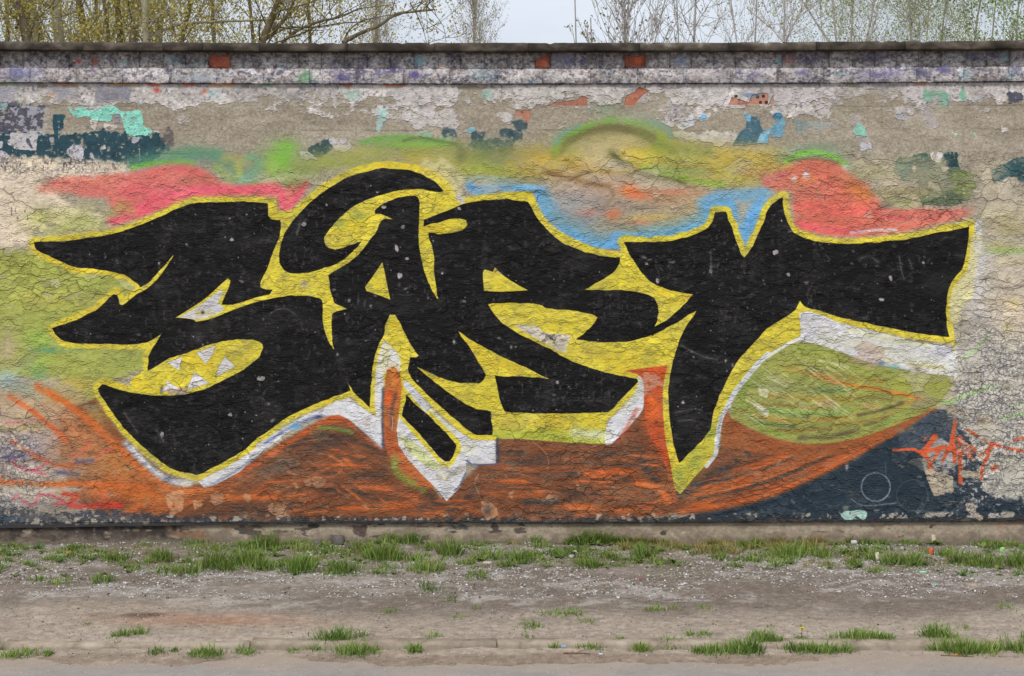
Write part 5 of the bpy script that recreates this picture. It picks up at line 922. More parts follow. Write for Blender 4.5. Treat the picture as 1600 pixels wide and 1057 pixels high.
for v0, v1, p in ((80, 107, -.0045), (106.8, 130.2, .0225)):
    k = len(mm)
    uq = np.linspace(U0, U1, 61)
    V = np.concatenate([np.stack([WX(uq, p), np.full(61, -p), WZ(v0+off_top(uq), p)], -1), np.stack([WX(uq, p), np.full(61, -p), WZ(v1+off_top(uq), p)], -1), np.stack([WX(uq, p), np.full(61, .03), WZ(v1+off_top(uq), p)], -1)]); i4 = np.arange(60)
    T = np.concatenate([UVof(uq, np.full(61, v0)), UVof(uq, np.full(61, v1)), UVof(uq, np.full(61, v1))])
    mesh_np('mortar_bed', V-np.array(wall.location), np.concatenate([np.stack([i4, 61+i4, 61+i4+1, i4+1], -1), np.stack([61+i4, 122+i4, 122+i4+1, 61+i4+1], -1)]), MW if p > 0 else MW, wall, False, T)
# --- coping stones -------------------------------------------------------------------------
M_COP = noise_mat('coping_concrete', ((36, 31, 27), (58, 51, 45), (92, 84, 75), (150, 144, 134)), 7, .95, .9, 45, .25, rnd=.16, stops=(.28, .47, .62, .78), stretch=(1, 1, 1.6))
JC = [-9, 130, 254, 317, 405, 542, 679, 825, 1000, 1139, 1275, 1415, 1555, 1694]
while JC[0] > U0: JC.insert(0, JC[0]-139)
while JC[-1] < U1: JC.append(JC[-1]+139)
prof = [(.060, 0.0), (.063, .006), (.062, .030), (.058, .044), (.046, .052), (.020, .056), (-.12, .066), (-.30, .052), (-.30, .0), (-.03, .0), (.035, .0), (.040, -.003), (.046, .0)]   # (proud, height)
for a, c in zip(JC[:-1], JC[1:]):
    ns = max(2, int((c-a)/7)); V = []; rj = (rb.uniform(-.002, .002), rb.uniform(-.0012, .0012)); tl = rb.uniform(-.0015, .0015); wob = [0]*len(prof); K = len(prof)
    for i in range(ns+1):
        u = a+.2+(c-a-.4)*i/ns; 
        chipq = .010 if rb.random() < .06 else 0
        for jj, (p, h) in enumerate(prof):
            wob[jj] = wob[jj]*.7+rb.uniform(-.0016, .0016)
            P = .06; p2 = p+rj[0]+wob[jj]-(chipq if 2 <= jj <= 5 else 0)
            V.append((WX(u, P), -p2, WZ(80.2+float(off_top(u)), P)+h*.86+rj[1]+tl*(i/ns-.5)+wob[jj-1]*.9-(chipq*.5 if 3 <= jj <= 5 else 0)))
    F = [(i*K+j, i*K+(j+1) % K, (i+1)*K+(j+1) % K, (i+1)*K+j) for i in range(ns) for j in range(K)]
    o = mesh_np('coping_stone', np.array(V)-np.array(wall.location), [np.array(F), np.array([list(range(K))[::-1]]), np.array([[ns*K+j for j in range(K)]])], M_COP, wall, False)
# ---------------------------------------------------------------------------
# GROUND, KERB, ROAD
# ---------------------------------------------------------------------------
def hash01(i, j, s):
    h = (i.astype(np.int64)*73856093 ^ j.astype(np.int64)*19349663 ^ (s*83492791)) & 0x7fffffff
    h = (h ^ (h >> 13))*1274126177 & 0x7fffffff
    h = (h ^ (h >> 16))*1911520717 & 0x7fffffff
    return (h & 0xffff)/65535.0
def vn(x, y, s=0):
    x = np.asarray(x, float); y = np.asarray(y, float)
    i, j = np.floor(x), np.floor(y); a, b = x-i, y-j; a = a*a*(3-2*a); b = b*b*(3-2*b); i = i.astype(np.int64); j = j.astype(np.int64)
    return (hash01(i, j, s)*(1-a)+hash01(i+1, j, s)*a)*(1-b)+(hash01(i, j+1, s)*(1-a)+hash01(i+1, j+1, s)*a)*b
def vf(x, y, o=4, s=0, g=.55):
    t = 0; a = 1; w = 0
    for k in range(o): t = t+a*vn(x*2**k+17.3*k, y*2**k+5.1*k, s+k); w += a; a *= g
    return t/w
KERB_Y0, KERB_Y1, ROAD_Y = -1.76, -1.86, -1.985
def gz(x, y):
    z = np.interp(y, [-9, -2.6, -2.3, -2.0, -1.90, -1.888, -1.862, -1.80, -1.2, -.7, -.25, 0, .2], [-.10, -.074, -.064, -.046, -.038, -.060, -.064, -.029, -.012, 0.004, .012, .004, 0])
    k = np.clip((np.asarray(y)+2.35)/.5, .0, 1)
    return z+k*((vf(x*1.3, y*1.6, 3, 3)-.5)*.03+(vf(x*7, y*9, 3, 7)-.5)*.016+(vf(x*40, y*40, 2, 9)-.5)*.006)
def at(px_, py_):
    """the ground point seen at photograph pixel (px, py)"""
    z = 0.0
    for _ in range(6):
        d = FPX*(CAM_Z-z)/(py_-HOR); x = (px_-800)/FPX*d; y = d-CAM_D; z = float(gz(np.array(x), np.array(y)))
    return Vector((x, y, z)), d
def ground_mat(name, rough=.95, bump=.6, bscale=90, dist=.006, grain_=.30):
    m, n, l, b = new_mat(name)
    vc = n.new('ShaderNodeVertexColor'); vc.layer_name = 'Col'; tcn = n.new('ShaderNodeTexCoord')
    t = n.new('ShaderNodeTexNoise'); t.inputs['Scale'].default_value = bscale; t.inputs['Detail'].default_value = 9; t.inputs['Roughness'].default_value = .78; l.new(tcn.outputs['Object'], t.inputs['Vector'])
    v2 = n.new('ShaderNodeTexVoronoi'); v2.inputs['Scale'].default_value = 95; l.new(tcn.outputs['Object'], v2.inputs['Vector'])
    mr = n.new('ShaderNodeMapRange'); mr.inputs['From Min'].default_value = .25; mr.inputs['From Max'].default_value = .75; mr.inputs['To Min'].default_value = 1-grain_*1.6; mr.inputs['To Max'].default_value = 1+grain_*1.6; l.new(t.outputs['Fac'], mr.inputs['Value'])
    hs = n.new('ShaderNodeHueSaturation'); l.new(vc.outputs['Color'], hs.inputs['Color']); l.new(mr.outputs['Result'], hs.inputs['Value'])
    # scattered grit grains
    sc = n.new('ShaderNodeSeparateColor'); l.new(v2.outputs['Color'], sc.inputs['Color'])
    g1 = n.new('ShaderNodeMapRange'); g1.inputs['From Min'].default_value = .68; g1.inputs['From Max'].default_value = .74; l.new(sc.outputs['Red'], g1.inputs['Value'])
    gd = n.new('ShaderNodeMapRange'); gd.inputs['From Min'].default_value = .36; gd.inputs['From Max'].default_value = .28; l.new(v2.outputs['Distance'], gd.inputs['Value'])
    gmul = n.new('ShaderNodeMath'); gmul.operation = 'MULTIPLY'; l.new(g1.outputs['Result'], gmul.inputs[0]); l.new(gd.outputs['Result'], gmul.inputs[1])
    gm3 = n.new('ShaderNodeMath'); gm3.operation = 'MULTIPLY'; gm3.inputs[1].default_value = .6; l.new(gmul.outputs[0], gm3.inputs[0])
    gc = n.new('ShaderNodeMix'); gc.data_type = 'RGBA'; l.new(gm3.outputs[0], gc.inputs['Factor']); l.new(hs.outputs['Color'], gc.inputs['A'])
    cr2 = n.new('ShaderNodeValToRGB'); cr2.color_ramp.elements[0].color = (*lin((80, 70, 64)), 1); cr2.color_ramp.elements[1].color = (*lin((196, 190, 184)), 1); l.new(sc.outputs['Green'], cr2.inputs['Fac']); l.new(cr2.outputs['Color'], gc.inputs['B'])
    l.new(gc.outputs['Result'], b.inputs['Base Color']); b.inputs['Roughness'].default_value = rough; b.inputs['Specular IOR Level'].default_value = .2
    add = n.new('ShaderNodeMath'); add.operation = 'MULTIPLY_ADD'; add.inputs[1].default_value = .8; l.new(gmul.outputs[0], add.inputs[0]); l.new(t.outputs['Fac'], add.inputs[2])
    bp = n.new('ShaderNodeBump'); bp.inputs['Strength'].default_value = bump; bp.inputs['Distance'].default_value = dist; l.new(add.outputs[0], bp.inputs['Height']); l.new(bp.outputs['Normal'], b.inputs['Normal'])
    return m
M_SOIL = ground_mat('trodden_soil', bscale=34); M_ROAD = ground_mat('worn_asphalt', .9, .5, 140, .003, .12)
def grid(x0, x1, nx, y0, y1, ny):
    xs = np.linspace(x0, x1, nx); ys = np.linspace(y0, y1, ny); A, B = np.meshgrid(xs, ys)
    i = np.arange(nx*ny).reshape(ny, nx); return A.ravel(), B.ravel(), np.stack([i[:-1, :-1], i[:-1, 1:], i[1:, 1:], i[1:, :-1]], -1).reshape(-1, 4)
A, B, Q4f = grid(-6, 6, 1001, -2.32, .10, 241)
Zg = gz(A, B)
# soil tones as a walker would see them: darker by the wall, paler where it is trodden
py_ = HOR+FPX*(CAM_Z-0)/(B+CAM_D); pxx = 800+A/(B+CAM_D)*FPX
n_b = vf(A*1.2, B*2.2, 5, 20); n_m = vf(A*5, B*8, 4, 24); n_s = vf(A*26, B*26, 3, 28)
def mixc(c, k, col): return c+(lin(col)-c)*np.clip(k, 0, 1)[:, None]
c = np.tile(lin((124, 114, 105)), (len(A), 1))
c = mixc(c, smooth(.45, .62, n_m), (136, 127, 119)); c = mixc(c, smooth(.55, .42, n_b)*.7, (108, 97, 88))
w = smooth(930, 962, py_+(n_b-.5)*60)
c = mixc(c, w*.95, (151, 139, 127)); c = mixc(c, w*smooth(.45, .7, n_m)*.6, (162, 150, 138)); c = mixc(c, w*smooth(.56, .66, n_b)*.4, (138, 123, 110))
c = mixc(c, np.exp(-((pxx-330)/150)**2-((py_-963)/9)**2)*.8, (150, 114, 92)); c = mixc(c, np.exp(-((pxx-240)/70)**2-((py_-956)/4)**2)*smooth(.4, .55, n_m)*1.2, (98, 80, 70))
c = mixc(c, smooth(1000, 1010, py_)*.8, (150, 134, 120)); c = mixc(c, smooth(1004, 1010, py_+(n_m-.5)*10)*smooth(.5, .6, n_b)*.6, (112, 98, 84))
c = mixc(c, np.exp(-((B+1.874)/.016)**2)*.75, (84, 74, 62))
c = mixc(c, smooth(-.14, -.03, B+(n_m-.5)*.12)*.7, (92, 82, 72))  # contact shade along the wall foot, painted into the soil colour
c *= (1+(n_s-.5)*.42+(vf(A*70, B*70, 2, 52)-.5)*.3)[:, None]
pw = smooth(.52, .66, vf(A*14, B*22, 4, 35)*.6+vf(A*1.7, B*4, 4, 61)*.4)*smooth(955, 930, py_)*smooth(846, 866, py_)
c = mixc(c, pw*.5, (176, 171, 167))
mossy = smooth(.5, .62, vf(A*2.5, B*5, 4, 33))*smooth(930, 880, py_)*.5
c = mixc(c, mossy, (104, 104, 72)); c = mixc(c, np.exp(-((pxx-1120)/90)**2-((py_-856)/16)**2)*.8*smooth(.35, .5, n_m), (140, 126, 70))
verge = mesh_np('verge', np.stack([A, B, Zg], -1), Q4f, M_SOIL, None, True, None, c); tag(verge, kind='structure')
A, B, Qr = grid(-6, 6, 501, -6.5, -1.88, 240)
Zr = -.0488+(vf(A*2, B*2, 3, 41)-.5)*.006
n_m = vf(A*3, B*9, 4, 44); n_s = vf(A*40, B*40, 2, 46)
c = np.tile(lin((139, 134, 131)), (len(A), 1)); c = mixc(c, smooth(.45, .6, n_m)*.5, (152, 145, 140)); c = mixc(c, smooth(-2.24, -2.02, B+(n_m-.5)*.2)*.9, (152, 138, 125)); c *= (1+(n_s-.5)*.2)[:, None]
road = mesh_np('road', np.stack([A, B, Zr], -1), Qr, M_ROAD, None, True, None, c); tag(road, kind='structure')
# one sheet to the horizon, under everything
A, B, Qs = grid(-600, 600, 61, -600, 600, 61); c = np.tile(lin((112, 104, 82)), (len(A), 1))
sheet = mesh_np('ground', np.stack([A, B, np.full(len(A), -.12)], -1), Qs, M_SOIL, None, True, None, c); tag(sheet, kind='structure')
# kerb: a row of sunken concrete edging stones
kerb = empty('kerb', (0, (KERB_Y0+KERB_Y1)/2, 0)); tag(kerb, kind='structure')
M_KERB = noise_mat('kerb_concrete', ((118, 106, 94), (150, 137, 123), (168, 156, 142)), 14, .95, .5, 60, .2, rnd=.06)
x = -6.0; rk = random.Random(3)
while x < 6:
    L = .99; lift = rk.uniform(-.016, -.003); rot = rk.uniform(-.012, .012)
    if -1.1 < x < 1.3: lift = rk.uniform(-.003, .001)
    y0, y1 = KERB_Y1, KERB_Y0-.015; zt = -.024+lift; V = []
    prof = [(y0, -.14), (y0, zt-.012), (y0+.010, zt), (y1-.008, zt), (y1, zt-.01), (y1, -.14)]; ns = 8
    for i in range(ns+1):
        for (yy_, zz_) in prof: V.append((x+.004+(L-.008)*i/ns, yy_+rot*(i/ns-.5)+rk.uniform(-.002, .002)-kerb.location.y, zz_+rk.uniform(-.0025, .002)))
    K = len(prof); F = [(i*K+j, (i+1)*K+j, (i+1)*K+j+1, i*K+j+1) for i in range(ns) for j in range(K-1)]
    mesh_np('kerb_stone', np.array(V), [np.array(F), np.array([list(range(K))]), np.array([[ns*K+j for j in range(K)][::-1]])], M_KERB, kerb)
    x += L
# ---------------------------------------------------------------------------
# TREES BEHIND THE WALL
# ---------------------------------------------------------------------------
class Tubes:
    def __init__(s): s.V = []; s.F = []
    def add(s, pts, radii, k=5):
        pts = [Vector(p) for p in pts]; n = len(pts); base = len(s.V)
        up = Vector((.3, 1, .2))
        for i in range(n):
            d = (pts[min(i+1, n-1)]-pts[max(i-1, 0)]).normalized(); a = d.cross(up).normalized(); b = d.cross(a)
            for j in range(k):
                t = 2*math.pi*j/k; s.V.append(pts[i]+(a*math.cos(t)+b*math.sin(t))*radii[i])
        for i in range(n-1):
            for j in range(k): s.F.append((base+i*k+j, base+i*k+(j+1) % k, base+(i+1)*k+(j+1) % k, base+(i+1)*k+j))
    def build(s, name, mat, parent):
        if not s.V: return None
        return mesh_np(name, np.array([tuple(v) for v in s.V]), np.array(s.F), mat, parent, True)
M_BARKL = noise_mat('pale_bark', ((104, 98, 82), (142, 136, 116), (168, 162, 142)), 6, .9, .6, 30, .2, rnd=.15, stretch=(1, 1, .35))
M_BARKD = noise_mat('dark_bark', ((70, 62, 50), (104, 94, 76), (134, 124, 102)), 6, .9, .6, 30, .2, rnd=.15, stretch=(1, 1, .35))
M_BARKG = noise_mat('grey_bark', ((134, 126, 122), (164, 157, 153), (184, 178, 174)), 8, .9, .4, 30, .2, rnd=.12)
def leaf_mat(name, c1, c2, c3):
    m, n, l, b = new_mat(name)
    vc = n.new('ShaderNodeVertexColor'); vc.layer_name = 'Col'
    r = n.new('ShaderNodeValToRGB'); e = r.color_ramp.elements; e.new(.5)
    for q, c, p in zip(e, (c1, c2, c3), (0, .5, 1)): q.position = p; q.color = (*lin(c), 1)
    sc = n.new('ShaderNodeSeparateColor'); l.new(vc.outputs['Color'], sc.inputs['Color']); l.new(sc.outputs['Red'], r.inputs['Fac']); l.new(r.outputs['Color'], b.inputs['Base Color'])
    b.inputs['Roughness'].default_value = .6; b.inputs['Specular IOR Level'].default_value = .25
    tr = n.new('ShaderNodeBsdfTranslucent'); l.new(r.outputs['Color'], tr.inputs['Color']); mx = n.new('ShaderNodeMixShader'); mx.inputs['Fac'].default_value = .35
    l.new(b.outputs['BSDF'], mx.inputs[1]); l.new(tr.outputs['BSDF'], mx.inputs[2]); l.new(mx.outputs['Shader'], n['Material Output'].inputs['Surface'])
    return m
M_LOLIVE = leaf_mat('olive_catkins', (140, 128, 56), (178, 166, 84), (206, 196, 120))
M_LGREEN = leaf_mat('fresh_leaves', (118, 132, 72), (156, 168, 100), (184, 194, 128))
M_LBRIGHT = leaf_mat('bright_leaves', (96, 128, 38), (132, 164, 58), (168, 192, 84))
M_LBUD = leaf_mat('bronze_buds', (120, 110, 78), (152, 142, 100), (176, 168, 122))
def leaves(name, pts, size, mat, parent, rg):
    """small folded leaf quads at the given points"""
    P = np.array([tuple(p) for p in pts], np.float32)
    if not len(P): return None
    n = len(P); a = rg.random((n, 3))*2-1; a /= np.linalg.norm(a, axis=1, keepdims=True)+1e-6; b = np.cross(a, rg.random((n, 3))*2-1); b /= np.linalg.norm(b, axis=1, keepdims=True)+1e-6
    s = (size*(.5+rg.random((n, 1))))*.5; nn = np.cross(a, b)*s*.35
    V = np.stack([P-a*s*1.3, P+b*s*.75+nn, P+a*s*1.3, P-b*s*.75+nn], 1).reshape(-1, 3)
    i = np.arange(n)*4; c = np.repeat(rg.random((n, 1)), 4, 0)*np.ones((1, 3))
    return mesh_np(name, V, np.concatenate([np.stack([i, i+1, i+2], -1), np.stack([i, i+2, i+3], -1)]), mat, parent, False, None, c)
def tree(name, label, px0, px1, depth, wpx, height, bark, leafm, seed, nbr=26, nleaf=2500, lsize=.05, ang=(30, 60), blen=(.8, 2.2), zstart=2.4, limbs=(), group=None, cat='tree', twigs=5, droop=0.0, spread=.16, fork=None, subt=2, brk_=.17):
    """px0, px1: where its trunk passes the coping line and the top edge of the photograph"""
    r = random.Random(seed); rg = np.random.default_rng(seed)
    D = CAM_D+depth; k = FPX/D
    xa, za = (px0-800)/k, CAM_Z+(HOR-66)/k; xb, zb = (px1-800)/k, CAM_Z+HOR/k
    sl = (xb-xa)/(zb-za); sl0 = sl*.55
    rad = wpx/k/2
    root = empty(name, (xa-sl0*za, depth, -.12)); tag(root, label, cat, group)
    x0 = root.location.x
    def axis(z):      # world point on the trunk
        x = xa+(z-za)*(sl if z > za else sl0); 
        return Vector((x-x0+.05*math.sin(z*1.3+seed)*min(1, abs(z-(za+zb)/2)), .08*math.sin(z*.9+seed*2), z+.12))
    zs = [0, .25, .7, 1.4, 2.2, 3.0, 3.8, 4.4, 5.0, 5.6, 6.3, 7.2, 8.4, 9.8, 11.5]; zs = [z for z in zs if z < height]+[height]
    def rr(z): return max(.006, rad*(1.25 if z < .2 else 1)*(1-.92*max(0, (z-za))/(height-za) if z > za else 1+.12*(za-z)/za))
    T = Tubes(); B_ = Tubes(); tips = []
    if fork is None: T.add([axis(z) for z in zs], [rr(z) for z in zs], 8)
    else:
        zf = fork[0]; T.add([axis(z) for z in zs if z < zf]+[axis(zf)], [rr(z) for z in zs if z < zf]+[rr(zf)], 8)
        for dx, rs in fork[1]:
            n = 8; T.add([axis(zf)+Vector((dx*t**1.15, .3*dx*t*math.sin(seed), (height-zf)*t)) for t in np.linspace(0, 1, n)], [rr(zf)*rs*(1-.85*t)+.004 for t in np.linspace(0, 1, n)], 6)
    def sub(p, d, L, r0, lev):
        n = 6; pts = [p]; dd = d.normalized(); wob = Vector((r.uniform(-1, 1), r.uniform(-1, 1), r.uniform(-.4, .8)))*.10
        for i in range(n):
            dd = (dd+wob*.5+Vector((r.uniform(-1, 1), r.uniform(-1, 1), r.uniform(-1, 1)))*.09+Vector((0, 0, .05-droop*(i/n)))).normalized(); pts.append(pts[-1]+dd*L/n)
        B_.add(pts, [r0*(1-.8*i/n)+.0009 for i in range(n+1)], 4 if lev else 5)
        if lev < subt:
            for q in range(twigs if lev == 0 else 3):
                i = r.randint(1, n-1); a = Vector((r.uniform(-1, 1), r.uniform(-1, 1), r.uniform(-.1, .9)))
                sub(pts[i], (dd*.7+a*.8), L*r.uniform(.28, .55), max(.0018, r0*.45*(1-.6*i/n)), lev+1)
        w = 3 if lev else 1
        for q in range(w*3): 
            i = r.randint(0 if lev else 2, n-1); t = r.random(); tips.append(pts[i]*(1-t)+pts[i+1]*t)
    for q in range(nbr):
        z = zstart+(height-zstart-.2)*(q+r.random())/nbr; a = r.uniform(0, 2*math.pi); e = R(r.uniform(*ang))
        o = axis(z)
        if fork and z > fork[0]: dx, rs = r.choice(fork[1]); t = (z-fork[0])/(height-fork[0]); o = axis(fork[0])+Vector((dx*t**1.15, .3*dx*t*math.sin(seed), (height-fork[0])*t))
        sub(o, Vector((math.cos(a)*math.sin(e), math.sin(a)*math.sin(e), math.cos(e))), r.uniform(*blen)*(1-.55*max(0, z-5)/max(1, height-5)), max(.003, rr(z)*brk_), 0)
    for pl, wp in limbs:           # limbs one can follow in the photograph: pixel track, width in px
        pts = [Vector(((u-800)/k-x0, r.uniform(-.15, .15)+.25*i, CAM_Z+(HOR-v)/k+.12)) for i, (u, v) in enumerate(pl)]
        if pl[0][1] > 60: pts[0].y = .05
        cv = [Vector(tuple(q)) for q in curve([(p.x, p.y, p.z) for p in pts], 5)]
        n = len(cv); T.add(cv, [wp/k/2*(1-.55*i/n) for i in range(n)], 6)
        for q in range(7): 
            i = r.randint(1, n-1); sub(cv[i], Vector((r.uniform(-.6, 1), r.uniform(-.6, .6), r.uniform(-.2, 1))), r.uniform(.3, .9), max(.003, wp/k*.14), 1)
    T.build('trunk', bark, root); ob = B_.build('branches', bark, root)
    if ob: ob['kind'] = 'stuff'
    L = []
    if tips:
        for _ in range(nleaf):
            p = r.choice(tips); L.append(p+Vector((r.gauss(0, spread), r.gauss(0, spread), r.gauss(0, spread)))*(.25+r.random()*.75))
    leaves('crown', L, lsize, leafm, root, rg)
    return root
def poplar(label, *a, **k): a = list(a); a[9] = int(a[9]*2.4); a[10] *= .56; return tree('poplar_tree', label, *a, **k)
G1 = 'young poplars close behind the left end of the wall'
poplar( 'dark leaning poplar trunk at the far left above the coping', 43, 24, 12, 14, 9, M_BARKD, M_LOLIVE, 11, 24, 3600, .055, group=G1, limbs=[([(30, 46), (14, 28), (0, 17), (-20, 6)], 5)])
poplar( 'thick pale trunk second from the left above the coping', 62, 44, 15, 19, 11, M_BARKL, M_LOLIVE, 12, 30, 3200, .055, group=G1)
poplar( 'straight pale trunk third from the left above the coping', 97, 87, 13, 17, 11, M_BARKL, M_LOLIVE, 13, 26, 3000, .055, group=G1)
poplar( 'slim brown trunk fourth from the left, leaning to the left', 134, 120, 16, 12, 10, M_BARKD, M_LOLIVE, 14, 30, 3600, .055, group=G1)
poplar( 'thinnest dark trunk of the left group, between two wider gaps', 168, 161, 14, 6, 8, M_BARKD, M_LOLIVE, 15, 26, 2600, .05, group=G1)
poplar( 'olive brown trunk left of the close pair of trunks', 191, 185, 15, 10, 10, M_BARKD, M_LOLIVE, 16, 26, 3000, .055, group=G1)
poplar( 'left trunk of the close pair, leaning right as it rises', 207, 216, 13, 14, 11, M_BARKD, M_LOLIVE, 17, 24, 3200, .055, group=G1)
poplar( 'right trunk of the close pair with a long limb reaching right', 229, 225, 12, 12, 11, M_BARKL, M_LOLIVE, 18, 24, 2800, .055, group=G1, limbs=[([(231, 62), (243, 42), (266, 29), (300, 23), (350, 15), (400, 8), (450, 0)], 6), ([(233, 45), (245, 22), (256, 0), (262, -15)], 5)])
poplar( 'pale trunk just right of the close pair of trunks', 250, 253, 17, 12, 10, M_BARKL, M_LOLIVE, 19, 28, 4200, .055, group=G1)
poplar( 'dark thin trunk leaning right at the right end of the group', 280, 297, 15, 9, 9, M_BARKD, M_LOLIVE, 20, 28, 4400, .055, group=G1)
for i, (x, d, lb) in enumerate(((8, 22, 'hazy olive tree behind the leftmost trunks'), (150, 24, 'hazy olive tree behind the thin dark trunk'), (330, 20, 'leafy olive tree right of the trunk group'), (390, 23, 'loose olive tree left of the leaning limbs'))):
    tree('leafy_tree', lb, x+4, x, d, 6, 10, M_BARKD, M_LOLIVE, 30+i, 46, 14000, .034, (25, 75), (1.2, 3.0), group='olive trees further behind the left end of the wall', spread=.3)
tree('leaning_tree', 'leaning tree with long grey limbs slanting up to the right', 405, 440, 11, 13, 8, M_BARKD, M_LOLIVE, 41, 34, 8000, .03, (30, 80), (.8, 2.4), spread=.26,
     limbs=[([(410, 63), (424, 40), (440, 18), (452, 0)], 9), ([(440, 66), (462, 46), (492, 28), (520, 12), (548, -3)], 6), ([(535, 66), (560, 50), (588, 32), (612, 12), (640, 0), (668, -8)], 7), ([(536, 64), (543, 44), (556, 26), (570, 18), (600, 8)], 3.5), ([(420, 56), (450, 42), (480, 34), (520, 22), (560, 14)], 3.5), ([(640, 4), (650, 20), (658, 40), (664, 64)], 1.8), ([(655, 2), (672, 12), (690, 34), (694, 60)], 1.5)])
tree('leafy_tree', 'olive tree between the leaning limbs and the first far poplar', 486, 480, 20, 6, 10, M_BARKD, M_LOLIVE, 42, 42, 9500, .034, (25, 75), (1.0, 2.6), spread=.3, group='olive trees further behind the left end of the wall')
GP = 'tall narrow poplars far behind the wall'
for i, (x, w, lb) in enumerate(((588, 60, 'far narrow poplar seen behind the leaning grey limbs'), (742, 84, 'far narrow poplar standing free against the pale sky'))):
    tree('narrow_poplar', lb, x, x, 40, 5, 14.5, M_BARKG, M_LBUD, 50+i, 110, 15000, .036, (4, 16), (2.0, 3.8), zstart=1.0, group=GP, spread=.13, twigs=5)
# saplings and bare young trees to the right
GS = 'bare saplings behind the middle of the wall'
tree('sapling', 'single bare shoot standing alone against the sky', 897, 896, 6, 2.2, 4.55, M_BARKG, M_LBUD, 60, 3, 20, .02, (10, 30), (.1, .25), zstart=3.2, group=GS, twigs=1, spread=.02)
tree('bare_shrub', 'dense upright bare shrub with brown buds right of the lone shoot', 974, 976, 7, 4, 5.6, M_BARKG, M_LBUD, 61, 40, 1500, .026, (6, 30), (.7, 1.7), zstart=1.6, twigs=6, spread=.05)
tree('sapling', 'slender bare sapling leaning by the left edge of the shrub', 925, 923, 7, 2, 3.75, M_BARKG, M_LBUD, 62, 8, 120, .022, (12, 40), (.2, .5), zstart=2.8, group=GS, twigs=2, spread=.04)
tree('sapling', 'slanting bare sapling right of the brown budded shrub', 1022, 1040, 8, 2.6, 4.1, M_BARKG, M_LBUD, 63, 12, 160, .022, (12, 45), (.3, .9), zstart=2.6, group=GS, twigs=3, spread=.04)
tree('sapling', 'thin upright bare sapling left of the forked grey stem', 1060, 1056, 9, 2.4, 6, M_BARKG, M_LBUD, 64, 14, 160, .022, (12, 45), (.3, .9), zstart=2.6, group=GS, twigs=3, spread=.04)
tree('sapling', 'forked grey stem with fine bare twigs spreading both ways', 1085, 1086, 9, 3.6, 7, M_BARKG, M_LBUD, 65, 26, 260, .022, (20, 60), (.5, 1.4), zstart=2.6, group=GS, twigs=4, spread=.05, limbs=[([(1086, 46), (1096, 26), (1110, 8), (1118, -6)], 2.4), ([(1084, 60), (1076, 30), (1070, 0)], 2)])
GR = 'thin young trees with opening leaves behind the right end of the wall'
spec = ((1150, 1140, 14, 4, 'bare twiggy young tree right of the forked grey stem', M_LBUD, 700, .03, 30),
        (1226, 1226, 13, 5, 'young tree whose stem splits into a wide open fan', M_LGREEN, 900, .03, 28),
        (1305, 1300, 15, 5, 'young tree with two crossing stems and sparse leaves', M_LGREEN, 1900, .034, 36),
        (1352, 1368, 14, 5, 'leaning young tree right of the crossing stems', M_LGREEN, 2000, .034, 36),
        (1428, 1424, 15, 6, 'young tree with a clear open fork in pale leaf', M_LGREEN, 2300, .036, 38),
        (1470, 1476, 17, 4, 'slim young tree between the open fork and the greener trees', M_LGREEN, 2400, .036, 40),
        (1520, 1530, 16, 5, 'greener young tree, second from the right edge', M_LGREEN, 3400, .038, 42),
        (1588, 1594, 15, 5, 'brightest green young tree at the right edge of the photo', M_LBRIGHT, 4200, .045, 44))
for i, (a, b_, d, w, lb, lm, nl, ls, nb_) in enumerate(spec):
    lim = {1: [([(1226, 66), (1213, 40), (1198, 20), (1180, 0)], 3.5), ([(1228, 66), (1242, 38), (1262, 8), (1272, -8)], 3.2)], 2: [([(1298, 66), (1285, 32), (1270, 0), (1262, -12)], 4)], 3: [([(1356, 66), (1372, 40), (1388, 8), (1396, -8)], 3)], 4: [([(1427, 36), (1436, 16), (1443, 0)], 4), ([(1425, 36), (1416, 16), (1405, 0)], 3)]}.get(i, ())
    tree('young_tree', lb, a, b_, d, w*.62, 9, M_BARKG, lm, 70+i, int(nb_*.75), int(nl*2.8), ls*.7, (15, 65), (.7, 2.3), zstart=2.2, group=GR, spread=.16, limbs=lim, twigs=5)
for i, (x, d, lb, lm, n) in enumerate(((1180, 24, 'hazy bare tree behind the first young trees on the right', M_LBUD, 2500), (1330, 26, 'hazy pale green tree behind the crossing stems', M_LGREEN, 4200), (1450, 25, 'hazy pale green tree behind the open fork', M_LGREEN, 5200), (1550, 27, 'hazy green tree behind the rightmost young trees', M_LGREEN, 6500))):
    tree('background_tree', lb, x, x+3, d, 2.4, 11, M_BARKG, lm, 90+i, 24, int(n*2.4), .028, (20, 75), (1.2, 3.2), group='trees further back behind the right end of the wall', spread=.3, twigs=6)
# outside the frame on both sides the rows go on
for i, (x, lm) in enumerate(((-140, M_LOLIVE), (-60, M_LOLIVE), (-320, M_LOLIVE), (1700, M_LBRIGHT), (1820, M_LGREEN), (1960, M_LGREEN))):
    tree('row_tree', ('olive tree past the left edge, second nearest to it', 'olive tree past the left edge, nearest to it', 'olive tree past the left edge, farthest from it', 'bright green tree just past the right edge', 'second tree past the right edge', 'third tree past the right edge')[i], x, x+5, 15+i, 10, 10, M_BARKL, lm, 110+i, 30, 2200, .045, group='trees of the row beyond the picture edges', spread=.25)
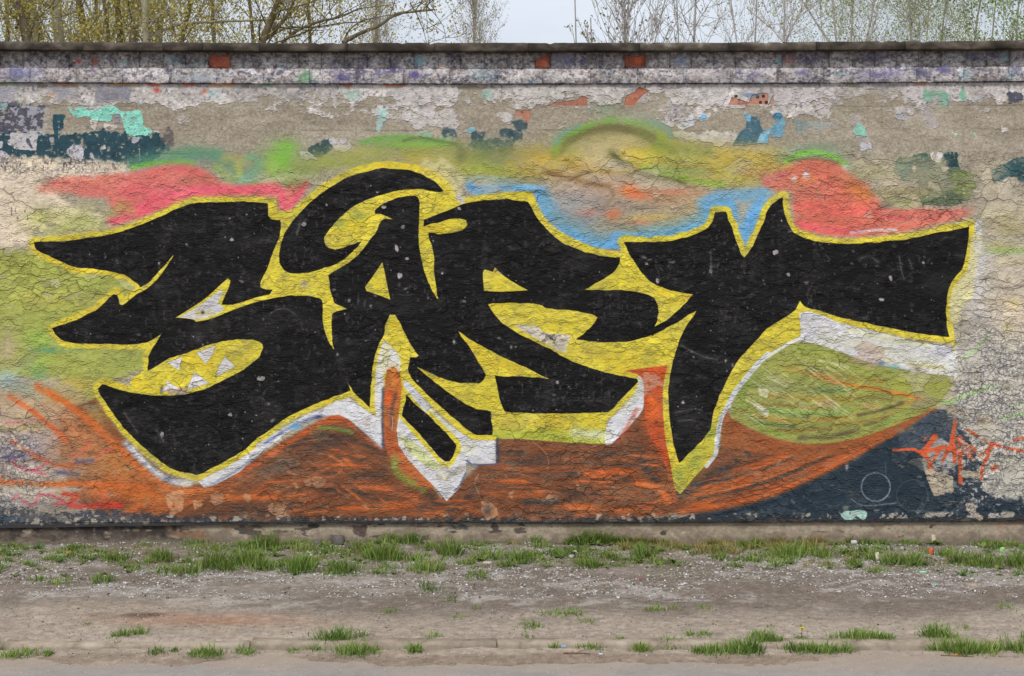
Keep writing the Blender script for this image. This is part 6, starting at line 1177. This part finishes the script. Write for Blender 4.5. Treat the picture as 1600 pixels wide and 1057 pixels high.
# ---------------------------------------------------------------------------
# GRASS, PAINT CHIPS, LITTER
# ---------------------------------------------------------------------------
gr = np.random.default_rng(21)
M_GRASS = leaf_mat('grass_blades', (78, 104, 46), (118, 146, 66), (166, 180, 104))
M_DRY = leaf_mat('dry_blades', (128, 116, 62), (154, 142, 84), (176, 164, 108))
r0_ = random.Random(14)
def blades(clumps, name, mat, parent=None, dens=1.0, wide=.0042, dark=0.0, ysp=.13, yoff=.02, hsc=.95):
    """clumps: (px, py, width px, height px): tufts of curved tapering blades"""
    Vs, Fs, Cs = [], [], []; base = 0
    for (cx, cy, w, h) in clumps:
        P, d = at(cx, cy); s = d/FPX; W = w*s; Hh_ = h*s
        n = int(dens*(30+W*Hh_*16000)*gr.uniform(.7, 1.1)); n = min(n, 1000)
        t = gr.random(n); u = gr.normal(0, .30, n); vv_ = gr.normal(0, .30, n)
        bx_ = P.x+u*W*.95; by_ = np.minimum(P.y+yoff+vv_*np.clip(W*.9, .04, ysp), -.012); bz = gz(bx_, by_)-.004
        hh = Hh_*(.30+.85*gr.random(n)**1.1)*np.exp(-(u*1.05)**2)*hsc; az = gr.random(n)*2*np.pi; lean = hh*(.18+.6*gr.random(n)); out = np.clip(u*2.0, -1, 1)*hh*.35
        ww = wide*(.6+.8*gr.random(n))
        dx, dy = np.cos(az), np.sin(az); sxn, syn = -dy, dx
        rows = []
        for k, f in enumerate((0, .4, .75, 1.0)):
            x = bx_+dx*lean*f**1.8+out*f; y = by_+dy*lean*f**1.8; z = bz+hh*(f-.18*f**3*(lean/(hh+1e-6)))
            y = np.minimum(y, -.006-.004*f)
            hw = ww*(1, .9, .6, .06)[k]*.5
            rows += [np.stack([x-sxn*hw, np.minimum(y-syn*hw, -.004), z], -1), np.stack([x+sxn*hw, np.minimum(y+syn*hw, -.004), z], -1)]
        V = np.stack(rows, 1); Vs.append(V.reshape(-1, 3))
        i = base+np.arange(n)*8
        for k in range(3): Fs.append(np.stack([i+2*k, i+2*k+1, i+2*k+3, i+2*k+2], -1))
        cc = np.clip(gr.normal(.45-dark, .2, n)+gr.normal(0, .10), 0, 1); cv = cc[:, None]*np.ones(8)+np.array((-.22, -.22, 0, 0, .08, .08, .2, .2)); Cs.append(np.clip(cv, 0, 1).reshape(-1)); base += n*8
    if not Vs: return None
    c = np.concatenate(Cs)[:, None]*np.ones((1, 3))
    return mesh_np(name, np.concatenate(Vs), np.concatenate(Fs), mat, parent, False, None, c)
def cl(i, *q): return [(400*i+a/3.56, 760+b/3.56, w/3.56, h/3.56) for a, b, w, h in q]
FOOT = cl(0, (650,418,160,70), (730,468,100,48), (900,415,110,105), (930,478,250,60), (1050,488,200,90), (1200,450,160,150), (1270,470,120,80), (1370,440,140,155), (560,535,130,75), (330,545,150,55), (330,405,200,50), (60,388,110,45), (30,425,60,35), (60,505,80,28), (200,530,100,50), (1340,540,70,28), (600,460,80,25), (460,430,70,30), (240,470,90,30))
FOOT += cl(1, (60,345,150,130), (30,468,130,120), (230,478,150,150), (270,365,150,75), (150,400,80,60), (480,478,180,115), (420,498,100,45), (580,368,130,95), (720,408,180,155), (740,310,120,95), (850,320,110,105), (900,418,110,70), (950,470,200,95), (1000,475,100,60), (1080,388,120,155), (1220,418,100,60), (1160,438,100,60), (1290,398,160,95), (1390,310,80,65), (1390,450,90,85), (1230,506,140,65), (700,488,120,50), (820,478,80,50), (660,486,50,30), (515,535,70,22), (640,400,90,70), (410,360,60,50))
FOOT += cl(2, (60,420,140,115), (20,440,80,60), (140,318,60,75), (330,290,70,75), (420,318,150,125), (500,300,130,115), (620,280,130,75), (740,300,60,85), (400,360,120,70), (290,388,100,72), (220,400,90,40), (440,452,120,85), (560,410,110,85), (735,398,120,115), (690,418,80,50), (600,448,80,32), (800,310,60,60), (1370,340,90,75), (1330,418,100,65), (1395,430,60,50), (1090,308,40,45), (130,400,60,40))
FOOT += cl(3, (50,390,100,60), (130,390,200,105), (300,398,160,95), (400,268,40,65), (440,378,90,50), (600,280,60,65), (560,320,110,65), (580,410,100,85), (690,428,120,105), (810,438,110,115), (600,478,130,52), (490,440,80,60), (50,448,100,62), (940,408,90,85), (1080,430,140,125), (1200,450,150,125), (1110,498,100,52), (1330,330,150,55), (1390,450,100,135), (1390,500,60,52), (900,458,80,42), (980,468,60,40), (1260,486,60,32), (1020,380,90,60), (1280,350,70,60), (740,370,80,60), (660,360,80,50))
for k in range(260):                    # thin scatter between the tufts
    x = gr.uniform(-60, 1660); FOOT.append((x, gr.uniform(849, 888), gr.uniform(14, 44), gr.uniform(5, 16)))
for k in range(46):
    x = gr.choice([gr.uniform(-330, -10), gr.uniform(1610, 1930)]); FOOT.append((x, gr.uniform(856, 896), gr.uniform(24, 48), gr.uniform(14, 32)))
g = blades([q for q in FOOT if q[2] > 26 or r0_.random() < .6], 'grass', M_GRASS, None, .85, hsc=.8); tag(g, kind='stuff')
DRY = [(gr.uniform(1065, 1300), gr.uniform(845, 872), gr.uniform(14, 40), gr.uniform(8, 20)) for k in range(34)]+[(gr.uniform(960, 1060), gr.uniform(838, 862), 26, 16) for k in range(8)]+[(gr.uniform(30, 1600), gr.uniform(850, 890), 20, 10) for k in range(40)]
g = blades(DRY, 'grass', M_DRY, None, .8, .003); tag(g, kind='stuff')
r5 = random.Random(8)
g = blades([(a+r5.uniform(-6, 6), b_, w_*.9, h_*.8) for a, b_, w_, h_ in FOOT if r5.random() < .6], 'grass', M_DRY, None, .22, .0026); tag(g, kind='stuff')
def weeds(n, seed):        # flat broad-leaved weeds between the blades
    rg = np.random.default_rng(seed); V = []; F = []; Cc = []
    for k in range(n):
        q = FOOT[rg.integers(len(FOOT))]; P, d = at(q[0]+rg.uniform(-14, 14), min(900, max(850, q[1]+rg.uniform(-5, 5)))); s = rg.uniform(.012, .034); tone = rg.uniform(.1, .8)
        y0 = min(P.y, -.05); z0 = float(gz(np.array(P.x), np.array(y0)))
        for j in range(rg.integers(4, 9)):
            a = rg.uniform(0, 6.28); c_, s_ = math.cos(a), math.sin(a); L = s*rg.uniform(.7, 1.4); w_ = L*rg.uniform(.18, .3); up = rg.uniform(.2, .9); i0 = len(V)
            for f, ww, hh in ((0, .25, .05), (.45, 1, .55), (.8, .8, .75), (1, .08, .6)): V.extend([(P.x+c_*L*f-s_*w_*ww, y0+s_*L*f+c_*w_*ww, z0+L*up*hh), (P.x+c_*L*f+s_*w_*ww, y0+s_*L*f-c_*w_*ww, z0+L*up*hh)])
            F.extend([(i0+2*t, i0+2*t+1, i0+2*t+3, i0+2*t+2) for t in range(3)]); Cc.extend([tone+.06*t for t in (0, 0, 1, 1, 2, 2, 3, 3)])
    o = mesh_np('weeds', np.array(V), np.array(F), M_WEED, None, False, None, np.clip(np.array(Cc), 0, 1)[:, None]*np.ones((1, 3))); tag(o, kind='stuff')
M_WEED = leaf_mat('weed_leaves', (66, 92, 44), (104, 130, 62), (150, 160, 92))
weeds(420, 3)
EDGE = cl(0, (60,948,100,42), (150,935,150,38), (265,938,50,36), (865,925,90,36), (970,918,40,24), (1160,938,160,52), (1370,928,120,42), (1080,936,80,26), (650,912,60,24)) + cl(1, (450,905,200,85), (330,908,90,42), (560,925,220,62), (640,915,80,40), (880,918,80,52), (210,912,80,26), (120,910,50,16), (1310,895,90,18)) + cl(2, (240,912,70,44), (430,897,160,36), (600,898,60,18), (720,892,90,52), (880,905,140,52), (1040,922,80,40), (1120,925,120,55), (1240,920,140,70), (1330,918,120,80), (1360,838,100,40), (1400,905,80,70)) + cl(3, (20,905,90,60), (150,895,130,55), (240,915,120,60), (320,920,120,70), (400,850,150,36), (420,900,120,60), (500,908,140,66), (600,898,120,52), (670,898,100,46), (930,880,120,80), (970,912,150,80), (1080,918,160,82), (1200,918,160,70), (1320,918,160,72), (1400,915,90,70), (1010,850,80,50), (60,850,90,18))
for k in range(26): EDGE.append((gr.choice([gr.uniform(-250, 0), gr.uniform(1600, 1850)]), gr.uniform(1004, 1018), gr.uniform(20, 46), gr.uniform(10, 20)))
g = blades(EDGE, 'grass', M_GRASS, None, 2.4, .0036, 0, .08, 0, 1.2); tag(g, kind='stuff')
# tufts standing alone on the bare soil
GT = 'small grass tufts on the bare soil between wall and kerb'
LONE = [(0, (715, 868, 190, 62), 'grass tuft on bare soil near the left end, widest one there', 0), (0, (480, 775, 60, 22), 'tiny sparse tuft on bare soil under the dark damp streak at left', 0), (1, (575, 842, 130, 52), 'bright tuft just behind the kerb grass left of the middle', 0),
        (1, (960, 585, 130, 60), 'dark bent weed lying below the white arrow point', .35), (1, (1085, 640, 120, 34), 'flat dark withered weed right of the bent weed', .4), (1, (740, 706, 110, 32), 'flat straggling tuft below and left of the dark weeds', .1),
        (1, (1225, 686, 70, 26), 'small faint tuft right of the flat dark weed', 0), (1, (1120, 738, 100, 30), 'pale thin tuft on trodden soil below the dark weeds', -.2), (2, (280, 722, 250, 46), 'long low grass patch in the middle of the bare soil', 0), (2, (420, 762, 100, 40), 'small tuft at the right end of the long low patch', 0),
        (2, (110, 790, 140, 54), 'tuft below the left end of the long low patch', 0), (2, (95, 842, 100, 32), 'sparse tuft just behind the kerb, under another tuft', 0), (2, (800, 701, 110, 46), 'left tuft of a close pair on bare soil right of the middle', 0), (2, (905, 684, 70, 30), 'right tuft of a close pair on bare soil right of the middle', 0),
        (2, (1070, 686, 90, 32), 'thin tuft on bare soil right of the close pair', 0), (2, (1040, 842, 150, 42), 'bright tuft touching the back of the kerb right of the middle', 0), (3, (1330, 686, 120, 38), 'tuft on bare soil nearest the right edge of the photo', 0), (3, (1110, 796, 90, 32), 'tuft above the left end of the thick kerb grass at right', 0),
        (3, (525, 826, 70, 30), 'small tuft right of the yellow dandelion', 0), (3, (190, 785, 60, 22), 'tiny tuft straight behind the yellow dandelion', 0), (1, (980, 845, 120, 40), 'thin tuft on the kerb line in the middle of the photo', 0), (3, (20, 790, 70, 24), 'low tuft on bare soil left of the dandelion', 0)]
for t, q, lb, dk in LONE:
    c = cl(t, q)[0]; P, d = at(c[0], c[1]); root = empty('grass_tuft', P); tag(root, lb, 'grass tuft', GT)
    w = c[2]
    parts = [c] if w < 40 else [(c[0]-w*.28, c[1]-1, w*.5, c[3]), (c[0]+w*.05, c[1], w*.6, c[3]*.8), (c[0]+w*.3, c[1]-1, w*.45, c[3]*.9)]
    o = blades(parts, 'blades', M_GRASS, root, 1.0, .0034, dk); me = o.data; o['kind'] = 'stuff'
    co = np.empty(len(me.vertices)*3, np.float32); me.vertices.foreach_get('co', co); co = co.reshape(-1, 3)-np.array(P, np.float32); me.vertices.foreach_set('co', co.ravel()); me.update()
# flakes of paint fallen from the wall
M_CHIP = noise_mat('paint_chips', ((140, 136, 132), (186, 184, 182), (222, 222, 222)), 30, .8, 0, stops=(.3, .5, .62))
def chips(n, smin, smax, band, name, mat, seed, flat_=.25, thr=.46):
    rg = np.random.default_rng(seed); Vs, Fs = [], []; got = 0; base = 0; out = []
    x = rg.uniform(-4.6, 4.6, n*6); y = rg.uniform(band[0], band[1], n*6)
    py_ = HOR+FPX*CAM_Z/(y+CAM_D); k = vf(x*1.7, y*4.0, 4, 61)*.55+.45*vf(x*9, y*16, 3, 66)+.10*np.exp(-((py_-band[2])/band[3])**2)-.10*smooth(band[2]+20, band[2]+75, py_)
    ok = np.where(rg.random(n*6) < smooth(thr-.03, thr+.16, k))[0][:n]
    x, y = x[ok], y[ok]; m = len(x); s = smin+(smax-smin)*rg.random(m)**3.2; z = gz(x, y)+.0015+s*.12
    K = 5; a = (np.arange(K)/K*2*np.pi)[None, :]+rg.random((m, 1))*6.28+rg.normal(0, .25, (m, K)); rr_ = s[:, None]*(.55+.6*rg.random((m, K)))*.5
    tx, ty = rg.normal(0, flat_, (m, 1)), rg.normal(0, flat_, (m, 1))
    px_, pyy = np.cos(a)*rr_, np.sin(a)*rr_; zz = px_*tx+pyy*ty
    V = np.stack([x[:, None]+px_, y[:, None]+pyy, z[:, None]+zz], -1)
    Vb_ = V.copy(); Vb_[..., 2] -= s[:, None]*.10+.0006
    V = np.concatenate([V, Vb_], 1).reshape(-1, 3); i = np.arange(m)*2*K
    F = [np.stack([i+j for j in range(K)], -1)]+[np.stack([i+K+j, i+K+(j+1) % K, i+(j+1) % K, i+j], -1) for j in range(K)]
    o = mesh_np(name, V, [F[0], np.concatenate(F[1:])], mat); tag(o, kind='stuff'); return o
chips(30000, .0022, .015, (-1.15, -.03, 892, 30), 'paint_chips', M_CHIP, 5)
chips(900, .004, .026, (-.75, -.03, 880, 26), 'paint_chips', noise_mat('grey_chips', ((110, 104, 100), (160, 156, 152), (200, 198, 196)), 20, .9, 0), 6, .35)
chips(16000, .0022, .010, (-2.02, -.6, 930, 200), 'grit', noise_mat('grit_stone', ((84, 76, 70), (140, 130, 120), (190, 184, 176)), 30, .9, 0, rnd=0), 7, .5, .40)
chips(2600, .004, .013, (-2.6, -1.3, 1010, 60), 'pebbles', noise_mat('pebble', ((92, 84, 78), (146, 138, 130), (184, 178, 172)), 12, .9, .2, 60), 9, .3, .36)
chips(4000, .003, .014, (-1.2, -.03, 885, 40), 'soil_clods', noise_mat('clod', ((58, 48, 42), (82, 70, 62), (104, 92, 82)), 30, .95, 0), 8, .5, .44)
# single pieces lying about
def shard(name, label, cat, px_, py_, L, W, T, mat, rz=0.0, seed=1, tilt=0.0, k=7, group=None):
    P, d = at(px_, py_); r = random.Random(seed); V = []
    a = [2*math.pi*i/k+r.uniform(-.25, .25) for i in range(k)]; rad = [r.uniform(.75, 1.1) for _ in a]
    for lv, (zf, sc) in enumerate(((0, .92), (.35, 1.0), (.85, .94), (1.0, .72))):
        for t, q in zip(a, rad): V.append((math.cos(t)*q*sc*L/2, math.sin(t)*q*sc*W/2, T*zf*r.uniform(.9, 1.1)))
    V.append((0, 0, T*1.04)); V.append((0, 0, 0))
    F4 = [(l*k+i, l*k+(i+1) % k, (l+1)*k+(i+1) % k, (l+1)*k+i) for l in range(3) for i in range(k)]; F3 = [(3*k+i, 3*k+(i+1) % k, 4*k) for i in range(k)]+[((i+1) % k, i, 4*k+1) for i in range(k)]
    o = mesh_np(name, np.array(V), [np.array(F4), np.array(F3)], mat); o.location = (P.x, min(P.y, -L*.3-.01), float(gz(np.array(P.x), np.array(P.y)))-.002); o.rotation_euler = (tilt, 0, rz); tag(o, label, cat, group); return o
def pm(name, c, rough=.7): 
    c = np.array(c); return noise_mat(name, tuple(c*.72), 25, rough, .3, 60) if False else noise_mat(name, (tuple(c*.72), tuple(c), tuple(np.minimum(c*1.15, 245))), 25, rough, .3, 60)
shard('plaster_slab', 'long flat pale piece of plaster lying on soil at right', 'rubble', 1521, 916, .105, .05, .014, pm('slab', (164, 148, 134)), .1, 2)
shard('plaster_flake', 'orange painted flake standing in the grass at right', 'paint flake', 1455, 868, .03, .012, .035, pm('orange_flake', (196, 100, 60)), .2, 3, -.1)
shard('plaster_flake', 'bright green painted flake in the grass near the right edge', 'paint flake', 1565, 863, .032, .02, .026, pm('green_flake', (150, 196, 120)), .4, 4, .3)
shard('plaster_flake', 'mint green flake lying in front of the right hand grass', 'paint flake', 1443, 894, .044, .028, .006, pm('mint_flake', (140, 192, 150)), .1, 5)
shard('plaster_flake', 'dull turquoise flake on bare soil below the mint green one', 'paint flake', 1461, 914, .036, .024, .006, pm('turq_flake', (130, 170, 158)), .1, 6)
shard('white_stone', 'white lump by the plinth above the right hand grass', 'stone', 1321, 838, .045, .03, .018, pm('white_stone', (190, 187, 184)), .1, 7)
shard('plaster_shard', 'pale upright shard leaning beside the plinth at right', 'rubble', 1455, 846, .03, .012, .045, pm('pale_shard', (196, 178, 158)), .3, 8, -.25)
shard('plaster_shard', 'cream pointed shard standing among the grass right of centre', 'rubble', 1372, 876, .03, .014, .04, pm('cream_shard', (202, 192, 172)), .3, 9, -.2)
shard('wood_scrap', 'orange brown wood scrap beside the thick kerb grass', 'wood scrap', 1495, 1024, .03, .012, .006, pm('wood_orange', (190, 120, 76)), .1, 10)
shard('wood_scrap', 'reddish wood scrap lying at the road edge near the middle', 'wood scrap', 763, 1017, .028, .012, .006, pm('wood_red', (176, 110, 80)), .3, 11)
shard('bottle_cap', 'blue grey crushed cap lying against the kerb front', 'bottle cap', 880, 1012, .028, .026, .012, pm('cap', (150, 164, 176), .4), .3, 12, .25, 9)
shard('plaster_flake', 'pale lilac flake at the road edge right of the cap', 'paint flake', 939, 1023, .024, .012, .005, pm('lilac_flake', (186, 186, 204)), .1, 13)
shard('brick_bit', 'small orange brick bit in the grass at left', 'rubble', 108, 867, .03, .022, .02, pm('brick_bit', (190, 134, 98)), .3, 14)
shard('wood_scrap', 'pale splinter of wood in the grass at left', 'wood scrap', 147, 868, .045, .014, .012, pm('splinter', (176, 162, 140)), .5, 15)
for i, (a, b_, L, T, lb) in enumerate(((531, 848, .075, .05, 'dark rubble lump with a pale side, against the plinth left of centre'), (497, 855, .06, .035, 'low dark rubble lump left of the largest one'), (545, 858, .04, .025, 'smallest dark rubble lump, right of the largest one'))):
    shard('rubble_lump', lb, 'rubble', a, b_, L, L*.7, T, pm('rubble%d' % i, (96, 92, 88)), i, 20+i, 0, 8, 'dark rubble lumps at the foot of the plinth')
for i, (a, b_, L, T, lb) in enumerate(((761, 881, .05, .012, 'white rubble lump between two green tufts near the middle'), (893, 871, .045, .014, 'white rubble lump in front of thin grass right of the middle'), (898, 866, .03, .02, 'small white lump just behind a larger white one'), (956, 897, .03, .010, 'white crumb alone on the grey soil right of the middle'), (966, 935, .026, .009, 'cream crumb on the soil edge right of the middle'))):
    shard('white_lump', lb, 'rubble', a, b_, L, L*.7, T, pm('whitelump%d' % i, (176, 170, 165)), i*1.3, 30+i, 0, 8, 'white rubble lumps in front of the wall')
for i, (a, b_, lb) in enumerate(((439, 879, 'yellow flake in the grass left of centre, the lower one'), (546, 860, 'pale yellow flake at the foot of the plinth left of centre'))):
    shard('plaster_flake', lb, 'paint flake', a, b_, .026, .012, .008, pm('yellow_flake%d' % i, (206, 196, 92)), .2, 40+i)
for i, (a, b_, lb) in enumerate(((969, 909, 'red flake on the grey soil, left one of two'), (1000, 904, 'red flake on the grey soil, right one of two'))):
    shard('plaster_flake', lb, 'paint flake', a, b_, .03, .016, .005, pm('red_flake%d' % i, (176, 92, 88)), .3, 44+i, group='red flakes')
def twig(label, p, w=.006):
    q = [at(*k)[0]+Vector((0, 0, .004)) for k in p]; o0 = q[0].copy(); T = Tubes(); r = random.Random(len(label))
    c = [Vector(tuple(v)) for v in curve([tuple(v-o0) for v in q], 4)]; n = len(c); T.add(c, [w/2*(1-.6*i/n) for i in range(n)], 5)
    if n > 5: T.add([c[n//2], c[n//2]+Vector((.03, .02, .006))], [w*.3, w*.1], 4)
    o = T.build('twig', M_TWIG, None); o.location = o0; tag(o, label, 'twig'); return o
M_TWIG = noise_mat('twig_wood', ((70, 50, 38), (112, 84, 62), (140, 112, 86)), 20, .9, .2, 50)
twig('long thin brown twig at the road edge near the right', [(1470, 1026), (1500, 1027), (1522, 1028)]); twig('brown twig lying along the kerb foot near the middle', [(880, 1023), (900, 1022), (922, 1024)]); twig('pale straw lying at the kerb foot left of the blue grey cap', [(785, 1015), (800, 1016), (812, 1016)], .004)
twig('short dark stick on the wall side soil right of the middle', [(975, 848), (985, 843), (996, 846)], .008); twig('small brown stick among the grass at left', [(126, 884), (132, 878), (137, 874)], .007)
# dandelion
P, d = at(1252, 997); dn = empty('dandelion', P); tag(dn, 'single yellow dandelion flower behind the kerb grass at right', 'flower')
T = Tubes(); T.add([(0, 0, 0), (.002, 0, .02), (.003, -.003, .036)], [.0018, .0016, .0015], 5); T.build('stem', M_GRASS, dn)
bm_ = []; V = []; F = []
for ring, (n, L, e) in enumerate(((14, .013, .25), (12, .010, .7), (8, .006, 1.2))):
    for i in range(n):
        a = 2*math.pi*i/n+ring*.2; c, s = math.cos(a), math.sin(a); k = len(V)
        for f, w in ((0, .0006), (.6, .0020), (1, .0012)):
            rr_ = L*f*math.cos(e); zz = .036+L*f*math.sin(e)+.0005*ring
            V += [(.003+c*rr_-s*w, -.003+s*rr_+c*w, zz), (.003+c*rr_+s*w, -.003+s*rr_-c*w, zz)]
        F += [(k, k+1, k+3, k+2), (k+2, k+3, k+5, k+4)]
M_YEL = noise_mat('dandelion_petal', ((196, 160, 20), (226, 194, 30), (240, 214, 60)), 60, .7, 0)
mesh_np('flower_head', np.array(V), np.array(F), M_YEL, dn)
V = []; F = []
for i in range(7):
    a = i*.9+.3; c, s = math.cos(a), math.sin(a); k = len(V)
    for f, w, z in ((0, .002, .002), (.5, .006, .010), (.8, .008, .010), (1, .001, .004)):
        V += [(c*.03*f-s*w*.6, s*.03*f+c*w*.6, z*.4), (c*.03*f+s*w*.6, s*.03*f-c*w*.6, z*.4)]
    F += [(k+2*j, k+2*j+1, k+2*j+3, k+2*j+2) for j in range(3)]
o = mesh_np('leaf_rosette', np.array(V), np.array(F), M_GRASS, dn, False, None, np.full((len(V), 3), .35))
